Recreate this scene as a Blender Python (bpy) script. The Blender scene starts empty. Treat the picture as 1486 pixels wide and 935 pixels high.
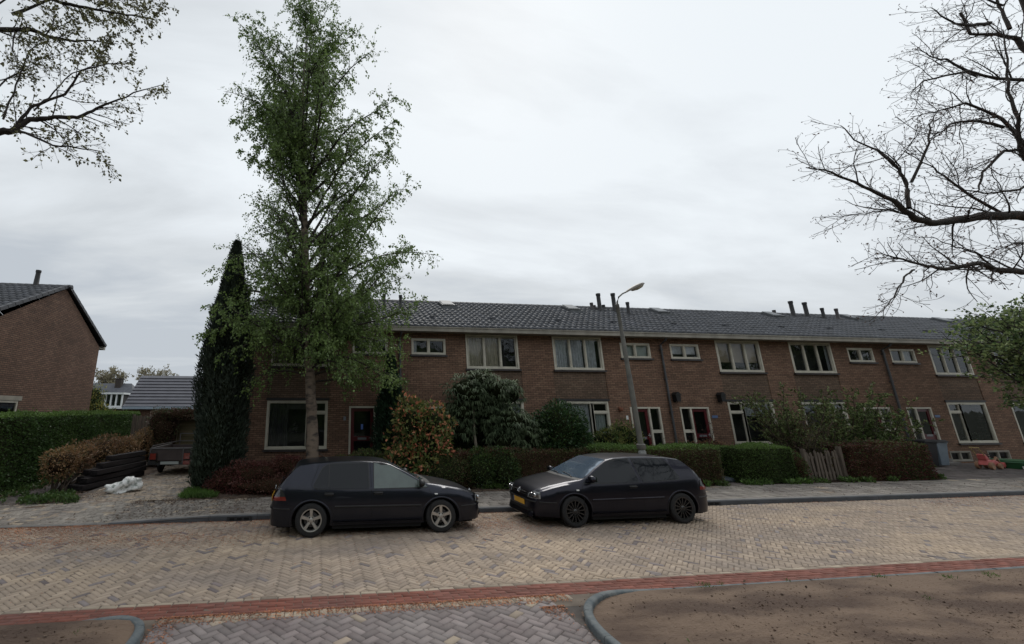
import bpy, math, random
import numpy as np
from mathutils import Vector, Matrix
R = math.radians
rng = np.random.default_rng(7)
random.seed(7)
S = bpy.context.scene

# ------------------------------------------------------------------ camera
cam_d = bpy.data.cameras.new('camera'); cam = bpy.data.objects.new('camera', cam_d)
S.collection.objects.link(cam); S.camera = cam
cam_d.sensor_width = 36.0
cam_d.lens = 620 / 1486 * 36
cam_d.shift_x = (743 - 550) / 1486
cam_d.shift_y = -(467.5 - 433) / 1486
cam_d.clip_start = 0.1; cam_d.clip_end = 3000
cam.location = (0, 0, 2.3)
cam.rotation_euler = (R(90) + math.atan(162 / 620), 0, R(-7.7))

# ------------------------------------------------------------------ world and sun (overcast)
W = bpy.data.worlds.new('World'); S.world = W; W.use_nodes = True
SUN_EL, SUN_AZ = 48.0, 25.0          # the sun stands behind the terrace, to the right, veiled
def build_world():
    nt = W.node_tree; nt.nodes.clear(); N = nt.nodes.new; K = nt.links.new
    out = N('ShaderNodeOutputWorld'); bg = N('ShaderNodeBackground'); bg.inputs[1].default_value = 0.1
    K(bg.outputs[0], out.inputs[0])
    sky = N('ShaderNodeTexSky'); sky.sky_type = 'NISHITA'; sky.sun_disc = False
    sky.sun_elevation = R(SUN_EL); sky.sun_rotation = R(SUN_AZ); sky.dust_density = 3.0
    tc = N('ShaderNodeTexCoord'); sep = N('ShaderNodeSeparateXYZ'); K(tc.outputs['Generated'], sep.inputs[0])
    # project the view direction on a flat cloud layer
    mz = N('ShaderNodeMath'); mz.operation = 'MAXIMUM'; K(sep.outputs[2], mz.inputs[0]); mz.inputs[1].default_value = 0.0
    az = N('ShaderNodeMath'); az.operation = 'ADD'; K(mz.outputs[0], az.inputs[0]); az.inputs[1].default_value = 0.22
    dx = N('ShaderNodeMath'); dx.operation = 'DIVIDE'; K(sep.outputs[0], dx.inputs[0]); K(az.outputs[0], dx.inputs[1])
    dy = N('ShaderNodeMath'); dy.operation = 'DIVIDE'; K(sep.outputs[1], dy.inputs[0]); K(az.outputs[0], dy.inputs[1])
    cb = N('ShaderNodeCombineXYZ'); K(dx.outputs[0], cb.inputs[0]); K(dy.outputs[0], cb.inputs[1])
    mp = N('ShaderNodeMapping'); mp.inputs['Rotation'].default_value = (0, 0, R(-52)); mp.inputs['Scale'].default_value = (0.6, 1.7, 1)
    K(cb.outputs[0], mp.inputs[0])
    n1 = N('ShaderNodeTexNoise'); n1.inputs['Scale'].default_value = 1.5; n1.inputs['Detail'].default_value = 8; n1.inputs['Roughness'].default_value = 0.55; n1.inputs['Distortion'].default_value = 0.35
    K(mp.outputs[0], n1.inputs[0])
    # brightness by height and by side (thin cloud over the terrace to the right, thicker low and to the left)
    h = N('ShaderNodeMapRange'); h.interpolation_type = 'SMOOTHSTEP'
    h.inputs[1].default_value = 0.0; h.inputs[2].default_value = 0.50; h.inputs[3].default_value = 0.0; h.inputs[4].default_value = 1.0
    K(sep.outputs[2], h.inputs[0])
    sx = N('ShaderNodeMath'); sx.operation = 'MULTIPLY'; K(sep.outputs[0], sx.inputs[0]); sx.inputs[1].default_value = 0.34
    a1 = N('ShaderNodeMath'); a1.operation = 'ADD'; K(h.outputs[0], a1.inputs[0]); K(sx.outputs[0], a1.inputs[1])
    nn = N('ShaderNodeMath'); nn.operation = 'SUBTRACT'; K(n1.outputs[0], nn.inputs[0]); nn.inputs[1].default_value = 0.56
    nm = N('ShaderNodeMath'); nm.operation = 'MULTIPLY_ADD'; K(nn.outputs[0], nm.inputs[0]); nm.inputs[1].default_value = 2.1; K(a1.outputs[0], nm.inputs[2])
    cr = N('ShaderNodeValToRGB'); e = cr.color_ramp
    e.elements[0].position = -0.0; e.elements[0].color = (0.46, 0.50, 0.545, 1)
    e.elements[1].position = 1.0; e.elements[1].color = (0.745, 0.79, 0.825, 1)
    m = e.elements.new(0.38); m.color = (0.575, 0.61, 0.64, 1)
    m = e.elements.new(0.7); m.color = (0.665, 0.705, 0.74, 1)
    K(nm.outputs[0], cr.inputs[0])
    sc = N('ShaderNodeVectorMath'); sc.operation = 'SCALE'; K(cr.outputs[0], sc.inputs[0]); sc.inputs['Scale'].default_value = 10.6
    mx = N('ShaderNodeMix'); mx.data_type = 'RGBA'; mx.inputs[0].default_value = 0.975
    K(sky.outputs[0], mx.inputs[6]); K(sc.outputs[0], mx.inputs[7])
    K(mx.outputs[2], bg.inputs[0])
build_world()
sun_d = bpy.data.lights.new('sun', 'SUN'); sun_d.energy = 1.1; sun_d.angle = R(25); sun_d.color = (1.0, 0.96, 0.9)
sun = bpy.data.objects.new('sun', sun_d); S.collection.objects.link(sun)
_d = Vector((math.cos(R(SUN_EL)) * math.sin(R(SUN_AZ)), math.cos(R(SUN_EL)) * math.cos(R(SUN_AZ)), math.sin(R(SUN_EL))))
sun.rotation_euler = _d.to_track_quat('Z', 'Y').to_euler()
S.view_settings.view_transform = 'Standard'; S.view_settings.look = 'None'
S.view_settings.exposure = 0.13; S.view_settings.gamma = 1.0
S.render.engine = 'CYCLES'
S.cycles.max_bounces = 6; S.cycles.transparent_max_bounces = 12

# ------------------------------------------------------------------ helpers
def tag(o, label=None, cat=None, group=None, kind=None):
    if label: o['label'] = label
    if cat: o['category'] = cat
    if group: o['group'] = group
    if kind: o['kind'] = kind
    return o
def empty(name, loc=(0, 0, 0), rz=0.0, parent=None):
    o = bpy.data.objects.new(name, None); S.collection.objects.link(o)
    o.location = loc; o.rotation_euler = (0, 0, rz); o.empty_display_size = 0.2
    if parent: o.parent = parent
    return o
def np_mesh(name, V, F, mats, parent=None, tint=None, midx=None, smooth=False):
    """V (n,3); F list of int arrays (m,k) - one object"""
    V = np.asarray(V, dtype=np.float32).reshape(-1, 3)
    if isinstance(F, np.ndarray): F = [F]
    F = [np.asarray(f, dtype=np.int32) for f in F if len(f)]
    me = bpy.data.meshes.new(name)
    me.vertices.add(len(V)); me.vertices.foreach_set('co', V.ravel())
    li = np.concatenate([f.ravel() for f in F]); nf = sum(len(f) for f in F)
    tot = np.concatenate([np.full(len(f), f.shape[1], np.int32) for f in F])
    st = np.concatenate([[0], np.cumsum(tot)[:-1]]).astype(np.int32)
    me.loops.add(len(li)); me.loops.foreach_set('vertex_index', li)
    me.polygons.add(nf); me.polygons.foreach_set('loop_start', st)
    if midx is not None: me.polygons.foreach_set('material_index', np.asarray(midx, np.int32))
    if smooth: me.polygons.foreach_set('use_smooth', np.ones(nf, bool))
    me.update(calc_edges=True)
    if tint is not None:
        a = me.attributes.new('tint', 'FLOAT', 'FACE'); a.data.foreach_set('value', np.asarray(tint, np.float32))
    for m in (mats if isinstance(mats, (list, tuple)) else [mats]): me.materials.append(m)
    o = bpy.data.objects.new(name, me); S.collection.objects.link(o)
    if parent: o.parent = parent
    return o

class MB:
    """collects shapes into one mesh"""
    def __init__(s): s.v = []; s.f = []; s.m = []
    def add(s, vs, fs, mi=0):
        b = len(s.v); s.v += [tuple(map(float, v)) for v in vs]
        s.f += [tuple(b + i for i in f) for f in fs]; s.m += [mi] * len(fs); return s
    def box(s, x0, x1, y0, y1, z0, z1, mi=0):
        v = [(x0, y0, z0), (x1, y0, z0), (x1, y1, z0), (x0, y1, z0), (x0, y0, z1), (x1, y0, z1), (x1, y1, z1), (x0, y1, z1)]
        return s.add(v, [(0, 3, 2, 1), (4, 5, 6, 7), (0, 1, 5, 4), (1, 2, 6, 5), (2, 3, 7, 6), (3, 0, 4, 7)], mi)
    def bar(s, a, b, w, h, mi=0, up=(0, 0, 1)):
        a = Vector(a); b = Vector(b); t = (b - a).normalized(); u = Vector(up)
        if abs(t.dot(u)) > .98: u = Vector((1, 0, 0))
        r = t.cross(u).normalized(); u = r.cross(t).normalized()
        v = []
        for p in (a, b):
            for i, j in ((-1, -1), (1, -1), (1, 1), (-1, 1)): v.append(p + r * i * w / 2 + u * j * h / 2)
        return s.add(v, [(0, 1, 2, 3), (7, 6, 5, 4), (0, 4, 5, 1), (1, 5, 6, 2), (2, 6, 7, 3), (3, 7, 4, 0)], mi)
    def tube(s, pts, rad, n=8, mi=0, cap=True):
        pts = [Vector(p) for p in pts]; rad = rad if hasattr(rad, '__len__') else [rad] * len(pts)
        base = len(s.v); ref = Vector((0, 0, 1)); vs = []
        for i, p in enumerate(pts):
            t = (pts[min(i + 1, len(pts) - 1)] - pts[max(i - 1, 0)]).normalized()
            a = t.cross(ref if abs(t.dot(ref)) < .95 else Vector((1, 0, 0))).normalized(); b = t.cross(a)
            for k in range(n):
                an = 2 * math.pi * k / n; vs.append(p + (a * math.cos(an) + b * math.sin(an)) * rad[i])
        fs = []
        for i in range(len(pts) - 1):
            for k in range(n):
                fs.append((i * n + k, i * n + (k + 1) % n, (i + 1) * n + (k + 1) % n, (i + 1) * n + k))
        if cap: fs += [tuple(range(n - 1, -1, -1)), tuple((len(pts) - 1) * n + k for k in range(n))]
        return s.add(vs, fs, mi)
    def lathe(s, prof, c=(0, 0, 0), axis='z', n=24, mi=0):
        vs = []; fs = []
        for r, h in prof:
            for k in range(n):
                a = 2 * math.pi * k / n; x, y = r * math.cos(a), r * math.sin(a)
                p = {'z': (x, y, h), 'y': (x, h, y), 'x': (h, x, y)}[axis]
                vs.append((p[0] + c[0], p[1] + c[1], p[2] + c[2]))
        for i in range(len(prof) - 1):
            for k in range(n): fs.append((i * n + k, i * n + (k + 1) % n, (i + 1) * n + (k + 1) % n, (i + 1) * n + k))
        return s.add(vs, fs, mi)
    def prism(s, outline, y0, y1, mi=0):
        """outline in (x,z) extruded along y"""
        n = len(outline)
        v = [(x, y0, z) for x, z in outline] + [(x, y1, z) for x, z in outline]
        return s.add(v, [tuple(range(n)), tuple(range(2 * n - 1, n - 1, -1))] + [(i, i + n, (i + 1) % n + n, (i + 1) % n) for i in range(n)], mi)
    def build(s, name, mats, parent=None, smooth=False, bevel=0):
        me = bpy.data.meshes.new(name); me.from_pydata(s.v, [], s.f)
        for m in (mats if isinstance(mats, (list, tuple)) else [mats]): me.materials.append(m)
        me.polygons.foreach_set('material_index', s.m)
        if smooth: me.polygons.foreach_set('use_smooth', [True] * len(s.f))
        me.validate(); me.update()
        o = bpy.data.objects.new(name, me); S.collection.objects.link(o)
        if parent: o.parent = parent
        if bevel:
            b = o.modifiers.new('b', 'BEVEL'); b.width = bevel; b.segments = 2; b.limit_method = 'ANGLE'; b.angle_limit = R(35)
        if smooth:
            try:
                me.set_sharp_from_angle(angle=R(40))
            except Exception: pass
        return o
def copy_tree(o, parent=None):
    c = o.copy(); S.collection.objects.link(c); c.parent = parent
    for ch in list(o.children): copy_tree(ch, c)
    return c

# ------------------------------------------------------------------ materials
MAT = {}
def M(name, base, rough=0.8, var=0.0, scale=4.0, col2=None, bump=0.0, bscale=30.0, metal=0.0, spec=0.5, coat=0.0, tint=0.0, transl=0.0, stretch=(1, 1, 1), detail=5.0, ramp=(0.35, 0.68)):
    """procedural principled: base mixed to col2 by noise in object space; tint = spread of the per-face 'tint' value"""
    m = bpy.data.materials.new(name); m.use_nodes = True; nt = m.node_tree; N = nt.nodes.new; K = nt.links.new
    b = nt.nodes['Principled BSDF']; b.inputs['Roughness'].default_value = rough; b.inputs['Metallic'].default_value = metal
    b.inputs['Specular IOR Level'].default_value = spec; b.inputs['Coat Weight'].default_value = coat; b.inputs['Coat Roughness'].default_value = 0.03
    base = tuple(base) + (1,)
    if col2 is None: col2 = tuple(c * (1 - var) for c in base[:3])
    col2 = tuple(col2) + (1,)
    tc = N('ShaderNodeTexCoord'); mp = N('ShaderNodeMapping'); mp.inputs['Scale'].default_value = stretch
    K(tc.outputs['Object'], mp.inputs[0])
    n = N('ShaderNodeTexNoise'); n.inputs['Scale'].default_value = scale; n.inputs['Detail'].default_value = detail; K(mp.outputs[0], n.inputs[0])
    mr = N('ShaderNodeMapRange'); mr.inputs[1].default_value = ramp[0]; mr.inputs[2].default_value = ramp[1]; K(n.outputs[0], mr.inputs[0])
    mx = N('ShaderNodeMix'); mx.data_type = 'RGBA'; mx.inputs[6].default_value = base; mx.inputs[7].default_value = col2; K(mr.outputs[0], mx.inputs[0])
    last = mx.outputs[2]
    if tint:
        at = N('ShaderNodeAttribute'); at.attribute_name = 'tint'; at.attribute_type = 'GEOMETRY'
        t = N('ShaderNodeMapRange'); t.inputs[3].default_value = 1 - tint; t.inputs[4].default_value = 1 + tint; K(at.outputs['Fac'], t.inputs[0])
        hs = N('ShaderNodeHueSaturation'); K(last, hs.inputs['Color']); K(t.outputs[0], hs.inputs['Value']); last = hs.outputs[0]
    K(last, b.inputs['Base Color'])
    if bump:
        nb = N('ShaderNodeTexNoise'); nb.inputs['Scale'].default_value = bscale; nb.inputs['Detail'].default_value = 4; K(mp.outputs[0], nb.inputs[0])
        bp = N('ShaderNodeBump'); bp.inputs['Strength'].default_value = bump; bp.inputs['Distance'].default_value = 0.02; K(nb.outputs[0], bp.inputs['Height']); K(bp.outputs[0], b.inputs['Normal'])
    if transl:
        o = nt.nodes['Material Output']; tr = N('ShaderNodeBsdfTranslucent'); K(last, tr.inputs[0])
        ms = N('ShaderNodeMixShader'); ms.inputs[0].default_value = transl; K(b.outputs[0], ms.inputs[1]); K(tr.outputs[0], ms.inputs[2]); K(ms.outputs[0], o.inputs[0])
    MAT[name] = m; return m
def brick_mat(name, c1, c2, mortar, bw=0.22, bh=0.065, joint=0.010, axis='x', soft=0.5, big=0.25):
    m = bpy.data.materials.new(name); m.use_nodes = True; nt = m.node_tree; N = nt.nodes.new; K = nt.links.new
    b = nt.nodes['Principled BSDF']; b.inputs['Roughness'].default_value = 0.9; b.inputs['Specular IOR Level'].default_value = 0.25
    g = N('ShaderNodeNewGeometry'); sp = N('ShaderNodeSeparateXYZ'); K(g.outputs['Position'], sp.inputs[0])
    ad = N('ShaderNodeMath'); ad.operation = 'ADD'; K(sp.outputs[0], ad.inputs[0]); K(sp.outputs[1], ad.inputs[1])
    cb = N('ShaderNodeCombineXYZ'); K(ad.outputs[0], cb.inputs[0]); K(sp.outputs[2], cb.inputs[1])
    br = N('ShaderNodeTexBrick'); K(cb.outputs[0], br.inputs[0])
    br.inputs['Color1'].default_value = (0, 0, 0, 1); br.inputs['Color2'].default_value = (1, 1, 1, 1); br.inputs['Mortar'].default_value = (0.5, 0.5, 0.5, 1)
    br.inputs['Scale'].default_value = 1.0; br.inputs['Brick Width'].default_value = bw; br.inputs['Row Height'].default_value = bh
    br.inputs['Mortar Size'].default_value = joint / 2; br.inputs['Mortar Smooth'].default_value = 0.3; br.inputs['Bias'].default_value = 0.0
    cr = N('ShaderNodeValToRGB'); e = cr.color_ramp; e.elements[0].color = tuple(c1) + (1,); e.elements[1].color = tuple(c2) + (1,)
    k = e.elements.new(0.55); k.color = tuple((a + d) / 2 * (1.04, 0.98, 0.98)[i] for i, (a, d) in enumerate(zip(c1, c2))) + (1,)
    K(br.outputs['Color'], cr.inputs[0])
    # patches of weathering a few metres wide and streaky dirt
    n = N('ShaderNodeTexNoise'); n.inputs['Scale'].default_value = 0.7; n.inputs['Detail'].default_value = 6; n.inputs['Roughness'].default_value = 0.65; K(g.outputs['Position'], n.inputs[0])
    mr = N('ShaderNodeMapRange'); mr.inputs[1].default_value = 0.3; mr.inputs[2].default_value = 0.7; mr.inputs[3].default_value = 1 - big; mr.inputs[4].default_value = 1 + big * .6; K(n.outputs[0], mr.inputs[0])
    n2 = N('ShaderNodeTexNoise'); n2.inputs['Scale'].default_value = 14; n2.inputs['Detail'].default_value = 4; K(g.outputs['Position'], n2.inputs[0])
    mr2 = N('ShaderNodeMapRange'); mr2.inputs[1].default_value = 0.3; mr2.inputs[2].default_value = 0.7; mr2.inputs[3].default_value = 0.85; mr2.inputs[4].default_value = 1.12; K(n2.outputs[0], mr2.inputs[0])
    ml = N('ShaderNodeMath'); ml.operation = 'MULTIPLY'; K(mr.outputs[0], ml.inputs[0]); K(mr2.outputs[0], ml.inputs[1])
    mo = N('ShaderNodeMix'); mo.data_type = 'RGBA'; K(br.outputs['Fac'], mo.inputs[0]); K(cr.outputs[0], mo.inputs[6]); mo.inputs[7].default_value = tuple(mortar) + (1,)
    hs = N('ShaderNodeHueSaturation'); K(mo.outputs[2], hs.inputs['Color']); K(ml.outputs[0], hs.inputs['Value'])
    K(hs.outputs[0], b.inputs['Base Color'])
    bp = N('ShaderNodeBump'); bp.invert = True; bp.inputs['Strength'].default_value = soft; bp.inputs['Distance'].default_value = 0.008
    K(br.outputs['Fac'], bp.inputs['Height']); K(bp.outputs[0], b.inputs['Normal'])
    MAT[name] = m; return m
def glass_mat(name, tintc=(0.02, 0.025, 0.03), see=0.5, rough=0.02, ior=1.55):
    """window pane: fresnel reflection over a partly clear pane"""
    m = bpy.data.materials.new(name); m.use_nodes = True; nt = m.node_tree; N = nt.nodes.new; K = nt.links.new
    nt.nodes.remove(nt.nodes['Principled BSDF']); o = nt.nodes['Material Output']
    fr = N('ShaderNodeFresnel'); fr.inputs[0].default_value = ior
    gl = N('ShaderNodeBsdfGlossy'); gl.inputs['Roughness'].default_value = rough; gl.inputs[0].default_value = (0.9, 0.93, 0.95, 1)
    tr = N('ShaderNodeBsdfTransparent'); tr.inputs[0].default_value = (0.95, 0.97, 0.97, 1)
    df = N('ShaderNodeBsdfDiffuse'); df.inputs[0].default_value = tuple(tintc) + (1,)
    m1 = N('ShaderNodeMixShader'); m1.inputs[0].default_value = see; K(df.outputs[0], m1.inputs[1]); K(tr.outputs[0], m1.inputs[2])
    m2 = N('ShaderNodeMixShader'); K(fr.outputs[0], m2.inputs[0]); K(m1.outputs[0], m2.inputs[1]); K(gl.outputs[0], m2.inputs[2])
    # slightly wavy pane
    tc = N('ShaderNodeTexCoord'); nz = N('ShaderNodeTexNoise'); nz.inputs['Scale'].default_value = 1.6; K(tc.outputs['Object'], nz.inputs[0])
    bp = N('ShaderNodeBump'); bp.inputs['Strength'].default_value = 0.12; bp.inputs['Distance'].default_value = 0.03; K(nz.outputs[0], bp.inputs['Height']); K(bp.outputs[0], gl.inputs['Normal'])
    K(m2.outputs[0], o.inputs[0]); MAT[name] = m; return m

brick_mat('brick', (0.168, 0.104, 0.072), (0.270, 0.166, 0.112), (0.075, 0.056, 0.045), bh=0.07, joint=0.018)
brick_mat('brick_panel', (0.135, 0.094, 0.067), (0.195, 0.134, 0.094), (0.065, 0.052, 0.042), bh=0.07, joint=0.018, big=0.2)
brick_mat('brick_gable', (0.130, 0.080, 0.058), (0.195, 0.120, 0.084), (0.055, 0.042, 0.036), bh=0.07, joint=0.018)
M('cream', (0.60, 0.565, 0.47), 0.45, var=0.22, scale=3, bump=0.05)
M('cream_dirty', (0.33, 0.305, 0.255), 0.6, var=0.35, scale=2.5, stretch=(1, 1, 0.3))
M('dark_trim', (0.025, 0.025, 0.028), 0.5, var=0.3)
M('sill_tile', (0.05, 0.04, 0.04), 0.45, var=0.4, scale=9)
M('door_red', (0.105, 0.012, 0.018), 0.3, var=0.2, spec=0.5)
M('curtain_beige', (0.66, 0.60, 0.49), 0.9, var=0.2, scale=6)
M('curtain_net', (0.74, 0.77, 0.80), 0.9, var=0.25, scale=8)
M('blind_white', (0.62, 0.68, 0.66), 0.7, var=0.08)
M('blind_tan', (0.52, 0.43, 0.33), 0.8, var=0.15)
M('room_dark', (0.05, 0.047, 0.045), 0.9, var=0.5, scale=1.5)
M('roof_tile', (0.052, 0.056, 0.068), 0.48, var=0.45, scale=3.2, bump=0.15, bscale=40, tint=0.35, spec=0.6)
M('roof_tile_edge', (0.05, 0.052, 0.06), 0.5, var=0.4)
M('lead', (0.10, 0.105, 0.11), 0.5, var=0.3)
M('pipe_grey', (0.085, 0.085, 0.09), 0.5, var=0.3, scale=6)
M('zinc', (0.22, 0.23, 0.25), 0.4, var=0.3, scale=5, metal=0.3)
M('white_plain', (0.7, 0.72, 0.72), 0.5, var=0.1)
M('steel', (0.45, 0.45, 0.45), 0.35, metal=0.8, var=0.2)
M('paper_white', (0.72, 0.72, 0.7), 0.6, var=0.05)
M('sticker_blue', (0.12, 0.22, 0.65), 0.5)
glass_mat('glass_window', (0.03, 0.035, 0.035), 0.88)
glass_mat('glass_skylight', (0.03, 0.03, 0.03), 0.3, ior=1.9)
M('skylight_pane', (0.16, 0.17, 0.18), 0.55, spec=0.4)
# paving
M('paver_road', (0.405, 0.315, 0.233), 0.85, col2=(0.275, 0.225, 0.188), scale=.8, stretch=(.5, 1.2, 1), tint=0.23, bump=0.25, bscale=90, spec=0.3)
M('paver_grey', (0.235, 0.205, 0.195), 0.85, col2=(0.19, 0.155, 0.150), scale=1.2, tint=0.30, bump=0.25, bscale=90, spec=0.3)
M('paver_red', (0.215, 0.078, 0.055), 0.85, col2=(0.165, 0.075, 0.060), scale=1.3, tint=0.25, bump=0.2, bscale=90, spec=0.3)
M('paver_edge', (0.40, 0.33, 0.25), 0.85, col2=(0.25, 0.20, 0.16), scale=1.5, tint=0.30, bump=0.2, bscale=90, spec=0.3)
M('tile_walk', (0.29, 0.26, 0.225), 0.85, col2=(0.17, 0.15, 0.135), scale=0.9, tint=0.28, bump=0.25, bscale=80, spec=0.3)
M('tile_forecourt', (0.15, 0.125, 0.115), 0.85, col2=(0.10, 0.09, 0.085), scale=0.8, tint=0.25, spec=0.3)
M('joint_sand', (0.17, 0.135, 0.105), 0.95, var=0.4, scale=3)
M('joint_dark', (0.10, 0.085, 0.075), 0.95, var=0.4, scale=3)
M('kerb_dark', (0.060, 0.063, 0.070), 0.7, var=0.35, scale=4, bump=0.2)
M('kerb_top', (0.22, 0.205, 0.19), 0.8, var=0.4, scale=3, bump=0.2)
M('kerb_blue', (0.075, 0.092, 0.100), 0.8, col2=(0.150, 0.160, 0.158), scale=7, bump=0.4)
M('iron', (0.02, 0.02, 0.022), 0.6, var=0.4)
M('soil', (0.078, 0.048, 0.033), 0.95, col2=(0.165, 0.112, 0.077), scale=1.5, stretch=(.55, 1.5, 1), bump=1.0, bscale=30, detail=12, ramp=(.40,.60))
M('soil_dark', (0.055, 0.038, 0.028), 0.95, col2=(0.12, 0.08, 0.055), scale=2.5, bump=0.8, bscale=25, detail=8)
M('ground', (0.07, 0.075, 0.045), 0.95, var=0.5, scale=0.3)
M('litter', (0.38, 0.155, 0.070), 0.9, col2=(0.20, 0.085, 0.05), scale=2, tint=0.5)
M('litter_brown', (0.12, 0.08, 0.054), 0.9, var=0.4, tint=0.5)
# plants
def leaf(name, c, c2=None, t=0.45, rough=0.55, spec=0.35, tr=0.25, scale=1.2, gain=1.45):
    w = (1.08, 1.0, 1.0); c = tuple(v * gain * k for v, k in zip(c, w)); c2 = tuple(v * gain * k for v, k in zip(c2, w)) if c2 else None
    return M(name, c, rough, col2=c2 or tuple(v * 0.65 for v in c), scale=scale, tint=t, transl=tr, spec=spec)
leaf('leaf_birch', (0.112, 0.172, 0.052), (0.075, 0.125, 0.040), t=0.5, tr=.35)
leaf('leaf_birch_fresh', (0.13, 0.21, 0.055), t=0.4, tr=.35)
leaf('leaf_oak', (0.125, 0.130, 0.055), (0.075, 0.08, 0.035))
leaf('bud', (0.075, 0.042, 0.030))
leaf('leaf_privet', (0.040, 0.080, 0.021), (0.026, 0.056, 0.016))
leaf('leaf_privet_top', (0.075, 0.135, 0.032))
leaf('leaf_boxwood', (0.050, 0.090, 0.022), (0.035, 0.06, 0.018))
leaf('leaf_olive', (0.062, 0.066, 0.026), (0.062, 0.042, 0.024))
leaf('leaf_dry', (0.175, 0.115, 0.052), (0.105, 0.060, 0.034))
leaf('leaf_red', (0.075, 0.022, 0.022), (0.05, 0.030, 0.018))
leaf('leaf_redmix', (0.062, 0.034, 0.021), (0.072, 0.024, 0.021))
leaf('leaf_conifer', (0.028, 0.042, 0.028), (0.019, 0.028, 0.020), tr=0.1)
leaf('leaf_conifer_green', (0.020, 0.048, 0.024), (0.014, 0.032, 0.018), tr=0.1)
leaf('leaf_photinia', (0.135, 0.145, 0.045), (0.085, 0.11, 0.035))
leaf('leaf_photinia_red', (0.40, 0.135, 0.085), (0.34, 0.19, 0.095))
leaf('leaf_bamboo', (0.080, 0.112, 0.060), (0.045, 0.070, 0.038), rough=0.6, spec=0.25)
leaf('leaf_laurel', (0.026, 0.060, 0.022), (0.018, 0.042, 0.016), rough=0.35, spec=0.5)
leaf('leaf_laurel_back', (0.022, 0.038, 0.022), (0.016, 0.027, 0.016))
leaf('leaf_maple', (0.15, 0.20, 0.08), (0.11, 0.155, 0.06), tr=.4)
leaf('leaf_maple_dark', (0.055, 0.095, 0.035))
leaf('leaf_yellow', (0.20, 0.19, 0.05), (0.10, 0.12, 0.035))
leaf('leaf_fartree', (0.21, 0.20, 0.13), (0.15, 0.15, 0.10))
leaf('leaf_grass', (0.060, 0.125, 0.022), (0.045, 0.085, 0.02))
leaf('leaf_ivy', (0.075, 0.060, 0.035), (0.06, 0.035, 0.028))
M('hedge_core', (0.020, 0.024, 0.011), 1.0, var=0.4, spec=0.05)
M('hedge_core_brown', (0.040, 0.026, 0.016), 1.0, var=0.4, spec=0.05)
M('bark_dark', (0.050, 0.040, 0.034), 0.95, var=0.5, scale=8, bump=0.6, bscale=18)
M('bark_brown', (0.075, 0.055, 0.04), 0.95, var=0.4, scale=8, bump=0.5)
M('bark_birch', (0.185, 0.140, 0.105), 0.85, col2=(0.045, 0.036, 0.032), scale=4, stretch=(0.9, 0.9, 2.0), bump=0.7, bscale=9, ramp=(0.46, 0.64))
M('bark_pale', (0.30, 0.26, 0.20), 0.9, var=0.5, scale=7)
M('wood_dark', (0.012, 0.011, 0.012), 0.9, col2=(0.030, 0.025, 0.026), scale=2, stretch=(5, 0.6, 5), bump=0.5, spec=.2)
M('wood_grey', (0.145, 0.115, 0.09), 0.9, var=0.5, scale=4, stretch=(5, 5, 0.6), bump=0.3)
M('wood_green', (0.105, 0.090, 0.045), 0.9, var=0.4, scale=2, stretch=(0.6, 5, 5), bump=0.3)
M('wood_redbrown', (0.12, 0.052, 0.038), 0.9, var=0.4, scale=3, stretch=(5, 5, 0.6))
# vehicles
M('paint_blueblack', (0.024, 0.026, 0.036), 0.32, coat=0.35, spec=0.2, metal=0.75, var=0.1)
M('paint_black', (0.019, 0.019, 0.028), 0.32, coat=0.35, spec=0.2, metal=0.75, var=0.1)
M('trim_black', (0.011, 0.011, 0.012), 0.55, var=0.2)
M('rubber', (0.014, 0.014, 0.015), 0.75, var=0.4, scale=20)
M('under_black', (0.004, 0.004, 0.004), 0.95)
M('alloy', (0.52, 0.50, 0.47), 0.35, metal=0.75, var=0.15, scale=9)
M('rim_black', (0.012, 0.012, 0.013), 0.25, spec=0.7)
M('brake_dark', (0.03, 0.03, 0.03), 0.6, metal=0.5)
M('car_glass', (0.008, 0.010, 0.013), 0.04, spec=0.3)
M('car_glass_light', (0.07, 0.098, 0.088), 0.06, spec=0.8, var=0.3, scale=3)  # opaque pale green base stands in for light seen through the window
M('screen_glass', (0.14, 0.19, 0.25), 0.04, spec=1.0, metal=0.45)  # blue base and metal share stand in for sky reflected in the windscreen
M('lamp_clear', (0.22, 0.23, 0.24), 0.08, spec=1.0, metal=0.2)
M('lamp_dark', (0.03, 0.03, 0.033), 0.1, spec=1.0)
M('lamp_red', (0.16, 0.02, 0.015), 0.12, spec=0.8)
M('lamp_orange', (0.5, 0.17, 0.03), 0.2)
M('lamp_white', (0.6, 0.6, 0.58), 0.2)
M('plate_yellow', (0.62, 0.33, 0.03), 0.45, var=0.05)
M('plate_dim', (0.30, 0.33, 0.32), 0.5)
M('chrome', (0.55, 0.56, 0.58), 0.15, metal=1.0)
M('galv', (0.12, 0.115, 0.115), 0.6, metal=0.4, var=0.3)
M('trailer_board', (0.055, 0.040, 0.038), 0.7, var=0.3, scale=3)
M('bag_white', (0.80, 0.80, 0.78), 0.5, col2=(0.26, 0.29, 0.26), scale=9, ramp=(.48,.66), bump=0.6, bscale=8)
M('bin_blue', (0.20, 0.25, 0.30), 0.5, var=0.15)
M('bin_dark', (0.018, 0.020, 0.024), 0.5, var=0.2)
M('toy_pink', (0.60, 0.13, 0.12), 0.45, var=0.15)
M('toy_orange', (0.34, 0.18, 0.10), 0.5, var=0.2)
M('toy_green', (0.035, 0.14, 0.055), 0.45, var=0.15)
M('toy_yellow', (0.50, 0.38, 0.16), 0.5)
M('bag_dark', (0.02, 0.024, 0.03), 0.4, col2=(0.10, 0.12, 0.14), scale=9)
M('lamppost_paint', (0.155, 0.150, 0.128), 0.6, col2=(0.10, 0.095, 0.085), scale=5, bump=0.1)
M('lamppost_base', (0.33, 0.34, 0.33), 0.6, var=0.35, scale=5)
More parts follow.
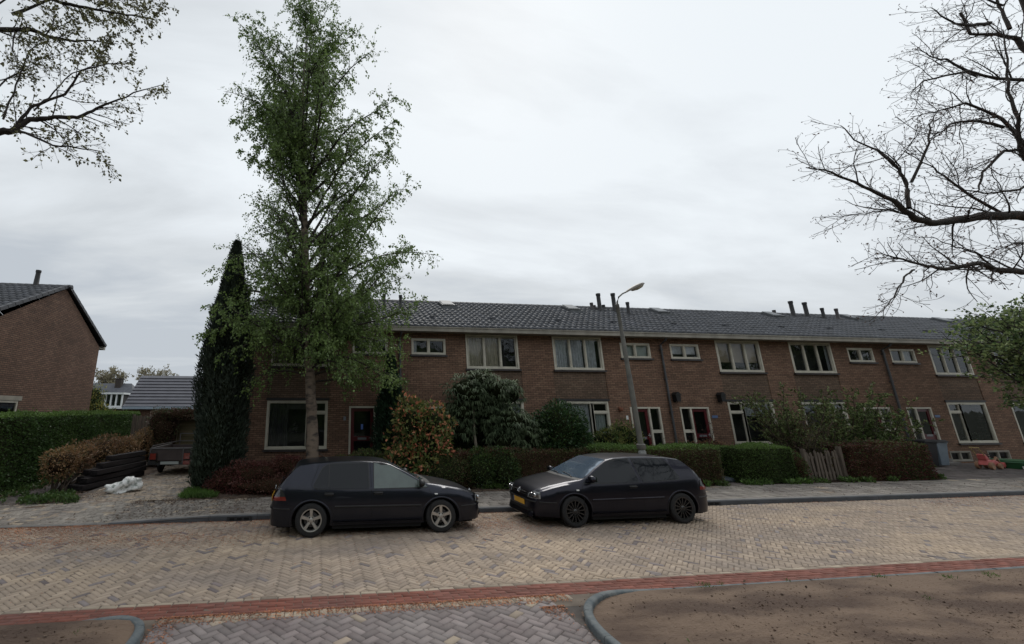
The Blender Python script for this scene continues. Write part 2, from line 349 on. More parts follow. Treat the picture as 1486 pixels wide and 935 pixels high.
M('lamp_head', (0.17, 0.145, 0.115), 0.45, var=0.3)
M('lamp_lens', (0.42, 0.38, 0.28), 0.25, var=0.25)
M('roof_metal', (0.125, 0.125, 0.145), 0.5, var=0.25, scale=2)
M('roof_slate', (0.085, 0.09, 0.105), 0.7, var=0.3)
M('fascia_pale', (0.42, 0.52, 0.62), 0.5, var=0.1)
M('number_plate_blue', (0.10, 0.16, 0.30), 0.5)
M('pot_terracotta', (0.25, 0.10, 0.06), 0.8)
# ------------------------------------------------------------------ paving
def clip_poly(poly, planes):
    for (a, b, c) in planes:                     # keep a*x+b*y<=c
        out = []; n = len(poly)
        for i in range(n):
            p, q = poly[i], poly[(i + 1) % n]
            dp = a * p[0] + b * p[1] - c; dq = a * q[0] + b * q[1] - c
            if dp <= 0: out.append(p)
            if dp * dq < 0:
                t = dp / (dp - dq); out.append((p[0] + (q[0] - p[0]) * t, p[1] + (q[1] - p[1]) * t))
        poly = out
        if len(poly) < 3: return None
    return poly
def convex_planes(pts):
    """ccw convex polygon -> half planes"""
    out = []
    for i in range(len(pts)):
        (x0, y0), (x1, y1) = pts[i], pts[(i + 1) % len(pts)]
        nx, ny = (y1 - y0), -(x1 - x0); out.append((nx, ny, nx * x0 + ny * y0))
    return out
def herring(L, w, rot, cx, cy, bounds):
    """rectangles (world xy corners) of a herringbone with bricks L = n*w"""
    n = round(L / w); res = []; c, s = math.cos(rot), math.sin(rot)
    x0, x1, y0, y1 = bounds; rad = max(abs(x0 - cx), abs(x1 - cx)) + max(abs(y0 - cy), abs(y1 - cy))
    k = int(rad / w) + 2
    for i in range(-k, k):
        for j in range(-k, k):
            r = (i - j) % (2 * n)
            if r == 0: u0, u1, v0, v1 = i * w, (i + n) * w, j * w, (j + 1) * w
            elif r == 2 * n - 1: u0, u1, v0, v1 = i * w, (i + 1) * w, j * w, (j + n) * w
            else: continue
            um, vm = (u0 + u1) / 2, (v0 + v1) / 2; X = cx + um * c - vm * s; Y = cy + um * s + vm * c
            if X < x0 - .3 or X > x1 + .3 or Y < y0 - .3 or Y > y1 + .3: continue
            res.append([(cx + a * c - b * s, cy + a * s + b * c) for a, b in ((u0, v0), (u1, v0), (u1, v1), (u0, v1))])
    return res
def running(L, w, x0, x1, y0, y1, along='x', off=0.5):
    res = []; 
    if along == 'x':
        y = y0; r = 0
        while y < y1 - 1e-6:
            x = x0 - (off * L if r % 2 else 0)
            while x < x1: res.append([(x, y), (x + L, y), (x + L, y + w), (x, y + w)]); x += L
            y += w; r += 1
    else:
        x = x0; r = 0
        while x < x1 - 1e-6:
            y = y0 - (off * L if r % 2 else 0)
            while y < y1: res.append([(x, y), (x + w, y), (x + w, y + L), (x, y + L)]); y += L
            x += w; r += 1
    return res
def pave(name, mats, bricks, region, zf, gap=0.004, cham=0.005, jit=0.0025, seed=1, other=0.0, depth=0.014):
    rg = random.Random(seed); planes = convex_planes(region)
    V = []; F = {}; T = {}; MI = {}
    for b in bricks:
        mx = sum(p[0] for p in b) / 4; my = sum(p[1] for p in b) / 4
        lx, ly = b[1][0] - b[0][0], b[1][1] - b[0][1]; L = math.hypot(lx, ly); wx, wy = b[3][0] - b[0][0], b[3][1] - b[0][1]; w_ = math.hypot(wx, wy)
        sL = 1 - gap / L; sw = 1 - gap / w_
        jx, jy = rg.gauss(0, .0015), rg.gauss(0, .0015)
        b2 = [(mx + jx + sL * sl * lx / 2 + sw * sv * wx / 2, my + jy + sL * sl * ly / 2 + sw * sv * wy / 2) for sl, sv in ((-1, -1), (1, -1), (1, 1), (-1, 1))]
        inside = all(a * p[0] + bb * p[1] <= c for (a, bb, c) in planes for p in b2)
        poly = b2 if inside else clip_poly(b2, planes)
        if not poly or len(poly) < 3: continue
        ar = abs(sum(poly[i][0] * poly[(i + 1) % len(poly)][1] - poly[(i + 1) % len(poly)][0] * poly[i][1] for i in range(len(poly)))) / 2
        if ar < 0.0006: continue
        cx = sum(p[0] for p in poly) / len(poly); cy = sum(p[1] for p in poly) / len(poly)
        tz = rg.gauss(0, jit); ax, ay = rg.gauss(0, .012), rg.gauss(0, .012)
        n = len(poly); base = len(V); ins = cham / max(0.03, min(L, w_) / 2)
        for p in poly: V.append((p[0], p[1], zf(p[0], p[1]) - depth))
        for p in poly:
            q = (p[0] + (cx - p[0]) * ins, p[1] + (cy - p[1]) * ins)
            V.append((q[0], q[1], zf(q[0], q[1]) + tz + (q[0] - cx) * ax + (q[1] - cy) * ay))
        t = min(1, max(0, rg.gauss(.5, .22))); mi = 1 if rg.random() < other else 0
        F.setdefault(n, []).append(tuple(base + n + i for i in range(n))); T.setdefault(n, []).append(t); MI.setdefault(n, []).append(mi)
        for i in range(n):
            F.setdefault(4, []).append((base + i, base + (i + 1) % n, base + n + (i + 1) % n, base + n + i)); T.setdefault(4, []).append(t * .8); MI.setdefault(4, []).append(mi)
    ks = sorted(F); o = np_mesh(name, V, [np.array(F[k]) for k in ks], mats, tint=np.concatenate([T[k] for k in ks]), midx=np.concatenate([MI[k] for k in ks]))
    return tag(o, kind='structure')
def sheet(name, pts, mat, z=None, zf=None):
    mb = MB(); mb.add([(x, y, (zf(x, y) if zf else z)) for x, y in pts], [tuple(range(len(pts)))]); return tag(mb.build(name, mat), kind='structure')
def rect(x0, x1, y0, y1): return [(x0, y0), (x1, y0), (x1, y1), (x0, y1)]

KERB = 10.38
def z0(x, y): return 0.0
def zwalk(x, y):                                  # pavement drops towards the driveway crossing on the left
    t = min(1, max(0, (x + 4.3) / 2.0)); t = t * t * (3 - 2 * t)
    low = 0.015 + 0.065 * min(1, max(0, (y - KERB) / 1.8))
    return low * (1 - t) + 0.1 * t
sheet('ground', rect(-900, 900, -600, 1500), MAT['ground'], z=-0.06)
sheet('road_bed', rect(-16, 60, 5.6, KERB), MAT['joint_sand'], z=-0.008)
pave('road', [MAT['paver_road'], MAT['paver_grey']], herring(0.21, 0.07, R(45), 8, 8.3, (-9, 40, 6.35, KERB)), rect(-9, 40, 6.35, KERB - .0), z0, seed=3, other=.06)
sheet('road_far', rect(40, 60, 6.35, KERB), MAT['paver_road'], z=-0.002)
# red brick band between a light course on each side
pave('road_edge_course', [MAT['paver_edge']], running(0.21, 0.07, -8, 24, 6.275, 6.345), rect(-8, 24, 6.275, 6.345), z0, seed=4)
pave('red_band', [MAT['paver_red'], MAT['paver_edge']], running(0.21, 0.0725, -8, 24, 5.91, 6.272), rect(-8, 24, 5.91, 6.272), z0, seed=5, other=.0, gap=.002, cham=.003)
pave('band_inner_course', [MAT['paver_edge']], running(0.10, 0.13, -1.72, 3.6, 5.775, 5.905, off=0), rect(-1.72, 3.25, 5.775, 5.905), z0, seed=6)
# parking pavement in the foreground
sheet('parking_bed', rect(-4, 6, 1.0, 5.91), MAT['joint_dark'], z=-0.010)
pave('parking_pavement', [MAT['paver_grey'], MAT['paver_edge']], herring(0.20, 0.10, R(38), 0.5, 4.6, (-1.8, 3.2, 3.0, 5.77)), [(-1.72, 3.0), (2.95, 3.0), (2.95, 5.0), (3.08, 5.77), (-1.72, 5.77)], z0, seed=7, other=.03, gap=.006)
# pavement behind the kerb
sheet('pavement_bed', rect(-2.2, 60, KERB + .18, 12.4), MAT['joint_sand'], z=0.086)
def bedz(x, y): return zwalk(x, y) - 0.014
mb = MB()
for i in range(24):
    xa, xb = -12 + i * 9.8 / 24, -12 + (i + 1) * 9.8 / 24
    mb.add([(xa, KERB, bedz(xa, KERB)), (xb, KERB, bedz(xb, KERB)), (xb, 12.4, bedz(xb, 12.4)), (xa, 12.4, bedz(xa, 12.4))], [(0, 1, 2, 3)])
tag(mb.build('crossing_bed', MAT['joint_sand']), kind='structure')
pave('pavement', [MAT['tile_walk'], MAT['paver_edge']], running(0.30, 0.30, -2.2, 34, KERB + .20, 12.36), rect(-2.2, 34, KERB + .20, 12.36), zwalk, seed=8, gap=.006, other=.05)
sheet('pavement_far', rect(34, 60, KERB + .2, 12.36), MAT['tile_walk'], z=0.094)
pave('driveway_crossing', [MAT['tile_walk'], MAT['paver_edge']], herring(0.20, 0.10, R(0), -6, 11.3, (-11, -2.2, KERB + .13, 12.36)), rect(-11, -2.2, KERB + .13, 12.36), zwalk, seed=9, gap=.007, other=.12, jit=.004)
sheet('driveway_bed', rect(-6.4, -3.2, 12.36, 20.5), MAT['joint_dark'], z=0.066)
pave('driveway', [MAT['paver_edge'], MAT['tile_walk']], herring(0.20, 0.10, R(0), -5, 16, (-6.2, -3.45, 12.36, 20)), rect(-6.2, -3.45, 12.36, 20), lambda x, y: 0.08, seed=10, gap=.008, other=.35, jit=.004)
sheet('garden_path_bed', rect(-8.1, -6.9, 12.36, 24), MAT['joint_dark'], z=0.066)
pave('garden_path', [MAT['tile_forecourt']], running(0.20, 0.10, -7.95, -7.05, 12.36, 23), rect(-7.95, -7.05, 12.36, 23), lambda x, y: 0.08, seed=11, gap=.006)
sheet('forecourt_bed', rect(20.3, 60, 12.36, 16), MAT['joint_dark'], z=0.075)
pave('forecourt', [MAT['tile_forecourt']], running(0.30, 0.30, 20.3, 36, 12.38, 15.98), rect(20.3, 36, 12.38, 15.98), lambda x, y: 0.09, seed=12, gap=.006)
pave('front_path', [MAT['tile_forecourt']], running(0.30, 0.30, 12.25, 13.05, 12.38, 15.98), rect(12.25, 13.0, 12.38, 15.98), lambda x, y: 0.10, seed=13, gap=.006)

def soil_sheet(name, x0, x1, y0, y1, zb, amp, step, mat, seed, inside=None, mound=None):
    nx = int((x1 - x0) / step) + 1; ny = int((y1 - y0) / step) + 1
    X, Y = np.meshgrid(np.linspace(x0, x1, nx), np.linspace(y0, y1, ny)); rg = np.random.default_rng(seed)
    Z = np.zeros_like(X)
    for k in range(26):
        f = 2 ** rg.uniform(-1, 4.2); th = rg.uniform(0, 2 * math.pi); Z += np.sin((X * math.cos(th) + Y * math.sin(th)) * f + rg.uniform(0, 6.28)) / (f ** .8)
    Z = Z / 3.2 * amp + rg.normal(0, amp * .13, Z.shape) + zb
    if mound is not None: Z = mound(X, Y, Z)
    else: e = np.clip(np.minimum(np.minimum(X - x0, x1 - X), np.minimum(Y - y0, y1 - Y)) / .22, 0, 1); Z = .045 + (Z - .045) * e
    V = np.stack([X, Y, Z], -1).reshape(-1, 3)
    ii = np.arange(nx * ny).reshape(ny, nx); Q = np.stack([ii[:-1, :-1], ii[:-1, 1:], ii[1:, 1:], ii[1:, :-1]], -1).reshape(-1, 4)
    if inside is not None:
        c = V[Q].mean(1); Q = Q[inside(c[:, 0], c[:, 1])]
    return tag(np_mesh(name, V, Q, mat, smooth=True), kind='structure')
soil_sheet('garden_soil', -3.4, 12.2, 12.36, 15.99, 0.09, .035, .09, MAT['soil_dark'], 21)
soil_sheet('garden_soil', 13.05, 20.3, 12.36, 15.99, 0.09, .035, .09, MAT['soil_dark'], 22)
soil_sheet('verge_soil', -7.05, -5.7, 11.75, 20.5, 0.09, .05, .07, MAT['soil_dark'], 23, mound=lambda X, Y, Z: .045 + (Z - .045) * np.clip(np.minimum(np.minimum(X + 7.05 , -5.72 - X), Y - 11.95 - .2 * np.sin(X * 4)) / .35, 0, 1))
soil_sheet('verge_soil', -12, -7.9, 12.3, 26, 0.07, .03, .12, MAT['soil_dark'], 24)

# ------------------------------------------------------------------ kerbs
def sweep(mb, path, prof, mi=0, closed=False):
    """sweep an (offset, z) profile along an xy path; offset to the right-hand normal"""
    n = len(path); k = len(prof); vs = []
    for i, p in enumerate(path):
        a = Vector(path[max(i - 1, 0)][:2]); b = Vector(path[min(i + 1, n - 1)][:2]); t = (b - a).normalized(); nr = Vector((t.y, -t.x))
        zz = p[2] if len(p) > 2 else 0
        for o, z in prof: vs.append((p[0] + nr.x * o, p[1] + nr.y * o, z + zz))
    fs = []
    for i in range(n - 1):
        for j in range(k - 1): fs.append((i * k + j, i * k + j + 1, (i + 1) * k + j + 1, (i + 1) * k + j))
    mb.add(vs, fs, mi)
# street kerb: stones a metre long with joints, sinking to the crossing at the left
mb = MB(); mt = MB()
x = -4.25; kst = []
while x < 44:
    for xa, xb in ((x, x + .992),):
        za, zb2 = [max(.02, zwalk(q, KERB + .2) + .004) for q in (xa, xb)]
        v = []
        for q, z in ((xa, za), (xb, zb2)): v += [(q, KERB - .0, -.02), (q, KERB + .012, z - .022), (q, KERB + .03, z - .004), (q, KERB + .055, z), (q, KERB + .19, z + .002), (q, KERB + .19, -.02)]
        mb.add(v, [(0, 6, 7, 1), (1, 7, 8, 2), (2, 8, 9, 3), (4, 10, 11, 5), (0, 1, 2, 3, 4, 5), (11, 10, 9, 8, 7, 6)], 0)
        mb.add([v[3], v[9], v[10], v[4]], [(0, 1, 2, 3)], 1)
    x += 1.0
tag(mb.build('street_kerb', [MAT['kerb_dark'], MAT['kerb_top']]), kind='structure')
pave('crossing_kerb', [MAT['kerb_top']], running(0.5, 0.13, -11, -4.25, KERB, KERB + .13), rect(-11, -4.25, KERB, KERB + .13), lambda x, y: .02, seed=14, gap=.008)
for i, gx in enumerate((-1.62, 9.75)):                                       # drain mouths let into the kerb face
    m = MB(); m.box(gx - .26, gx + .26, KERB - .012, KERB + .004, .0, .085, 0)
    for k in range(3): m.box(gx - .20 + k * .15, gx - .20 + k * .15 + .10, KERB - .022, KERB - .013, .018, .062, 1)
    m.box(gx - .27, gx + .27, KERB - .05, KERB + .0, .001, .012, 0)
    tag(m.build('kerb_drain', [MAT['iron'], MAT['under_black']]), ['iron kerb drain behind the rear of the hatchback on the left', 'iron kerb drain behind the rear of the hatchback on the right'][i], 'drain', 'drains in the street kerb')

# planting beds in the foreground with blue-grey concrete kerbs
def arc(cx, cy, r, a0, a1, n): return [(cx + r * math.cos(R(a0 + (a1 - a0) * i / n)), cy + r * math.sin(R(a0 + (a1 - a0) * i / n))) for i in range(n + 1)]
RB = [(40, 5.86), (20, 5.86), (10, 5.84), (4.2, 5.82)] + [(3.78, 5.76), (3.45, 5.61), (3.22, 5.40), (3.08, 5.14), (3.01, 4.85), (2.99, 4.5), (3.0, 3.8), (3.0, 2.0)]
LB = [(-1.78, 2.0), (-1.78, 4.4), (-1.78, 5.25), (-1.80, 5.5), (-1.87, 5.68), (-2.0, 5.79), (-2.2, 5.85), (-2.6, 5.87), (-9, 5.88)]
def dens(path, d=.06):
    out = []
    P = [Vector(p) for p in path]
    for i in range(len(P) - 1):
        p0, p1, p2, p3 = P[max(i - 1, 0)], P[i], P[i + 1], P[min(i + 2, len(P) - 1)]
        L = (p2 - p1).length; n = max(1, min(200, int(L / d)))
        if L > 3: n = max(2, int(L / .5)); 
        for k in range(n):
            t = k / n
            if L > 1.2 or (p1 - p0).length > 3 * L and False: out.append(tuple(p1.lerp(p2, t)))
            else:
                m1 = (p2 - p0) * .5; m2 = (p3 - p1) * .5
                if m1.length > L: m1 = m1.normalized() * L
                if m2.length > L: m2 = m2.normalized() * L
                out.append(tuple((2 * t ** 3 - 3 * t ** 2 + 1) * p1 + (t ** 3 - 2 * t ** 2 + t) * m1 + (-2 * t ** 3 + 3 * t ** 2) * p2 + (t ** 3 - t ** 2) * m2))
    out.append(tuple(P[-1])); return out
KP = [(0.055, -.03), (0.055, .050), (.048, .068), (.034, .077), (.0, .079), (-.028, .077), (-.040, .066), (-.044, .045), (-.044, -.03)]
KF = [(0.05, -.03), (0.05, .012), (.03, .018), (-.03, .018), (-.05, .012), (-.05, -.03)]
def bed_kerb(name, path, split):
    pth = dens(path); mb = MB()
    seg = []; acc = 0; prev = pth[0]; cuts = []
    cur = [pth[0]]
    for p in pth[1:]:
        d = math.hypot(p[0] - prev[0], p[1] - prev[1]); acc += d; cur.append(p); prev = p
        if acc > .55: seg.append(cur); cur = [p]; acc = 0
    if len(cur) > 1: seg.append(cur)
    for s_ in seg:
        if len(s_) < 2: continue
        a, b = s_[0], s_[-1]
        s2 = [(a[0] + (s_[1][0] - a[0]) * .08, a[1] + (s_[1][1] - a[1]) * .08)] + s_[1:]
        h = []
        for p in s2:
            t = split(p); h.append((p[0], p[1], -.052 * (1 - t)))
        sweep(mb, h, KP)
        k = len(KP); n = len(h)
        mb.f.append(tuple(len(mb.v) - n * k + j for j in range(k))); mb.m.append(0)
        mb.f.append(tuple(len(mb.v) - 1 - j for j in range(k))); mb.m.append(0)
    return tag(mb.build(name, MAT['kerb_blue'], smooth=True), kind='structure')
bed_kerb('bed_kerb', RB, lambda p: max(0, min(1, (4.3 - p[0]) / .7)))
bed_kerb('bed_kerb', [(-x_, y_) for x_, y_ in [(-a, b) for a, b in LB]], lambda p: max(0, min(1, (p[0] + 2.6) / .5)))
def inR(x, y):
    e = np.where(x > 3.75, 5.80, 5.80 - (3.8 - x) ** 2 * .95); return (y < e) & (x > 3.02 + np.clip(y - 4.6, 0, 9) ** 2 * .10)
def inL(x, y): return (x < -1.80) & (y < 5.86 - np.clip(x + 2.15, 0, 9) ** 2 * 1.6)
def mR(X, Y, Z):
    e = np.clip(np.minimum((X - 3.0) / .6, (5.84 - Y) / .5), 0, 1); return .035 + (Z - .035) * e * .9 + .10 * e * np.clip((X - 3.5) / 6, 0, 1) * np.clip((5.8 - Y) / 2, 0, 1)
BED_R = soil_sheet('bed_soil', 3.0, 16, 1.5, 5.85, 0.075, .042, .028, MAT['soil'], 31, inside=inR, mound=mR)
BED_L = soil_sheet('bed_soil', -7, -1.78, 2.0, 5.9, 0.060, .028, .045, MAT['soil'], 32, inside=inL)

def clods(name, label, x0, x1, y0, y1, n, zf, mat, seed):
    rg = np.random.default_rng(seed); x = rg.uniform(x0, x1, n); y = rg.uniform(y0, y1, n); nz = sph_noise0(seed)(np.stack([x, y], 1)); k = rg.random(n) < np.clip(.5 + .5 * nz, .08, 1); x, y = x[k], y[k]; n = len(x)
    z = np.array([zf(a, b) for a, b in zip(x, y)]); s = .003 + rg.exponential(.0042, n); s = np.minimum(s, .020); O = np.array([(1, 0, 0), (-1, 0, 0), (0, 1, 0), (0, -1, 0), (0, 0, 1), (0, 0, -1)], float); J = O[None] * rg.uniform(.55, 1.25, (n, 6, 1)) + rg.normal(0, .18, (n, 6, 3)); J[:, :, 2] *= .7
    V = np.stack([x, y, z], 1)[:, None] + J * s[:, None, None]; F = np.array([(0, 2, 4), (2, 1, 4), (1, 3, 4), (3, 0, 4), (2, 0, 5), (1, 2, 5), (3, 1, 5), (0, 3, 5)]); Q = (np.arange(n) * 6)[:, None, None] + F[None]
    return tag(np_mesh(name, V.reshape(-1, 3), Q.reshape(-1, 3), mat, tint=rg.random(n * 8)), label, 'soil crumbs', kind='stuff')
def sph_noise0(seed):
    rg = np.random.default_rng(seed); K = rg.normal(0, 1, (18, 2)) * 2.2; ph = rg.uniform(0, 6.28, 18); return lambda P: np.sin(P @ K.T + ph).sum(1) / math.sqrt(18)
def height_of(o, cell=.05):
    n = len(o.data.vertices); c = np.empty(n * 3, np.float32); o.data.vertices.foreach_get('co', c); c = c.reshape(-1, 3); d = {}
    for x, y, z in c: d[(int(math.floor(x / cell)), int(math.floor(y / cell)))] = float(z)
    return lambda x, y: d.get((int(math.floor(x / cell)), int(math.floor(y / cell))), .08)

clods('soil_crumbs', 'crumbs and small clods lying on the bare soil bed at the bottom right', 3.15, 11, 3.6, 5.72, 9000, height_of(BED_R), MAT['soil'], 5)
clods('soil_crumbs', 'crumbs and small clods lying on the bare soil bed at the bottom left', -5, -1.9, 4.4, 5.7, 2500, height_of(BED_L), MAT['soil'], 6)
# ------------------------------------------------------------------ plant builders
def unit(v): return v / np.maximum(np.linalg.norm(v, axis=-1, keepdims=True), 1e-9)
def leaf_cards(P, D, size, width=.5, rg=rng, spread=.35, shape='diamond', droop=0.0):
    """P (n,3) leaf base points, D (n,3) rough directions -> V (n*4,3), Q (n,4)"""
    n = len(P); d = unit(D + rg.normal(0, spread, (n, 3)) + np.array([0, 0, -droop]))
    s = unit(np.cross(d, rg.normal(0, 1, (n, 3)))); L = size * rg.uniform(.65, 1.3, (n, 1)); w = L * width * .5
    nrm = np.cross(d, s)
    tip = P + d * L; mid = P + d * L * .45 + nrm * L * .06
    V = np.stack([P, mid + s * w, tip, mid - s * w], 1).reshape(-1, 3)
    return V, np.arange(n * 4).reshape(n, 4)
def tubes_np(polys, sides=5):
    """polys: list of (pts (k,3), rad (k,)) -> V, Q"""
    groups = {}
    for p, r in polys: groups.setdefault(len(p), []).append((p, r))
    Vs, Qs, b = [], [], 0
    for k, lst in groups.items():
        P = np.array([p for p, _ in lst]); Rr = np.array([r for _, r in lst]); n = len(lst)
        T = np.empty_like(P); T[:, 1:-1] = P[:, 2:] - P[:, :-2]; T[:, 0] = P[:, 1] - P[:, 0]; T[:, -1] = P[:, -1] - P[:, -2]; T = unit(T)
        ref = np.broadcast_to(np.array([.31, .17, .93]), T.shape); A = unit(np.cross(T, ref)); B = np.cross(T, A)
        an = np.arange(sides) * 2 * math.pi / sides
        V = P[:, :, None] + Rr[:, :, None, None] * (A[:, :, None] * np.cos(an)[None, None, :, None] + B[:, :, None] * np.sin(an)[None, None, :, None])
        Vs.append(V.reshape(-1, 3))
        idx = (np.arange(n * k * sides) + b).reshape(n, k, sides); nx = np.roll(idx, -1, 2)
        Qs.append(np.stack([idx[:, :-1], nx[:, :-1], nx[:, 1:], idx[:, 1:]], -1).reshape(-1, 4)); b += n * k * sides
    return np.concatenate(Vs), np.concatenate(Qs)
def wander(rg, start, d, L, r0, r1, n, wig=.12, up=0.0, droop=0.0):
    pts = [np.array(start, float)]; d = np.array(d, float); d /= np.linalg.norm(d); st = L / (n - 1)
    for i in range(n - 1):
        t = i / (n - 1); d = d + rg.normal(0, wig, 3) + np.array([0, 0, up - droop * (0.4 + 1.6 * t)]); d /= np.linalg.norm(d)
        pts.append(pts[-1] + d * st)
    return np.array(pts), np.linspace(r0, r1, n)
def along(p, t):
    k = len(p) - 1; f = t * k; i = min(int(f), k - 1); u = f - i
    return p[i] * (1 - u) + p[i + 1] * u, unit(p[i + 1] - p[i])
def ramify(rg, parents, per_m, L, ang, r0, rmin, n=5, wig=.12, up=0., droop=0., tmin=.15, flat=None, mincount=1):
    out = []
    for p, r in parents:
        ln = np.linalg.norm(np.diff(p, axis=0), axis=1).sum(); c = max(mincount, int(ln * per_m + rg.random()))
        for k in range(c):
            t = tmin + (1 - tmin) * (k + rg.random()) / c; q, d = along(p, min(t, .999))
            side = unit(np.cross(d, rg.normal(0, 1, 3)));
            if flat is not None: side = unit(side * np.array(flat))
            a = R(rg.normal(ang, ang * .22)); nd = d * math.cos(a) + side * math.sin(a)
            rp = np.interp(t * (len(r) - 1), np.arange(len(r)), r)
            l = rg.uniform(*L) * (1.15 - .55 * t); out.append(wander(rg, q, nd, l, max(rmin, min(rp * r0, rp * .9, l * .018)), rmin, n, wig, up, droop))
    return out
def make_tree(name, label, cat, limbs, twigs_mat, leafspec, sides=5, group=None, trunk_name='trunk', thick=None, finemat=None, crown_name='crown'):
    """limbs: thick polys -> 'trunk' part; leafspec: list of (V,Q,mat,tints)"""
    root = empty(name, tuple(thick[0][0][0]) if thick else (0, 0, 0)); o0 = np.array(root.location)
    tag(root, label, cat, group)
    return root
def local(V, root): return V - np.array(root.location, dtype=float)
def plant(name, loc, label, cat, group=None):
    r = empty(name, loc); tag(r, label, cat, group); return r
def add_wood(root, name, polys, mat, sides=6):
    V, Q = tubes_np(polys, sides); return np_mesh(name, local(V, root), Q, mat, root, smooth=True)
def add_leaves(root, name, sets, rg=rng):
    """sets: list of (V,Q,mat) merged in one mesh"""
    Vs, Qs, mi, ti, mats, b = [], [], [], [], [], 0
    for k, (V, Q, mat) in enumerate(sets):
        Vs.append(local(V, root)); Qs.append(Q + b); b += len(V); mats.append(mat); mi.append(np.full(len(Q), k)); ti.append(np.clip(rg.normal(.5, .23, len(Q)), 0, 1))
    return np_mesh(name, np.concatenate(Vs), np.concatenate(Qs), mats, root, tint=np.concatenate(ti), midx=np.concatenate(mi))
def tips(polys, per, t0=.2, rg=rng):
    P, D = [], []
    for p, r in polys:
        for k in range(per):
            t = t0 + (1 - t0) * rg.random(); q, d = along(p, t); P.append(q); D.append(d)
    return np.array(P), np.array(D)
def sph_noise(seed, n=14, fmin=2, fmax=7):
    rg = np.random.default_rng(seed); K = rg.normal(0, 1, (n, 3)); K = unit(K) * rg.uniform(fmin, fmax, (n, 1)); ph = rg.uniform(0, 6.28, n)
    return lambda U: np.sin(U @ K.T + ph).sum(1) / math.sqrt(n)
def blob_points(c, rad, n, rg, seed, rough=.16, shell=(.72, 1.03), low=-1.0):
    """points in the outer shell of a lumpy ellipsoid"""
    U = unit(rg.normal(0, 1, (int(n * 1.6), 3))); U = U[U[:, 2] > low][:n]; f = 1 + rough * sph_noise(seed)(U)
    s = rg.uniform(shell[0] ** 3, shell[1] ** 3, len(U)) ** (1 / 3)
    return np.array(c) + U * np.array(rad) * (f * s)[:, None], U
def blob_mesh(c, rad, seed, rough=.16, k=.86, nu=22, nv=14):
    th = np.linspace(0, 2 * math.pi, nu, endpoint=False); ph = np.linspace(.02, math.pi - .02, nv)
    T, Pp = np.meshgrid(th, ph); U = np.stack([np.sin(Pp) * np.cos(T), np.sin(Pp) * np.sin(T), np.cos(Pp)], -1).reshape(-1, 3)
    f = (1 + rough * sph_noise(seed)(U)) * k; V = np.array(c) + U * np.array(rad) * f[:, None]
    i = np.arange(nu * nv).reshape(nv, nu); j = np.roll(i, -1, 1)
    return V, np.stack([i[:-1], i[1:], j[1:], j[:-1]], -1).reshape(-1, 4)
def bush(name, label, cat, blobs, leafmats, size, density, loc=None, width=.55, core=True, seed=1, spread=.5, droop=0., group=None, stems=0, rough=.16, shell=(.72, 1.05), coremat='hedge_core', up=.2, extra=None, k=.82):
    """blobs: (centre, radii); leafmats: [(material, share)]"""
    rg = np.random.default_rng(seed); c0 = blobs[0][0]
    root = plant(name, loc or (c0[0], c0[1], .08), label, cat, group); sets = []
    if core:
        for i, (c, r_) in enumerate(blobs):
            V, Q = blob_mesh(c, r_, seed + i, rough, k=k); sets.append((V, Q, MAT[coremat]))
    Pm = []; Um = []
    for i, (c, r_) in enumerate(blobs):
        area = 4 * math.pi * ((r_[0] * r_[1]) ** 1.6 / 3 + (r_[0] * r_[2]) ** 1.6 / 3 + (r_[1] * r_[2]) ** 1.6 / 3) ** (1 / 1.6)
        P, U = blob_points(c, r_, int(area * density), rg, seed + i, rough, shell); Pm.append(P); Um.append(U)
    P = np.concatenate(Pm); U = np.concatenate(Um); ok = P[:, 2] > .06; P = P[ok]; U = U[ok]
    pick = rg.random(len(P)); a = 0
    for m_, sh in leafmats:
        s_ = (pick >= a) & (pick < a + sh); a += sh
        if s_.sum(): V, Q = leaf_cards(P[s_], U[s_] + np.array([0, 0, up]), size, width, rg, spread, droop=droop); sets.append((V, Q, MAT[m_]))
    if extra: sets += extra
    if stems:
        polys = []
        for i in range(stems):
            c, r_ = blobs[i % len(blobs)]; a_ = rg.uniform(0, 6.28); b = np.array([c0[0] + .12 * math.cos(a_), c0[1] + .12 * math.sin(a_), .05])
            e = np.array(c) + rg.normal(0, .35, 3) * np.array(r_); n = 6; ts = np.linspace(0, 1, n)[:, None]
            pts = b + (e - b) * ts + rg.normal(0, .03, (n, 3)) * ts; polys.append((pts, np.linspace(.025, .008, n)))
        add_wood(root, 'stem', polys, MAT['bark_brown'], 5)
    add_leaves(root, 'foliage', sets, rg); return root
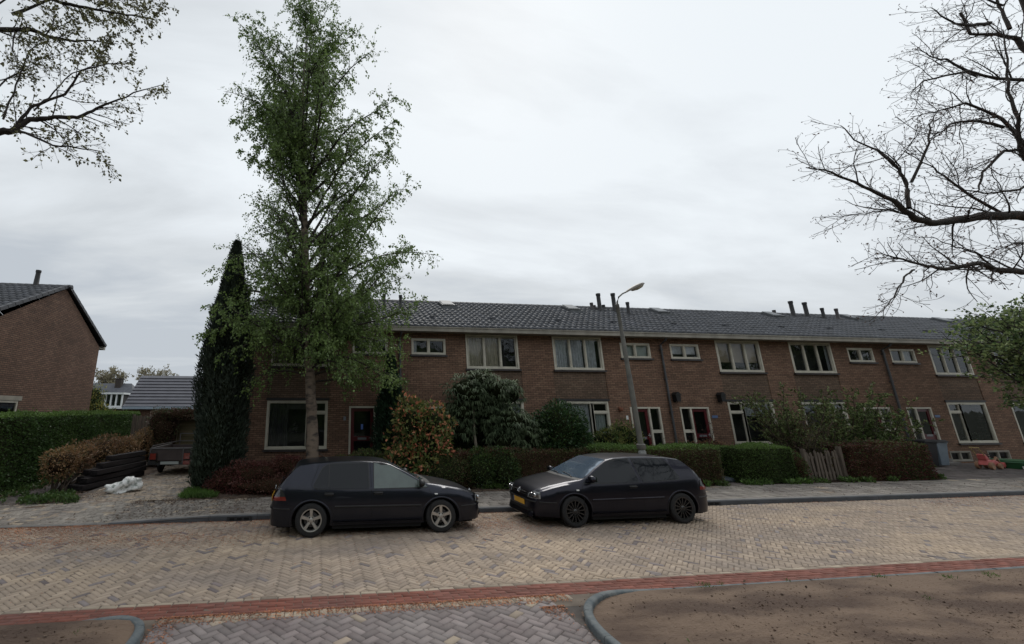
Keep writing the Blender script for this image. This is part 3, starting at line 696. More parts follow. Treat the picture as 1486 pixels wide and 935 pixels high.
def hedge(name, label, x0, x1, y0, y1, z1, leafmats, size=.045, density=900, seed=1, skew=0.0, rough=.03, coremat='hedge_core', topmat=None, cat='hedge', z0h=.08, topwob=.02, group=None, shear=0.0, inset=.05):
    """clipped hedge: box core with leaves all over; skew shifts x with y"""
    rg = np.random.default_rng(seed); root = plant(name, ((x0 + x1) / 2, (y0 + y1) / 2, .08), label, cat, group)
    nz = sph_noise(seed + 50, 16, .8, 5)
    areas = {'f': (x1 - x0) * (z1 - z0h), 'b': (x1 - x0) * (z1 - z0h), 'l': (y1 - y0) * (z1 - z0h), 'r': (y1 - y0) * (z1 - z0h), 't': (x1 - x0) * (y1 - y0)}
    P, D, top = [], [], []
    for k, a in areas.items():
        n = int(a * density * (.35 if k == 'b' else 1)); u = rg.random(n); v = rg.random(n)
        if k in 'fb': p = np.stack([x0 + (x1 - x0) * u, np.full(n, y0 if k == 'f' else y1), z0h + (z1 - z0h) * v], 1); d = np.array([0, -1 if k == 'f' else 1, .25])
        elif k in 'lr': p = np.stack([np.full(n, x0 if k == 'l' else x1), y0 + (y1 - y0) * u, z0h + (z1 - z0h) * v], 1); d = np.array([-1 if k == 'l' else 1, 0, .25])
        else: p = np.stack([x0 + (x1 - x0) * u, y0 + (y1 - y0) * v, np.full(n, z1)], 1); d = np.array([0, 0, 1.])
        w = nz(p * 1.1)[:, None] * rough + rg.normal(0, .018, (n, 1)) - rg.exponential(.02, (n, 1)) + (rg.random((n, 1)) < .05) * rg.exponential(.035, (n, 1)); dd = d / np.linalg.norm(d)
        # round the edges
        c = np.array([(x0 + x1) / 2, (y0 + y1) / 2, (z0h + z1) / 2]); h = np.array([(x1 - x0) / 2, (y1 - y0) / 2, (z1 - z0h) / 2]); q = np.abs(p - c) - (h - .10)
        ex = np.maximum(q, 0); ln = np.linalg.norm(ex * np.array([1, 1, (np.sign(p[:, 2:3] - c[2]) > 0).mean() > .5]), axis=1); k2 = np.clip(ln - .10, 0, None)[:, None]
        p = p + dd * w - unit(ex * np.sign(p - c)) * k2
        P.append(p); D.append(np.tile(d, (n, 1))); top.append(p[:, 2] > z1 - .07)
    P = np.concatenate(P); D = np.concatenate(D); top = np.concatenate(top)
    P[:, 0] += skew * (P[:, 1] - y0); P[:, 2] += shear * (P[:, 0] - x0) * (P[:, 2] - z0h) / (z1 - z0h)
    i = inset; C = np.array([(a, b, c) for c in (z0h - .06, z1 - i * 1.2) for b in (y0 + i, y1 - i) for a in (x0 + i, x1 - i)], float)
    C[:, 0] += skew * (C[:, 1] - y0); C[:, 2] += shear * (C[:, 0] - x0) * (C[:, 2] > .5)
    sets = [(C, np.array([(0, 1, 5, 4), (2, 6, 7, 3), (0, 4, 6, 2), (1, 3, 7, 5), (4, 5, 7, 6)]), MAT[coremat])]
    pick = rg.random(len(P)) ; patch = nz(P * .8 + 9)
    pick = np.clip(pick * .75 + .25 * (patch * .5 + .5), 0, .9999) ; a = 0
    for m_, sh in leafmats:
        s_ = (pick >= a) & (pick < a + sh) & (~top if topmat else True); a += sh
        if s_.sum(): V, Q = leaf_cards(P[s_], D[s_], size, .6, rg, .55); sets.append((V, Q, MAT[m_]))
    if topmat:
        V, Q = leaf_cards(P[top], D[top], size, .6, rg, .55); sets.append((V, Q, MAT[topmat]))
    add_leaves(root, 'foliage', sets, rg); return root

# ------------------------------------------------------------------ the birch
def birch():
    rg = np.random.default_rng(11); root = plant('birch_tree', (-.10, 13.5, .08), 'tall birch with pale scarred trunk and drooping green twigs in the front garden', 'tree')
    TP = np.array([(-.10, 13.5, .0), (-.12, 13.5, .7), (-.20, 13.5, 1.9), (-.33, 13.48, 3.4), (-.52, 13.5, 5.4), (-.64, 13.52, 7.2), (-.74, 13.5, 9.0), (-.90, 13.45, 11.2), (-1.0, 13.5, 13.0), (-.98, 13.5, 14.8), (-.92, 13.5, 16.5)])
    TR = np.array([.26, .20, .170, .150, .132, .125, .105, .08, .055, .032, .012])
    ts = np.linspace(0, 10, 61); trunk = (np.stack([np.interp(ts, range(11), TP[:, k]) for k in range(3)], 1) + rg.normal(0, .008, (61, 3)), np.interp(ts, range(11), TR) * (1 + rg.normal(0, .035, 61)))
    add_wood(root, 'trunk', [trunk], MAT['bark_birch'], 14)
    # second leader from 7 m and crown envelope by height (left, right)
    zz = [2.8, 3.6, 4.5, 5.5, 6.8, 8.0, 9.5, 10.7, 11.6, 12.6, 13.8, 15.0, 16.0, 16.8, 17.4]
    lf = [1.5, 2.6, 3.5, 3.3, 2.0, 2.7, 2.1, 1.6, 1.9, 2.2, 2.4, 2.2, 1.8, 1.1, .3]
    rt = [2.3, 3.0, 3.1, 3.2, 3.6, 3.9, 4.0, 3.5, 3.6, 3.6, 3.3, 2.9, 2.4, 1.5, .4]
    prim = []
    for i in range(150):
        tz = 4.6 + 12.7 * ((i + rg.random()) / 150) ** .95; a = rg.uniform(0, 6.28); side = (math.cos(a) + 1) / 2
        env = np.interp(tz, zz, lf) * (1 - side) + np.interp(tz, zz, rt) * side; env *= (.9 if abs(math.cos(a)) < .4 else 1) * rg.uniform(.60, 1.10)
        z = min(16.2, max(3.9, tz - env * rg.uniform(.75, 1.15) - .1)); k = np.interp(z, TP[:, 2], range(11)); c = np.array([np.interp(k, range(11), TP[:, j]) for j in range(3)]); rtk = np.interp(k, range(11), TR); cx = np.interp(tz, TP[:, 2], TP[:, 0])
        tgt = np.array([cx + math.cos(a) * env, c[1] + math.sin(a) * env, tz]); v = tgt - c; L = np.linalg.norm(v); d = v / L + np.array([0, 0, .22])
        prim.append(wander(rg, c, d, L * .98, min(.042, rtk * .5) * (L / 3) ** .5 + .006, .006, 9, .08, droop=.05))
    # low sweeping branches at the right and left, over the windows and the door
    for (a, z, L, el, dr) in ((-.1, 3.3, 3.1, 25, .10), (.5, 3.6, 2.6, 22, .09), (-.6, 3.7, 2.7, 25, .10), (-.95, 3.5, 2.4, 20, .10), (.1, 4.0, 3.3, 30, .10), (-.35, 4.2, 3.2, 24, .10), (.25, 3.1, 2.4, 18, .09), (-1.3, 4.2, 2.3, 20, .1),
                              (3.1, 4.3, 3.2, 28, .11), (3.5, 4.0, 2.6, 22, .12), (2.7, 4.6, 3.2, 26, .11), (3.3, 3.3, 1.9, 18, .1), (3.9, 4.2, 2.4, 20, .1), (4.6, 3.9, 2.0, 22, .1), (3.14, 5.2, 3.1, 34, .11), (2.3, 4.2, 2.0, 20, .1), (3.0, 5.8, 2.9, 30, .12), (3.3, 6.4, 2.6, 25, .12)):
        k = np.interp(z, TP[:, 2], range(11)); c = np.array([np.interp(k, range(11), TP[:, j]) for j in range(3)]); e = R(el)
        prim.append(wander(rg, c, (math.cos(a) * math.cos(e), math.sin(a) * math.cos(e), math.sin(e)), L, .035, .006, 9, .07, droop=dr))
    sec = ramify(rg, prim, 3.0, (.40, .95), 44, .6, .004, 6, .13, up=.02, droop=.09, tmin=.22, mincount=3)
    tw = ramify(rg, sec + prim, 4.8, (.30, .80), 55, .6, .0022, 5, .12, droop=.42, tmin=.15, mincount=2)
    add_wood(root, 'branches', prim + sec, MAT['bark_dark'], 4)
    add_wood(root, 'twigs', tw, MAT['bark_dark'], 3)
    P, D = tips(tw, 26, .0, rg); P2, D2 = tips(sec, 18, .15, rg); P = np.concatenate([P, P2]); D = np.concatenate([D, D2]); P = P + rg.normal(0, .035, P.shape)
    print('birch twigs', len(tw), 'leaves', len(P))
    # thinner to the sky side in places: leaves missing where the crown noise is low
    nz = sph_noise(5, 18, .8, 2.6)(P - P.mean(0)); keep = rg.random(len(P)) < np.clip(.70 + .40 * nz, .25, 1); P = P[keep]; D = D[keep]
    f = rg.random(len(P)) < .16
    V1, Q1 = leaf_cards(P[~f], D[~f], .072, .75, rg, .7, droop=.55); V2, Q2 = leaf_cards(P[f], D[f], .068, .75, rg, .7, droop=.4)
    add_leaves(root, 'crown', [(V1, Q1, MAT['leaf_birch']), (V2, Q2, MAT['leaf_birch_fresh'])], rg)
birch()

def column_conifer(name, label, x, y, h, r_, mat, seed, lean=(0, 0), n=26000, prof=None):
    rg = np.random.default_rng(seed); root = plant(name, (x, y, .08), label, 'tree')
    prof = prof or ([0, .04, .15, .35, .55, .72, .85, .94, 1.0], [.80, .95, 1.0, .98, .86, .66, .42, .22, .02])
    nz = sph_noise(seed, 20, 2, 9)
    def surf(t, a): return np.interp(t, *prof) * r_ * (1 + .18 * nz(np.stack([np.cos(a) * 1.3, np.sin(a) * 1.3, t * h * .55], 1)))
    t = rg.random(n) ** .9; a = rg.uniform(0, 6.28, n); s_ = surf(t, a) * rg.uniform(.78, 1.10, n)
    P = np.stack([x + lean[0] * t + np.cos(a) * s_, y + np.sin(a) * s_, .08 + t * h], 1); D = np.stack([np.cos(a) * .55, np.sin(a) * .55, np.ones(n)], 1)
    V, Q = leaf_cards(P, D, .15, .26, rg, .34)
    nu, nv = 22, 40; tt, aa = np.meshgrid(np.linspace(0, .93, nv), np.linspace(0, 2 * math.pi, nu, endpoint=False), indexing='ij'); rr = surf(tt.ravel(), aa.ravel()) * .80
    C = np.stack([x + lean[0] * tt.ravel() + np.cos(aa.ravel()) * rr, y + np.sin(aa.ravel()) * rr, .08 + tt.ravel() * h], 1)
    i = np.arange(nu * nv).reshape(nv, nu); j = np.roll(i, -1, 1); CQ = np.stack([i[:-1], j[:-1], j[1:], i[1:]], -1).reshape(-1, 4)
    add_wood(root, 'trunk', [(np.array([(x, y, 0), (x + lean[0] * .5, y, h * .5), (x + lean[0] * .97, y, h * .97)]), np.array([.09, .05, .01]))], MAT['bark_brown'])
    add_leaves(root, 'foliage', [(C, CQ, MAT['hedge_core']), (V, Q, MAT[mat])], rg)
# ------------------------------------------------------------------ terrace
FY = 16.0; BY = 23.0; RY = 19.5; EZ = 5.36; RZ = 7.32; U = 5.495
def wall_open(mb, x0, x1, z0_, z1, Y, ops, depth=.12, mi=0, flip=1):
    """wall in plane y=Y (outside towards -y) with openings (xa,xb,za,zb[,recess])"""
    xs = sorted({x0, x1, *[o[0] for o in ops], *[o[1] for o in ops]}); zs = sorted({z0_, z1, *[o[2] for o in ops], *[o[3] for o in ops]})
    for i in range(len(xs) - 1):
        for j in range(len(zs) - 1):
            xm, zm = (xs[i] + xs[i + 1]) / 2, (zs[j] + zs[j + 1]) / 2
            if any(o[0] < xm < o[1] and o[2] < zm < o[3] for o in ops): continue
            mb.add([(xs[i], Y, zs[j]), (xs[i + 1], Y, zs[j]), (xs[i + 1], Y, zs[j + 1]), (xs[i], Y, zs[j + 1])], [(0, 1, 2, 3)], mi)
    for (a, b, c, d) in ops:
        y2 = Y + depth
        mb.add([(a, Y, c), (a, y2, c), (a, y2, d), (a, Y, d)], [(0, 1, 2, 3)], mi); mb.add([(b, Y, c), (b, Y, d), (b, y2, d), (b, y2, c)], [(0, 1, 2, 3)], mi)
        mb.add([(a, Y, d), (a, y2, d), (b, y2, d), (b, Y, d)], [(0, 1, 2, 3)], mi); mb.add([(a, Y, c), (b, Y, c), (b, y2, c), (a, y2, c)], [(0, 1, 2, 3)], mi)
def pantiles(x0, x1, y0, zb, y1, zt, tw=.25, nc=12, amp=.040, seed=1, ns=6):
    """front or back slope of pantiles from eave (y0,zb) to ridge (y1,zt)"""
    rg = np.random.default_rng(seed); nt = max(1, round((x1 - x0) / tw)); tw = (x1 - x0) / nt
    prof = np.array([0, .55, .95, 1.0, .62, .12, 0.0])[:ns + 1]; px_ = np.array([0, .10, .25, .42, .60, .74, 1.0])
    V, Q, T = [], [], []; dy, dz = (y1 - y0) / nc, (zt - zb) / nc; sl = math.hypot(dy, dz); ny, nz = -dz / sl * (1 if dy > 0 else -1), abs(dy) / sl
    for c in range(nc):
        for k in range(nt):
            b = len(V); j = rg.normal(0, .003); tl = rg.random()
            for (s_, lift) in ((0.0, .034), (1.06, .002)):
                for i in range(7):
                    h = prof[i] * amp + lift + j; V.append((x0 + (k + px_[i]) * tw, y0 + dy * (c + s_) + ny * h, zb + dz * (c + s_) + nz * h))
            for i in range(7): V.append((x0 + (k + px_[i]) * tw, y0 + dy * c + ny * -.004, zb + dz * c + nz * -.004))
            for i in range(6):
                Q.append((b + i, b + i + 1, b + 8 + i, b + 7 + i)); T.append(tl)
                Q.append((b + 14 + i, b + 15 + i, b + 1 + i, b + i)); T.append(tl * .5)
    Q = np.array(Q)
    if dy < 0: Q = Q[:, ::-1]
    return np.array(V), Q, np.array(T)
def window(parent, x0, x1, z0_, z1, Y, panes, fw=.065, name='window', behind=None, sill=True, frame='cream', transom=None, open_pane=None, depth=.5, recess=.06):
    """frame part with panes and whatever hangs behind as sub-parts; panes = list of (xa,xb,za,zb)"""
    mb = MB(); yf = Y + recess - .07; yb = Y + recess + .03
    mb.box(x0 - .0, x0 + fw, yf, yb, z0_, z1); mb.box(x1 - fw, x1, yf, yb, z0_, z1)
    mb.box(x0 + fw, x1 - fw, yf, yb, z1 - fw, z1); mb.box(x0 + fw, x1 - fw, yf, yb, z0_, z0_ + fw)
    edges_v = sorted({p[0] for p in panes} | {p[1] for p in panes})
    for (a, b, c, d) in panes:                                   # each pane sits in a slim sash
        s = .028; yq = yf + .018; yr = yb - .012
        mb.box(a, a + s, yq, yr, c, d); mb.box(b - s, b, yq, yr, c, d); mb.box(a + s, b - s, yq, yr, d - s, d); mb.box(a + s, b - s, yq, yr, c, c + s)
    vs = sorted(panes)
    for i, p in enumerate(vs):
        for q in vs:
            if abs(q[0] - p[1]) < .12 and q[0] > p[1] - 1e-6 and min(q[3], p[3]) > max(q[2], p[2]): mb.box(p[1], q[0], yf + .003, yb - .002, max(z0_ + fw, min(p[2], q[2])), min(z1 - fw, max(p[3], q[3])))
            if abs(q[2] - p[3]) < .12 and q[2] > p[3] - 1e-6 and min(q[1], p[1]) > max(q[0], p[0]): mb.box(max(p[0], q[0]), min(p[1], q[1]), yf + .004, yb - .003, p[3], q[2])
    fr = mb.build(name, MAT[frame], parent)
    g = MB()
    for (a, b, c, d) in panes: g.add([(a + .02, yb - .03, c + .02), (b - .02, yb - .03, c + .02), (b - .02, yb - .03, d - .02), (a + .02, yb - .03, d - .02)], [(0, 1, 2, 3)])
    g.build('pane', MAT['glass_window'], fr)
    if sill:
        s = MB(); s.box(x0 - .05, x1 + .05, Y - .075, Y + .05, z0_ - .075, z0_ - .004); s.build('sill', MAT['sill_tile'], fr)
    if behind:
        for bh in behind: curtain(fr, bh, Y + .16)
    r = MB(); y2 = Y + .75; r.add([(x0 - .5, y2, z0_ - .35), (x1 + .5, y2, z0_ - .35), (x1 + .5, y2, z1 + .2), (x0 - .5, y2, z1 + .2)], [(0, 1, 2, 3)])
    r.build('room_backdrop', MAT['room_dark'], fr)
    return fr
def curtain(parent, spec, Y):
    """('pleat'|'flat', xa, xb, za, zb, material)"""
    kind, a, b, c, d, mat = spec
    if kind == 'flat': m = MB(); m.box(a, b, Y, Y + .012, c, d); return m.build('blind', MAT[mat], parent)
    n = max(8, int((b - a) / .018)); rg = random.Random(int(a * 100)); xs = np.linspace(a, b, n)
    ph = rg.uniform(0, 6); top = [(x, Y + .022 * math.sin(x * 55 + ph + .8 * math.sin(x * 7)), d) for x in xs]; bot = [(x + .02 * math.sin(x * 5), Y + .034 * math.sin(x * 55 + ph + .8 * math.sin(x * 7)), c) for x in xs]
    m = MB(); m.add(top + bot, [(i, i + 1, n + i + 1, n + i) for i in range(n - 1)]); o = m.build('curtain', MAT[mat], parent, smooth=True); return o
def door_leaf(parent, x0, x1, z0_, z1, Y, style, name='door'):
    mb = MB(); y0_, y1_ = Y + .05, Y + .10; st = .115
    if style == 'two':
        zmid = z0_ + (z1 - z0_) * .47; rows = [(z0_ + .20, zmid - .06), (zmid + .10, z1 - st)]
    elif style == 'three': rows = [(z0_ + .25, z0_ + .85), (z0_ + .95, z1 - st)]
    else: rows = [(z0_ + .95, z1 - st)]
    mb.box(x0, x0 + st, y0_, y1_, z0_, z1); mb.box(x1 - st, x1, y0_, y1_, z0_, z1)
    zc = z0_
    for (c, d) in rows: mb.box(x0 + st, x1 - st, y0_ + .002, y1_ - .002, zc, c); zc = d
    mb.box(x0 + st, x1 - st, y0_ + .002, y1_ - .002, zc, z1)
    dr = mb.build(name, MAT['door_red'], parent, bevel=.004)
    g = MB()
    for (c, d) in rows: g.add([(x0 + st, y0_ + .03, c), (x1 - st, y0_ + .03, c), (x1 - st, y0_ + .03, d), (x0 + st, y0_ + .03, d)], [(0, 1, 2, 3)])
    g.build('pane', MAT['glass_window'], dr)
    h = MB(); h.tube([(x1 - .06, y0_ - .0, z0_ + 1.0), (x1 - .06, y0_ - .05, z0_ + 1.0), (x1 - .17, y0_ - .055, z0_ + 1.0)], .010, 6); h.box(x1 - .08, x1 - .04, y0_ - .008, y0_ - .001, z0_ + .92, z0_ + 1.08); h.build('handle', MAT['steel'], dr)
    s = MB(); zz = rows[0][1] + .08 if style == 'two' else z0_ + .9
    xm = (x0 + x1) / 2; s.box(xm - .16, xm + .16, y0_ - .012, y0_ - .001, zz - .04, zz + .04); s.build('letter_slot', MAT['zinc'], dr)
    return dr
LABELS = [
 'end house of the brick terrace, behind the birch, with two-pane burgundy door',
 'brick house behind the orange-flushed bush and the bamboo, beige curtains upstairs',
 'brick house with white net curtains upstairs, left of the downpipe behind the lamp post',
 'brick house right of the lamp post with two black wall lanterns and tan blinds upstairs',
 'brick house behind the picket gate with uncurtained dark upstairs window',
 'brick house with basement windows and a play tractor on its forecourt',
 'brick house behind the leafy green street tree at the right edge',
 'last brick house of the terrace, hidden beyond the right edge of the photo']
STY = {
 0: dict(big=[('flat', 0, 1, 0, 1, None)], dstyle='two'),
}
def house(i):
    odd = i % 2 == 0; a = 2.96 + 10.99 * (i // 2); s = -1 if odd else 1
    x0 = a - U if odd else a; x1 = a if odd else a + U
    if i == 0: x0 = -2.62
    def X(d0, d1): q = sorted((a + s * d0, a + s * d1)); return q[0], q[1]
    root = empty('terraced_house', ((x0 + x1) / 2, FY, .08)); tag(root, LABELS[i], 'house', 'houses of the long brick terrace')
    def adopt(o):                                               # children are modelled in world space
        o.parent = root; o.location = tuple(o.location[k] - root.location[k] for k in range(3)); return o
    kids0 = set(S.objects)
    # openings
    su = (*X(.46, 1.80), 4.35, 4.97); bu = (*X(2.62, 4.76), 3.84, 5.17)
    gz0 = .97 if i < 5 else .90; bg = (*X(2.66, 4.80), gz0, 2.62); dg = (*X(.44, 1.75), .30, 2.41)
    if i == 0: dg = (*X(.44, 1.89), .30, 2.43)
    ops = [su, bu, bg, dg]; pan = (*X(2.60, 4.84), 2.72, 3.765)
    bas = []
    if i in (5, 6): bas = [(*X(p, q), .16, .58) for p, q in (((2.0, 3.1), (4.0, 5.2)) if i == 5 else ((2.2, 3.3),))]
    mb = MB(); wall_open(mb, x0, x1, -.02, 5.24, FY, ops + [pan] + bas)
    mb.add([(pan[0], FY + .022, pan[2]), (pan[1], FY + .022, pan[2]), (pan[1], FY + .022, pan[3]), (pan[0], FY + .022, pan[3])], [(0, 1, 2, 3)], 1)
    # back wall, party or gable walls, closed up to the roof
    mb.add([(x0, BY, -.02), (x0, BY, 5.24), (x1, BY, 5.24), (x1, BY, -.02)], [(0, 1, 2, 3)], 0)
    e0 = x0 if i == 0 else x0 + .001; e1 = x1 if i == 7 else x1 - .001
    for xx, fl in ((e0, 0), (e1, 1)):
        g = [(xx, FY, -.02), (xx, BY, -.02), (xx, BY, 5.24), (xx, RY, RZ - .12), (xx, FY, 5.24)]
        mb.add(g, [tuple(range(5)) if fl else tuple(range(4, -1, -1))], 0)
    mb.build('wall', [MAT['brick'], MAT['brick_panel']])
    lin = MB(); lin.box(pan[0], pan[1], FY - .035, FY + .03, 2.635, 2.715); lin.build('lintel', MAT['dark_trim'])
    # roof
    rx0 = x0 - (.10 if i == 0 else 0); rx1 = x1 + (.1 if i == 7 else 0)
    V1, Q1, T1 = pantiles(rx0, rx1, FY - .42, EZ, RY, RZ, seed=i + 3); V2, Q2, T2 = pantiles(rx0, rx1, BY + .42, EZ, RY, RZ, tw=.5, nc=6, seed=i + 30)
    V = np.concatenate([V1, V2]); Q = np.concatenate([Q1, Q2 + len(V1)])
    roof = np_mesh('roof', V, Q, MAT['roof_tile'], tint=np.concatenate([T1, T2]), smooth=False)
    und = MB(); und.add([(rx0, FY - .40, EZ - .03), (rx1, FY - .40, EZ - .03), (rx1, RY, RZ - .03), (rx0, RY, RZ - .03), (rx1, BY + .40, EZ - .03), (rx0, BY + .40, EZ - .03)], [(0, 1, 2, 3), (3, 2, 4, 5)]); u = und.build('underlay', MAT['dark_trim']); u.parent = roof
    m = MB(); n = round((rx1 - rx0) / .31)
    for k in range(n):                                          # half-round ridge tiles
        xa = rx0 + (rx1 - rx0) * k / n; xb = rx0 + (rx1 - rx0) * (k + 1) / n + .02; pr = [(-.13, -.085), (-.10, -.005), (-.05, .04), (0, .055), (.05, .04), (.10, -.005), (.13, -.085)]
        vs = [(xa, RY + p, RZ + q + .03) for p, q in pr] + [(xb, RY + p * .88, RZ + q * .86 + .028) for p, q in pr]
        m.add(vs, [(j, j + 1, 8 + j, 7 + j) for j in range(6)] + [tuple(range(6, -1, -1))])
    r = m.build('ridge_tiles', MAT['roof_tile_edge']); r.parent = roof
    if i == 0:
        m = MB(); m.bar((rx0 - .02, FY - .42, EZ + .02), (rx0 - .02, RY, RZ + .03), .14, .09); m.bar((rx0 - .02, BY + .42, EZ + .02), (rx0 - .02, RY, RZ + .03), .14, .09); r = m.build('verge_tiles', MAT['roof_tile_edge']); r.parent = roof
    m = MB(); m.box(rx0, rx1, FY - .50, FY - .36, 5.17, 5.335); m.box(rx0, rx1, FY - .525, FY - .501, 5.305, 5.345); m.build('gutter', MAT['cream_dirty'])
    m = MB(); m.box(rx0, rx1, FY - .36, FY - .002, 5.185, 5.22); m.build('soffit', MAT['cream_dirty'])
    m = MB(); m.box(rx0, rx1, BY + .36, BY + .50, 5.13, 5.335); m.build('rear_gutter', MAT['cream_dirty'])
    def on_roof(x, y, h=0.0): return (x, y, EZ + (y - (FY - .42)) / (RY - FY + .42) * (RZ - EZ) + h)
    # skylight near the ridge
    skx = {0: None, 1: 5.75, 2: 12.0, 3: 16.75, 4: 23.3, 5: 28.1, 6: 34.2, 7: 39}[i]
    def skylight(xc, yc):
        p0, p1 = on_roof(xc, yc, .10), on_roof(xc, yc + .62, .10); m = MB(); m.bar(p0, p1, .62, .10, up=(0, 0, 1)); o = m.build('skylight', MAT['lead']); o.parent = roof
        q = MB(); q.bar((p0[0], p0[1] + .05, p0[2] + .085), (p1[0], p1[1] - .02, p1[2] + .08), .52, .03); q2 = q.build('pane', MAT['skylight_pane']); q2.parent = o
        q = MB(); q.box(xc - .36, xc + .36, yc - .22, yc, p0[2] - .22, p0[2] - .07); q3 = q.build('flashing', MAT['lead']); q3.parent = o
    if skx: skylight(skx, RY - .95)
    def vent(xv, yv, top, r_=.075, red=False):
        zb = on_roof(xv, yv)[2]; m = MB(); m.lathe([(r_ * 1.9, zb - .12), (r_ * 1.5, zb + .05), (r_ * 1.05, zb + .10), (r_, top - .12), (r_ * 1.18, top - .11), (r_ * 1.18, top), (0, top + .01)], (xv, yv, 0), n=12)
        m.box(xv - r_ * 2.2, xv + r_ * 2.2, yv - .20, yv + .05, zb - .12, zb - .03); o = m.build('vent_pipe', MAT['sill_tile'] if red else MAT['trim_black'], smooth=True); o.parent = roof
    VT = {0: [(2.72, 18.4, 7.35)], 1: [(3.45, 18.3, 7.3)], 2: [(13.35, 19.2, 7.50), (13.6, 18.95, 7.92), (13.75 - .2, 19.3, 7.4)], 3: [(14.25, 18.75, 7.90), (14.62, 18.3, 7.35), (14.1, 19.35, 7.45)],
          4: [(24.75, 19.0, 7.92), (24.1, 19.4, 7.5)], 5: [(25.6, 19.0, 7.88), (26.2, 18.7, 7.52), (27.0, 18.65, 7.5)], 6: [], 7: []}[i]
    for v in VT: vent(*v, r_=.09 if v[2] > 7.8 else .07, red=(v[2] in (7.4, 7.5)))
    for k in range(2):                                            # small vent tiles low on the slope
        xv = x0 + 1.5 + k * 2.6; p = on_roof(xv, 16.7, .05); m = MB(); m.box(xv - .09, xv + .09, p[1] - .07, p[1] + .10, p[2] - .03, p[2] + .06); o = m.build('vent_tile', MAT['roof_tile_edge']); o.parent = roof
    # small upstairs window
    Y = FY; w = su; mid = (w[0] + w[1]) / 2; f = .06
    bh = {2: [('flat', w[0] + .05, w[1] - .05, w[2] + .03, w[3] - .03, 'blind_white')], 0: None, 1: [('pleat', w[0] + .05, w[0] + .24, w[2], w[3], 'curtain_net')], 3: [('flat', w[0] + .05, w[1] - .05, w[2] + .22, w[3], 'curtain_net')], 5: [('pleat', w[1] - .4, w[1] - .1, w[2], w[3], 'curtain_net')]}.get(i)
    window(None, *w, Y, [(w[0] + f, mid - .03, w[2] + f, w[3] - f), (mid + .03, w[1] - f, w[2] + f, w[3] - f)], f, behind=bh)
    # large upstairs window, three lights
    w = bu; t = (w[1] - w[0] - 2 * .07) / 3; ps = [(w[0] + .07 + k * t + .02, w[0] + .07 + (k + 1) * t - .02, w[2] + .07, w[3] - .09) for k in range(3)]
    bh = {0: [('pleat', w[0] + .1, w[0] + .6, w[2], w[3], 'curtain_beige')],
          1: [('pleat', w[0] + .05, w[0] + 1.42, w[2], w[3], 'curtain_beige')],
          2: [('pleat', w[0] + .05, w[0] + .66, w[2], w[3], 'curtain_net'), ('pleat', w[0] + .70, w[0] + 1.35, w[2], w[3], 'curtain_net'), ('pleat', w[0] + 1.40, w[1] - .2, w[2] + .04, w[3], 'curtain_net')],
          3: [('flat', p[0], p[1], w[2] + .42, w[3], 'blind_tan') for p in ps], 4: [('pleat', w[1] - .14, w[1] - .04, w[2], w[3], 'curtain_net')], 5: None,
          6: [('pleat', w[0] + .1, w[0] + .6, w[2], w[3], 'curtain_net')]}.get(i)
    bw = window(None, *w, Y, ps, .07, behind=bh)
    if i == 3:
        for k, xx in enumerate((w[0] + .25, w[0] + .5, w[0] + 1.1, w[0] + 1.75)):
            P, Uv = blob_points((xx, Y + .30, w[2] + .16), (.13, .08, .17), 60, rng, k); V, Q = leaf_cards(P, Uv, .09, .5, rng, .6); o = np_mesh('windowsill_plant', V, Q, MAT['leaf_laurel'], bw, tint=rng.random(len(Q)))
    # ground floor window: one large light and a narrow one with a fanlight on the door side
    w = bg; nar = .66; zt = 2.20
    if s > 0: pA = [(w[0] + .07, w[0] + nar, w[2] + .07, zt - .03), (w[0] + .07, w[0] + nar, zt + .04, w[3] - .07), (w[0] + nar + .08, w[1] - .07, w[2] + .07, w[3] - .07)]
    else: pA = [(w[1] - nar, w[1] - .07, w[2] + .07, zt - .03), (w[1] - nar, w[1] - .07, zt + .04, w[3] - .07), (w[0] + .07, w[1] - nar - .08, w[2] + .07, w[3] - .07)]
    bh = {0: [('pleat', w[0] + .1, w[0] + .75, w[2], w[3], 'pipe_grey'), ('flat', w[0] + .1, w[1] - .75, w[3] - .30, w[3], 'pipe_grey')], 2: [('pleat', w[0] + .08, w[0] + 1.4, w[2], w[3], 'curtain_net'), ('pleat', w[1] - .58, w[1] - .08, w[2], zt, 'blind_white')],
          3: [('pleat', w[0] + .8, w[1] - .1, 2.05, w[3], 'curtain_net')], 4: [('flat', w[0] + .1, w[1] - .1, 2.35, w[3], 'curtain_net')], 5: [('pleat', w[0] + .8, w[0] + 1.0, w[2], w[3], 'curtain_beige')], 1: [('pleat', w[0] + .8, w[1] - .1, w[2], w[3], 'curtain_net')]}.get(i)
    window(None, *w, Y, pA, .07, behind=bh)
    for kk, xx in enumerate({1: (.9, 1.3), 2: (.3,), 4: (.8, 1.5), 5: (1.0, 1.5), 6: (.9,)}.get(i, ())):   # things on the inner sill of the ground floor window
        P, Uv = blob_points((w[0] + xx, Y + .32, w[2] + .24), (.12, .08, .20), 50, rng, kk); V, Q = leaf_cards(P, Uv, .10, .4, rng, .6); o = np_mesh('windowsill_plant', V, Q, MAT['leaf_laurel'], tint=rng.random(len(Q)))
        m = MB(); m.lathe([(.05, .0), (.075, .12), (.08, .13)], (w[0] + xx, Y + .32, w[2] + .0), n=10); m.build('plant_pot', [MAT['paper_white'], MAT['pot_terracotta']][kk % 2])
    # entrance: leaf and sidelight in one frame
    w = dg; m = MB(); fw = .065; yf, yb = Y - .012, Y + .115
    sl = None
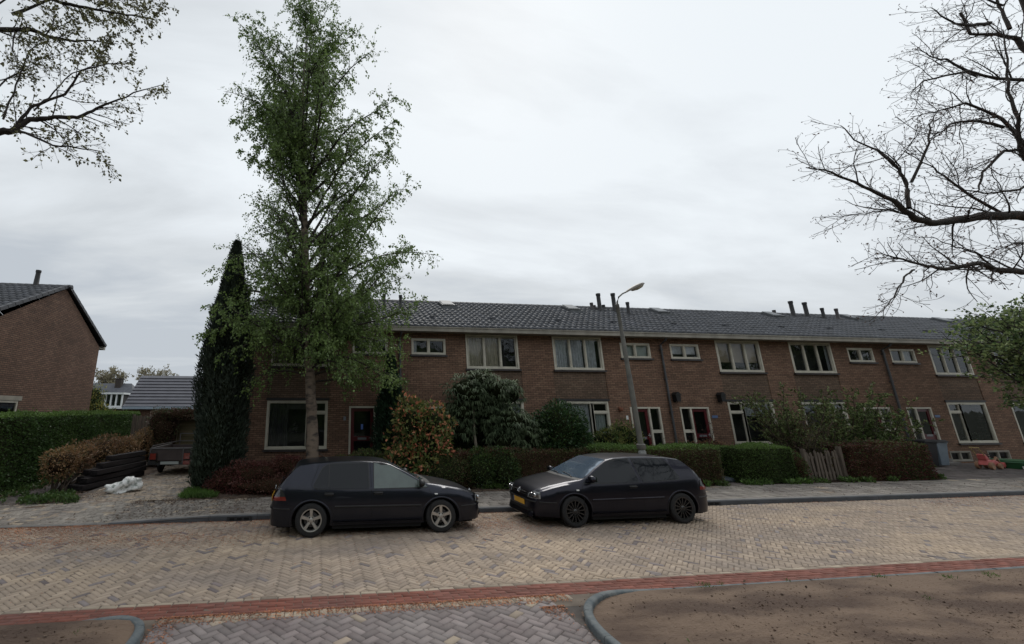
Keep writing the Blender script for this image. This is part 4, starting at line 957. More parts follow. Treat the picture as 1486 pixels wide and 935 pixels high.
    if i == 0: dA, dB = a - 1.87 + .05, a - .94 - .05; sl = (a - .94 + .02, a - .44 - fw)
    elif s > 0: sl = (w[0] + fw, w[0] + .45); dA, dB = w[0] + .52, w[1] - fw
    else: sl = (w[1] - .45, w[1] - fw); dA, dB = w[0] + fw, w[1] - .52
    m.box(w[0], w[0] + fw, yf, yb, w[2], w[3]); m.box(w[1] - fw, w[1], yf, yb, w[2], w[3]); m.box(w[0] + fw, w[1] - fw, yf, yb, w[3] - fw, w[3])
    ga, gb = (dB, sl[0]) if sl[0] > dA else (sl[1], dA)
    m.box(ga, gb, yf + .002, yb, w[2], w[3] - fw); m.box(sl[0], sl[1], yf + .004, yb, 1.42, 1.54); m.box(sl[0], sl[1], yf + .004, yb, w[2], w[2] + .42)
    fr = m.build('door_frame', MAT['cream'])
    g = MB()
    for c, d in ((w[2] + .42, 1.42), (1.54, w[3] - fw)): g.add([(sl[0], Y + .05, c), (sl[1], Y + .05, c), (sl[1], Y + .05, d), (sl[0], Y + .05, d)], [(0, 1, 2, 3)])
    g.build('sidelight', MAT['glass_window'], fr)
    door_leaf(None, dA + .004, dB - .004, w[2] + .03, w[3] - fw - .004, Y, 'two' if i in (0, 3) else ('three' if i in (2, 4) else 'one'))
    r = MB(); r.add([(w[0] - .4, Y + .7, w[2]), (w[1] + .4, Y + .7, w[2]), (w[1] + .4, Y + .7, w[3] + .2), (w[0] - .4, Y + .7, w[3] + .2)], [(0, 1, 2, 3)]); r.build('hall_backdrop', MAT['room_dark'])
    st = MB(); st.box(w[0] - .05, w[1] + .05, Y - .38, Y - .003, .0, .17); st.box(w[0] - .02, w[1] + .02, Y - .16, Y - .004, .171, .295); st.build('doorstep', MAT['kerb_top'], bevel=.01)
    if i == 0:
        k = MB(); k.box((dA + dB) / 2 - .045, (dA + dB) / 2 + .03, Y + .042, Y + .047, 1.62, 1.80); k.build('sticker', MAT['sticker_blue'])
        k = MB(); k.box(w[0] - .20, w[0] - .11, Y - .012, Y - .001, 1.93, 2.07); k.build('house_number_plate', MAT['zinc'])
    if i == 2:
        k = MB(); k.box(w[0] - .22, w[0] - .13, Y - .012, Y - .001, 1.93, 2.08); k.build('house_number_plate', MAT['paper_white'])
        k = MB(); k.lathe([(0, 0), (.05, .0), (.08, .05), (.085, .12), (.06, .13)], (w[0] - .45, Y - .09, 2.25), n=10); k.box(w[0] - .49, w[0] - .41, Y - .04, Y - .001, 2.25, 2.42); k.build('wall_pot', MAT['pot_terracotta'])
    if i in (3, 5):
        k = MB(); k.box(w[1] + .08, w[1] + .34, Y - .012, Y - .001, 1.98, 2.08); k.build('house_number_plate', MAT['number_plate_blue'])
    if i in (3,):
        for xl in (14.20, 16.22):
            k = MB(); k.prism([(xl - .08, 2.62), (xl + .08, 2.62), (xl + .11, 2.88), (xl - .11, 2.88)], Y - .26, Y - .06); k.prism([(xl - .13, 2.881), (xl + .13, 2.881), (xl + .03, 2.99), (xl - .03, 2.99)], Y - .28, Y - .04)
            k.box(xl - .03, xl + .03, Y - .06, Y - .001, 2.60, 2.72); k.tube([(xl, Y - .03, 2.64), (xl, Y - .12, 2.55), (xl, Y - .16, 2.62)], .012, 6); k.build('wall_lantern', MAT['trim_black'])
    for b in bas:
        md = (b[0] + b[1]) / 2; window(None, *b, Y, [(b[0] + .05, md - .03, b[2] + .05, b[3] - .05), (md + .03, b[1] - .05, b[2] + .05, b[3] - .05)], .05, name='basement_window', sill=False, frame='cream_dirty')
    if odd:                                                     # downpipe on the party line
        m = MB(); xp = a - .005; m.tube([(xp, FY - .43, 5.14), (xp, FY - .36, 5.05), (xp, FY - .07, 4.92), (xp, FY - .07, .10)], .043, 10)
        for zc in (.9, 2.2, 3.5, 4.7): m.box(xp - .06, xp + .06, FY - .115, FY - .002, zc, zc + .04)
        m.build('downpipe', MAT['pipe_grey'], smooth=True)
    for o in [o for o in S.objects if o not in kids0 and o.parent is None]: adopt(o)
for i in range(8): house(i)

# ------------------------------------------------------------------ the house at the left edge (gable towards the driveway)
def left_house():
    root = empty('brick_house', (-10.8, 19, .08)); tag(root, 'brick house with windowless upper gable at the left edge, behind the tall green hedge', 'house')
    k0 = set(S.objects); gx = -10.8; fy0, by0, ry, ez, rz = 15.55, 22.55, 19.05, 5.42, 7.36; x0 = gx - 7
    mb = MB(); wx = (15.55 + .0, 17.50)
    w = (16.2, 17.52, 1.35, 2.62)
    ys = [fy0, w[0], w[1], by0]; zs = [-.02, w[2], w[3], ez - .15]
    for i in range(3):
        for j in range(3):
            if i == 1 and j == 1: continue
            mb.add([(gx, ys[i], zs[j]), (gx, ys[i + 1], zs[j]), (gx, ys[i + 1], zs[j + 1]), (gx, ys[i], zs[j + 1])], [(0, 1, 2, 3)])
    mb.add([(gx, fy0, ez - .15), (gx, by0, ez - .15), (gx, ry, rz - .10)], [(0, 1, 2)])
    for (c, d, e) in ((w[0], w[2], w[3]), (w[1], w[2], w[3])): mb.add([(gx, c, d), (gx - .12, c, d), (gx - .12, c, e), (gx, c, e)], [(0, 1, 2, 3)])
    mb.add([(gx, w[0], w[3]), (gx, w[1], w[3]), (gx - .12, w[1], w[3]), (gx - .12, w[0], w[3])], [(0, 1, 2, 3)])
    mb.add([(x0, fy0, -.02), (gx, fy0, -.02), (gx, fy0, ez - .15), (x0, fy0, ez - .15)], [(0, 1, 2, 3)]); mb.add([(x0, by0, -.02), (x0, by0, ez - .15), (gx, by0, ez - .15), (gx, by0, -.02)], [(0, 1, 2, 3)])
    mb.add([(x0, fy0, -.02), (x0, fy0, ez - .15), (x0, ry, rz - .1), (x0, by0, ez - .15), (x0, by0, -.02)], [(0, 1, 2, 3, 4)])
    mb.build('wall', MAT['brick_gable'])
    V1, Q1, T1 = pantiles(x0, gx + .06, fy0 - .40, ez - .05, ry, rz, seed=77); V2, Q2, T2 = pantiles(x0, gx + .06, by0 + .40, ez - .05, ry, rz, seed=78, tw=.5, nc=6)
    roof = np_mesh('roof', np.concatenate([V1, V2]), np.concatenate([Q1, Q2 + len(V1)]), MAT['roof_tile'], tint=np.concatenate([T1, T2]))
    m = MB()
    for k in range(24):
        xa = x0 + k * .3; pr = [(-.13, -.085), (-.10, -.005), (-.05, .04), (0, .055), (.05, .04), (.10, -.005), (.13, -.085)]
        m.add([(xa, ry + p, rz + q + .03) for p, q in pr] + [(xa + .31, ry + p * .88, rz + q * .86 + .028) for p, q in pr], [(j, j + 1, 8 + j, 7 + j) for j in range(6)] + [tuple(range(7, 14))])
    r = m.build('ridge_tiles', MAT['roof_tile_edge']); r.parent = roof
    m = MB()
    for (ya, za, yb_, zb_) in ((fy0 - .42, ez - .06, ry, rz + .01), (by0 + .42, ez - .06, ry, rz + .01)):
        for k in range(12):
            p = (gx + .06, ya + (yb_ - ya) * k / 12, za + (zb_ - za) * k / 12 + .03); q = (gx + .06, ya + (yb_ - ya) * (k + 1.08) / 12, za + (zb_ - za) * (k + 1.08) / 12 + .015); m.bar(p, q, .13, .12)
    r = m.build('verge_tiles', MAT['roof_tile_edge']); r.parent = roof
    m = MB(); m.box(x0, gx + .02, fy0 - .56, fy0 - .38, ez - .22, ez - .05); m.box(x0, gx + .0, fy0 - .38, fy0 - .002, ez - .20, ez - .16); m.box(x0, gx + .02, by0 + .38, by0 + .56, ez - .22, ez - .05); m.box(x0, gx + .0, by0 + .002, by0 + .38, ez - .20, ez - .16); m.build('gutter', MAT['cream_dirty'])
    m = MB(); m.lathe([(.16, rz - .3), (.13, rz), (.10, rz + .05), (.085, rz + .55), (.10, rz + .56), (.10, rz + .66), (0, rz + .67)], (-11.98, 19.0, 0), n=12); r = m.build('vent_pipe', MAT['trim_black'], smooth=True); r.parent = roof
    # window in the gable: frame, pane, light lintel
    m = MB(); f = .07
    for (a, b, c, d) in ((w[0], w[0] + f, w[2], w[3]), (w[1] - f, w[1], w[2], w[3]), (w[0] + f, w[1] - f, w[3] - f, w[3]), (w[0] + f, w[1] - f, w[2], w[2] + f), (w[0] + f, w[1] - f, 2.15, 2.20)): m.box(gx - .09, gx - .01, a, b, c, d)
    fr = m.build('window', MAT['cream']); g = MB(); g.add([(gx - .05, w[0], w[2]), (gx - .05, w[1], w[2]), (gx - .05, w[1], w[3]), (gx - .05, w[0], w[3])], [(0, 1, 2, 3)]); g.build('pane', MAT['glass_window'], fr)
    g = MB(); g.add([(gx - .5, w[0] - .3, w[2]), (gx - .5, w[1] + .3, w[2]), (gx - .5, w[1] + .3, w[3]), (gx - .5, w[0] - .3, w[3])], [(0, 1, 2, 3)]); g.build('room_backdrop', MAT['room_dark'], fr)
    m = MB(); m.box(gx - .02, gx + .012, w[0] - .14, w[1] + .14, w[3] + .003, w[3] + .16); m.build('lintel', MAT['cream_dirty'])
    m = MB(); m.box(x0, gx + .05, fy0 - .43, fy0 - .405, ez - .35, ez - .23); m.build('fascia', MAT['cream_dirty'])
    for o in [o for o in S.objects if o not in k0 and o.parent is None]: o.parent = root; o.location = tuple(-v for v in root.location)
left_house()

# ------------------------------------------------------------------ buildings behind the left gap
def back_house():
    root = empty('shed_house', (-5, 27, 0)); tag(root, 'low brick building with grey banded roof behind the driveway', 'outbuilding'); k0 = set(S.objects)
    x0, x1, y0, y1, ez, rz = -10.75, 1.0, 26.0, 27.95, 2.46, 4.30; nb = 10; m = MB()
    for k in range(nb):
        t0, t1 = k / nb, (k + 1) / nb; ya, yb_ = y0 + (y1 - y0) * t0, y0 + (y1 - y0) * t1; za, zb_ = ez + (rz - ez) * t0, ez + (rz - ez) * t1
        v = [(x0, ya, za - .02), (x1, ya, za - .02), (x1, ya - .035, za + .045), (x0, ya - .035, za + .045), (x1, yb_, zb_ + .01), (x0, yb_, zb_ + .01)]; m.add(v, [(0, 1, 2, 3), (3, 2, 4, 5)])
    m.add([(x0, y1, rz), (x1, y1, rz), (x1, y1 + 2, ez), (x0, y1 + 2, ez)], [(0, 1, 2, 3)])
    m.build('roof', MAT['roof_metal']); m = MB(); m.box(x0, x1, y0 - .14, y0 - .0, ez - .12, ez + .02); m.build('gutter', MAT['fascia_pale'])
    m = MB(); m.box(x0 + .08, x1 - .08, y0 + .05, y1 + 1.9, -.02, ez - .06); m.add([(x0 + .04, y0, ez - .03), (x0 + .04, y1 + 2, ez - .03), (x0 + .04, y1, rz - .04)], [(0, 2, 1)]); m.build('wall', MAT['brick_gable'])
    for o in [o for o in S.objects if o not in k0 and o.parent is None]: o.parent = root; o.location = tuple(-v for v in root.location)
back_house()
def far_house():
    root = empty('distant_house', (-22, 48, 0)); tag(root, 'distant house with grey slate roof and white dormer beyond the back gardens', 'house'); k0 = set(S.objects)
    m = MB(); ez, rz = 2.35, 4.95
    m.add([(-27, 45, ez), (-17.5, 45, ez), (-19.4, 48.2, rz), (-27, 48.2, rz)], [(0, 1, 2, 3)]); m.add([(-17.5, 45, ez), (-17.5, 51.4, ez), (-19.4, 48.2, rz)], [(0, 1, 2)]); m.add([(-27, 51.4, ez), (-17.5, 51.4, ez), (-19.4, 48.2, rz), (-27, 48.2, rz)], [(3, 2, 1, 0)])
    rf = m.build('roof', MAT['roof_slate']); m = MB(); m.box(-26.5, -17.9, 45.3, 51, 0, ez + .02); m.build('wall', MAT['brick_gable'])
    m = MB(); m.box(-20.75, -20.2, 47.6, 48.2, 4.3, 5.35); m.box(-20.8, -20.15, 47.55, 48.25, 5.351, 5.42); r = m.build('chimney', MAT['bark_dark']); r.parent = rf
    m = MB(); m.box(-22.0, -18.55, 44.6, 47.2, 3.74, 3.90); m.box(-22.0, -18.6, 44.65, 47.0, 2.40, 2.55); dm = m.build('dormer', MAT['white_plain']); dm.parent = rf
    m = MB(); m.box(-21.9, -20.2, 44.9, 47.1, 2.55, 3.74); r = m.build('dormer_cheek', MAT['roof_slate']); r.parent = rf
    m = MB(); 
    for xa in (-20.2, -19.72, -19.25, -18.75): m.box(xa, xa + .12, 44.72, 44.86, 2.55, 3.74)
    m.box(-20.2, -18.63, 44.74, 44.85, 2.56, 2.68); fr = m.build('window', MAT['white_plain']); m = MB(); m.box(-20.19, -18.7, 44.87, 44.9, 2.56, 3.7); m.build('pane', MAT['glass_window'], fr)
    m = MB(); m.box(-20.15, -18.7, 45.0, 46.8, 2.56, 3.73); m.build('dormer_room', MAT['room_dark'])
    m = MB(); m.bar((-24.3, 43, 4.9), (-21.6, 43, 2.5), .1, .22); m.build('bargeboard', MAT['white_plain'])
    for o in [o for o in S.objects if o not in k0 and o.parent is None]: o.parent = root; o.location = tuple(-v for v in root.location)
far_house()
# ------------------------------------------------------------------ gardens
column_conifer('columnar_conifer', 'tall dark columnar conifer at the left corner of the terrace', -2.93, 14.0, 7.65, .70, 'leaf_conifer', 41, n=30000, prof=([0, .04, .15, .35, .55, .70, .82, .92, 1.0], [.86, .98, 1.0, .97, .88, .66, .42, .20, .02]))
column_conifer('small_conifer', 'slim dark green conifer between the first front door and the downpipe', 2.50, 15.0, 4.15, .62, 'leaf_conifer_green', 42, lean=(-.05, 0), n=12000, prof=([0, .1, .3, .5, .7, .85, 1.0], [.95, 1.0, .92, .74, .45, .24, .02]))
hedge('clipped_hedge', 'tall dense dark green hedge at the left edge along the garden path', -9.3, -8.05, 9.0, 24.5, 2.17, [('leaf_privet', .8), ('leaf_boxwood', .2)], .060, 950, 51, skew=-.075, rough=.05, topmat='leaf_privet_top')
bush('dry_hedge', 'straggly dry brown hedge between garden path and stacked sleepers', 'hedge', [((-7.15, 13.9, .85), (.42, .60, .42)), ((-7.2, 14.8, .92), (.42, .85, .42)), ((-7.2, 16.2, .92), (.42, 1.0, .45)), ((-7.1, 17.8, .90), (.42, 1.1, .48)), ((-7.0, 19.2, .9), (.42, 1.0, .5))], [('leaf_dry', .78), ('leaf_olive', .22)], .075, 560, width=.4, core=True, coremat='hedge_core_brown', seed=52, stems=26, rough=.22, spread=.9, k=.62)
bush('climber', 'tangle of reddish ivy over the fence behind the trailer', 'climber', [((-6.55, 19.9, 1.35), (.62, .30, .95)), ((-5.95, 19.95, 2.10), (1.0, .26, .22)), ((-6.5, 19.7, .6), (.5, .28, .6))], [('leaf_ivy', .8), ('leaf_maple_dark', .2)], .07, 900, seed=53, rough=.25, coremat='hedge_core_brown')
bush('yellow_shrub', 'yellow-green shrub beyond the hedge beside the gable', 'shrub', [((-12.9, 26.5, 2.15), (.95, .8, 1.25)), ((-12.1, 26.2, 1.85), (.8, .7, .85)), ((-11.6, 26.2, 1.6), (.7, .7, .6)), ((-12.2, 26.3, 1.1), (1.5, .9, .9))], [('leaf_yellow', .6), ('leaf_maple_dark', .4)], .12, 240, seed=54, rough=.2, spread=.8)
def weeds(name, label, pts, mats, size, n, seed, h=.14, cat='weeds', upright=.9, width=.35, spread=.45):
    rg = np.random.default_rng(seed); root = plant(name, (pts[0][0], pts[0][1], .08), label, cat); sets = []
    P = []
    for (x, y, r_) in pts:
        k = int(n * r_ * r_); a = rg.uniform(0, 6.28, k); q = r_ * np.sqrt(rg.random(k)); P.append(np.stack([x + q * np.cos(a), y + q * np.sin(a) * .8, .07 + rg.random(k) * h], 1))
    P = np.concatenate(P); D = np.tile(np.array([0, 0, upright]), (len(P), 1)) + rg.normal(0, .4, (len(P), 3)) * np.array([1, 1, .3]); c = rg.random(len(P)); a = 0
    for m_, s in mats:
        k = (c >= a) & (c < a + s); a += s; V, Q = leaf_cards(P[k], D[k], size, width, rg, spread); sets.append((V, Q, MAT[m_]))
    o = add_leaves(root, 'leaves', sets, rg); root['kind'] = 'stuff'; return root
weeds('weeds', 'low green weeds on bare soil between garden path and driveway', [(-6.9, 12.5, .35), (-6.5, 12.75, .40), (-6.1, 12.45, .25), (-6.7, 13.2, .35), (-7.2, 12.9, .2)], [('leaf_boxwood', .6), ('leaf_privet', .4)], .08, 2600, 61, h=.12, width=.6)
weeds('grass', 'small patch of grass at the foot of the columnar conifer', [(-3.15, 12.75, .42), (-3.2, 13.4, .42), (-2.85, 12.6, .28), (-3.2, 14.1, .35)], [('leaf_grass', 1.0)], .13, 7000, 62, h=.05, width=.12, spread=.25)
weeds('ground_plants', 'green weeds at the foot of the tall left hedge', [(-7.85 - .07 * k, 11.8 + k * .9, .30) for k in range(9)], [('leaf_boxwood', .6), ('leaf_privet', .4)], .08, 1500, 63, h=.12, width=.6)
bush('red_shrub', 'low dark red barberry bushes between the conifer and the parked hatchback', 'shrub', [((-1.75, 13.2, .42), (.75, .55, .50)), ((-.75, 13.5, .48), (.75, .6, .52)), ((-2.5, 13.3, .3), (.55, .45, .38)), ((.1, 13.7, .40), (.55, .5, .46)), ((-1.3, 12.75, .22), (.9, .3, .26))], [('leaf_red', .75), ('leaf_redmix', .25)], .055, 1150, seed=64, coremat='hedge_core_brown', rough=.2)
bush('low_shrub', 'low dull green shrub behind the windscreen of the left hatchback', 'shrub', [((1.55, 13.4, .58), (.75, .5, .58)), ((.75, 13.5, .45), (.5, .4, .5))], [('leaf_olive', .55), ('leaf_boxwood', .45)], .055, 1050, seed=65, rough=.15)
bush('flushing_shrub', 'rounded shrub with orange-red young leaves in front of the second house', 'shrub', [((2.98, 13.1, 1.25), (.72, .60, .78)), ((2.75, 13.1, 2.05), (.48, .42, .58)), ((3.35, 13.1, 1.75), (.55, .45, .55)), ((2.55, 13.05, .75), (.50, .45, .50)), ((3.4, 13.1, 1.05), (.52, .45, .55))], [('leaf_photinia', .50), ('leaf_photinia_red', .24), ('leaf_boxwood', .26)], .125, 330, width=.55, seed=66, rough=.28, stems=7, spread=.85, k=.70, shell=(.60, 1.12))
bush('low_shrub', 'olive green clipped shrub right of the orange-red shrub', 'shrub', [((3.55, 12.95, .55), (.80, .50, .60)), ((4.2, 13.2, .50), (.6, .5, .55))], [('leaf_olive', .6), ('leaf_boxwood', .4)], .05, 1200, seed=67, rough=.10)
def drooping(name, label, clumps, seed, trunk):
    """rounded head of long narrow hanging leaves"""
    rg = np.random.default_rng(seed); root = plant(name, (trunk[0][0], trunk[0][1], .08), label, 'shrub'); sets = []; Ps, Ds = [], []
    for i, (c, r_) in enumerate(clumps):
        V, Q = blob_mesh(c, r_, seed + i, .2, k=.66); sets.append((V, Q, MAT['hedge_core']))
        P, U_ = blob_points(c, r_, int(62 * (r_[0] + r_[2]) * 2), rg, seed + i, .2, (.70, 1.02), low=-.55)
        for p, u in zip(P, U_):                                   # a rosette of leaves at each shoot tip
            k = rg.integers(8, 13); a = rg.uniform(0, 6.28, k); d = np.stack([np.cos(a), np.sin(a), rg.uniform(-.35, .35, k)], 1) * .85 + u * .55 + np.array([0, 0, -.22]); Ps.append(np.tile(p, (k, 1))); Ds.append(d)
    P = np.concatenate(Ps); D = unit(np.concatenate(Ds)); n = len(P); L = rg.uniform(.13, .24, (n, 1)); s = unit(np.cross(D, np.array([0, 0, 1.]) + rg.normal(0, .15, (n, 3)))); w = L * .075
    mid = P + D * L * .5 + np.array([0, 0, .02]); tip = P + D * L * .92 + np.array([0, 0, -1.]) * L * .38
    V = np.stack([P, mid + s * w, tip, mid - s * w], 1).reshape(-1, 3); Q = np.arange(n * 4).reshape(n, 4)
    sets.append((V, Q, MAT['leaf_bamboo'])); add_wood(root, 'trunk', [(np.array(trunk, float), np.linspace(.06, .04, len(trunk)))], MAT['bark_pale']); add_leaves(root, 'foliage', sets, rg)
drooping('drooping_shrub', 'tall evergreen shrub with long drooping leaves on a bare pale stem', [((5.05, 14.0, 2.85), (.82, .65, .62)), ((5.75, 14.0, 2.95), (.60, .55, .50)), ((4.65, 14.0, 2.25), (.48, .5, .55)), ((5.45, 14.0, 2.45), (.8, .5, .55)), ((6.35, 14.2, 2.85), (.45, .45, .50)), ((4.55, 13.95, 1.75), (.42, .45, .60)), ((5.35, 13.95, 3.25), (.5, .45, .36)), ((5.7, 13.95, 2.0), (.5, .45, .6))], 71, [(5.02, 13.75, .05), (4.98, 13.72, .9), (4.92, 13.75, 1.6), (5.0, 13.9, 2.4)])
drooping('drooping_shrub', 'shorter mound of long drooping leaves right of the tall stemmed one', [((6.15, 13.7, 1.85), (.72, .60, .68)), ((5.9, 13.6, 1.35), (.60, .5, .55)), ((6.65, 13.65, 1.45), (.62, .5, .62)), ((6.2, 13.6, .95), (.72, .45, .48))], 72, [(6.2, 13.8, .05), (6.2, 13.8, .9), (6.2, 13.8, 1.6)])
bush('dark_shrub', 'blackish evergreen behind the bare pale stem', 'shrub', [((4.5, 14.5, 1.3), (.60, .5, 1.25)), ((5.5, 14.6, 1.2), (.8, .45, 1.1))], [('leaf_laurel_back', 1.0)], .07, 800, seed=73, rough=.15)
bush('laurel_shrub', 'round dense dark green laurel against the third house', 'shrub', [((7.80, 13.7, 1.55), (.88, .75, 1.02)), ((8.15, 13.7, 1.15), (.70, .6, .80)), ((7.3, 13.7, 1.05), (.62, .6, .80))], [('leaf_laurel', .85), ('leaf_boxwood', .15)], .088, 620, width=.5, seed=74, rough=.15, k=.84)
bush('rhododendron_shrub', 'loose light green shrub with upright leaves beside the lamp post', 'shrub', [((9.75, 14.1, 1.30), (.50, .4, .38)), ((10.4, 14.1, 1.40), (.55, .4, .42)), ((10.1, 14.1, 1.0), (.8, .4, .4))], [('leaf_photinia', .6), ('leaf_boxwood', .4)], .11, 330, width=.35, seed=75, rough=.25, stems=9, up=.8, spread=.6, k=.66)
hedge('low_hedge', 'long low brown-green hedge behind the two parked hatchbacks', 3.9, 8.3, 12.85, 13.45, 1.10, [('leaf_redmix', .45), ('leaf_olive', .35), ('leaf_boxwood', .20)], .045, 1500, 81, rough=.07, coremat='hedge_core_brown')
bush('low_shrub', 'dark green rounded shrub below the bare pale stem', 'shrub', [((4.75, 13.0, .62), (.55, .42, .62)), ((5.45, 12.95, .60), (.5, .4, .60))], [('leaf_boxwood', .7), ('leaf_laurel', .3)], .05, 1400, seed=82, rough=.10)
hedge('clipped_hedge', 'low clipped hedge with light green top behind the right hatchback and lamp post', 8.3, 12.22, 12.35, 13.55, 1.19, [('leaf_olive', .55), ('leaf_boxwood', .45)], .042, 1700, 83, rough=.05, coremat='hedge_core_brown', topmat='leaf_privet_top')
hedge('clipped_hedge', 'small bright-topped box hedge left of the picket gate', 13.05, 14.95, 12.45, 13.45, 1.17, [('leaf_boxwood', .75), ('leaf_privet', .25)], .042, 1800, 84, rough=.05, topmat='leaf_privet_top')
hedge('clipped_hedge', 'dark red-green hedge right of the picket gate beside the forecourt', 17.0, 20.1, 12.4, 13.4, 1.20, [('leaf_redmix', .72), ('leaf_boxwood', .28)], .045, 1500, 85, rough=.06, coremat='hedge_core_brown')
weeds('weeds', 'green weeds along the foot of the hedges right of the parked cars', [(4.9 + .3 * k, 12.75, .16) for k in range(4)] + [(11.5, 12.25, .15), (12.0, 12.3, .2), (13.1, 12.35, .25), (13.6, 12.35, .2), (14.5, 12.35, .25), (15.0, 12.4, .25), (15.6, 12.35, .2), (16.6, 12.35, .25), (17.2, 12.3, .2), (18.2, 12.3, .15), (20.2, 12.5, .25), (20.25, 13.0, .2)], [('leaf_grass', .5), ('leaf_boxwood', .5)], .09, 3200, 86, h=.14, width=.4)
weeds('weeds', 'tufts of grass along the kerb of the soil bed in the foreground', [(5.05, 5.70, .10), (5.3, 5.72, .05), (6.3, 5.70, .05), (7.7, 5.66, .09), (8.6, 5.5, .08), (9.3, 5.5, .1), (7.4, 5.0, .05), (-2.4, 5.5, .04), (3.7, 4.5, .03)], [('leaf_grass', .75), ('leaf_boxwood', .25)], .045, 6000, 87, h=.02, width=.14)
# open shrubs and small trees of the gardens at the right
def open_shrub(name, label, cat, base, stems, h, spread_, leafm, nleaf, size, seed, wood='bark_brown', tw=5.5):
    rg = np.random.default_rng(seed); root = plant(name, (base[0], base[1], .08), label, cat); prim = []
    for i in range(stems):
        a = rg.uniform(0, 6.28); e = R(rg.uniform(48, 84)); L = h * rg.uniform(.75, 1.1); sp = spread_ * rg.uniform(.5, 1)
        prim.append(wander(rg, (base[0] + rg.normal(0, .12), base[1] + rg.normal(0, .1), .05), (math.cos(a) * sp, math.sin(a) * sp * .6, math.sin(e)), L, .028, .008, 9, .10, up=.02))
    sec = ramify(rg, prim, 3.2, (.4, 1.0), 42, .6, .004, 6, .12, up=.04); tws = ramify(rg, sec + prim, tw, (.15, .45), 45, .6, .0022, 4, .14, up=.03)
    add_wood(root, 'stem', prim, MAT[wood], 6); add_wood(root, 'twigs', sec + tws, MAT[wood], 3)
    if nleaf:
        P, D = tips(tws, nleaf, .1, rg); c = rg.random(len(P)); a = 0; sets = []
        for m_, s in leafm: k = (c >= a) & (c < a + s); a += s; V, Q = leaf_cards(P[k], D[k], size, .6, rg, .7); sets.append((V, Q, MAT[m_]))
        add_leaves(root, 'foliage', sets, rg)
open_shrub('garden_shrub', 'airy green-leaved shrub in front of the window right of the wall lantern', 'shrub', (16.75, 13.7), 13, 2.9, .75, [('leaf_olive', .3), ('leaf_maple', .5), ('leaf_boxwood', .2)], 20, .062, 91)
open_shrub('garden_shrub', 'fresh green shrub behind the picket gate', 'shrub', (17.6, 13.9), 14, 2.3, .8, [('leaf_olive', .3), ('leaf_maple', .45), ('leaf_boxwood', .25)], 26, .065, 92)
open_shrub('garden_shrub', 'upright leafy green shrub left of the last front door', 'shrub', (19.4, 13.9), 14, 2.9, .55, [('leaf_boxwood', .5), ('leaf_maple', .5)], 20, .07, 93)
open_shrub('garden_shrub', 'broad green shrub behind the dark red-green hedge', 'shrub', (20.7, 14.4), 12, 2.6, .7, [('leaf_boxwood', .5), ('leaf_maple', .3), ('leaf_olive', .2)], 20, .065, 94)
open_shrub('garden_shrub', 'bare twiggy shrub below the black wall lantern', 'shrub', (13.8, 14.2), 9, 1.5, .6, [('leaf_redmix', 1)], 1, .05, 95)
open_shrub('garden_shrub', 'bare grey twiggy bush leaning over the picket gate', 'shrub', (16.7, 13.3), 16, 1.9, .9, [('leaf_olive', 1)], 5, .05, 96)
bush('low_shrub', 'rust-coloured low bush in the gap between the two clipped hedges', 'shrub', [((12.75, 13.9, .65), (.38, .5, .55)), ((13.6, 14.1, .9), (.7, .4, .35))], [('leaf_redmix', .6), ('leaf_dry', .4)], .05, 700, seed=97, coremat='hedge_core_brown', rough=.2)
# garden bits
def picket_gate():
    root = plant('picket_gate', (15.9, 12.6, .08), 'weathered wooden picket gate between two clipped hedges', 'gate'); o = root.location
    rg = random.Random(4)
    for k in range(9):
        x = 15.62 + k * .135; m = MB(); h = .92 + rg.uniform(-.04, .05); m.box(x - o.x - .04, x - o.x + .04, -.012, .012, .05, h - .06); m.prism([(x - o.x - .04, h - .06), (x - o.x + .04, h - .06), (x - o.x, h)], -.012, .012); p = m.build('picket', MAT['wood_grey'], root); p.rotation_euler = (rg.uniform(-.02, .02), rg.uniform(-.012, .012), 0)
    m = MB(); m.box(-.36, .88, .014, .05, .22, .29); m.box(-.36, .88, .014, .05, .70, .77); m.build('rail', MAT['wood_grey'], root)
    m = MB(); m.box(-.46, -.37, -.04, .06, -.05, 1.0); m.build('gate_post', MAT['wood_grey'], root); m = MB(); m.box(.90, 1.0, -.04, .06, -.05, 1.06); m.build('gate_post', MAT['wood_grey'], root)
picket_gate()
def board_fence(name, label, x0, x1, y, z1, mat, horizontal=False, post=True, w=.12, seed=1, cat='fence', gap=.006):
    root = plant(name, ((x0 + x1) / 2, y, .05), label, cat); ox, oy, oz = root.location; rg = random.Random(seed); m = MB()
    if horizontal:
        z = .12
        while z < z1 - .02: m.box(x0 - ox, x1 - ox, -.012 + rg.uniform(-.004, .004), .012, z - oz, min(z + w - gap, z1) - oz); z += w
    else:
        x = x0
        while x < x1 - .02: m.box(x - ox, x + w - gap - ox, -.012 + rg.uniform(-.004, .004), .012, .05, z1 - oz + rg.uniform(-.03, .02)); x += w
    m.build('boards', MAT[mat], root)
    for xp in (x0 - .05, x1 + .05): p = MB(); p.box(xp - ox - .04, xp - ox + .04, -.05, .05, -.05, z1 + .05 - oz); p.build('post', MAT[mat], root)
    return root
board_fence('wooden_gate', 'greenish horizontal-board gate behind the trailer', -6.0, -3.6, 20.2, 2.18, 'wood_green', horizontal=True, w=.16, seed=2, cat='gate')
board_fence('board_fence', 'grey-brown upright-board fence beyond the end of the tall hedge', -8.3, -6.9, 21.5, 2.05, 'wood_grey', w=.14, seed=3, gap=.02)
board_fence('board_fence', 'red-brown fence panel under the ivy behind the trailer', -6.75, -6.15, 20.05, 2.1, 'wood_redbrown', w=.12, seed=5)
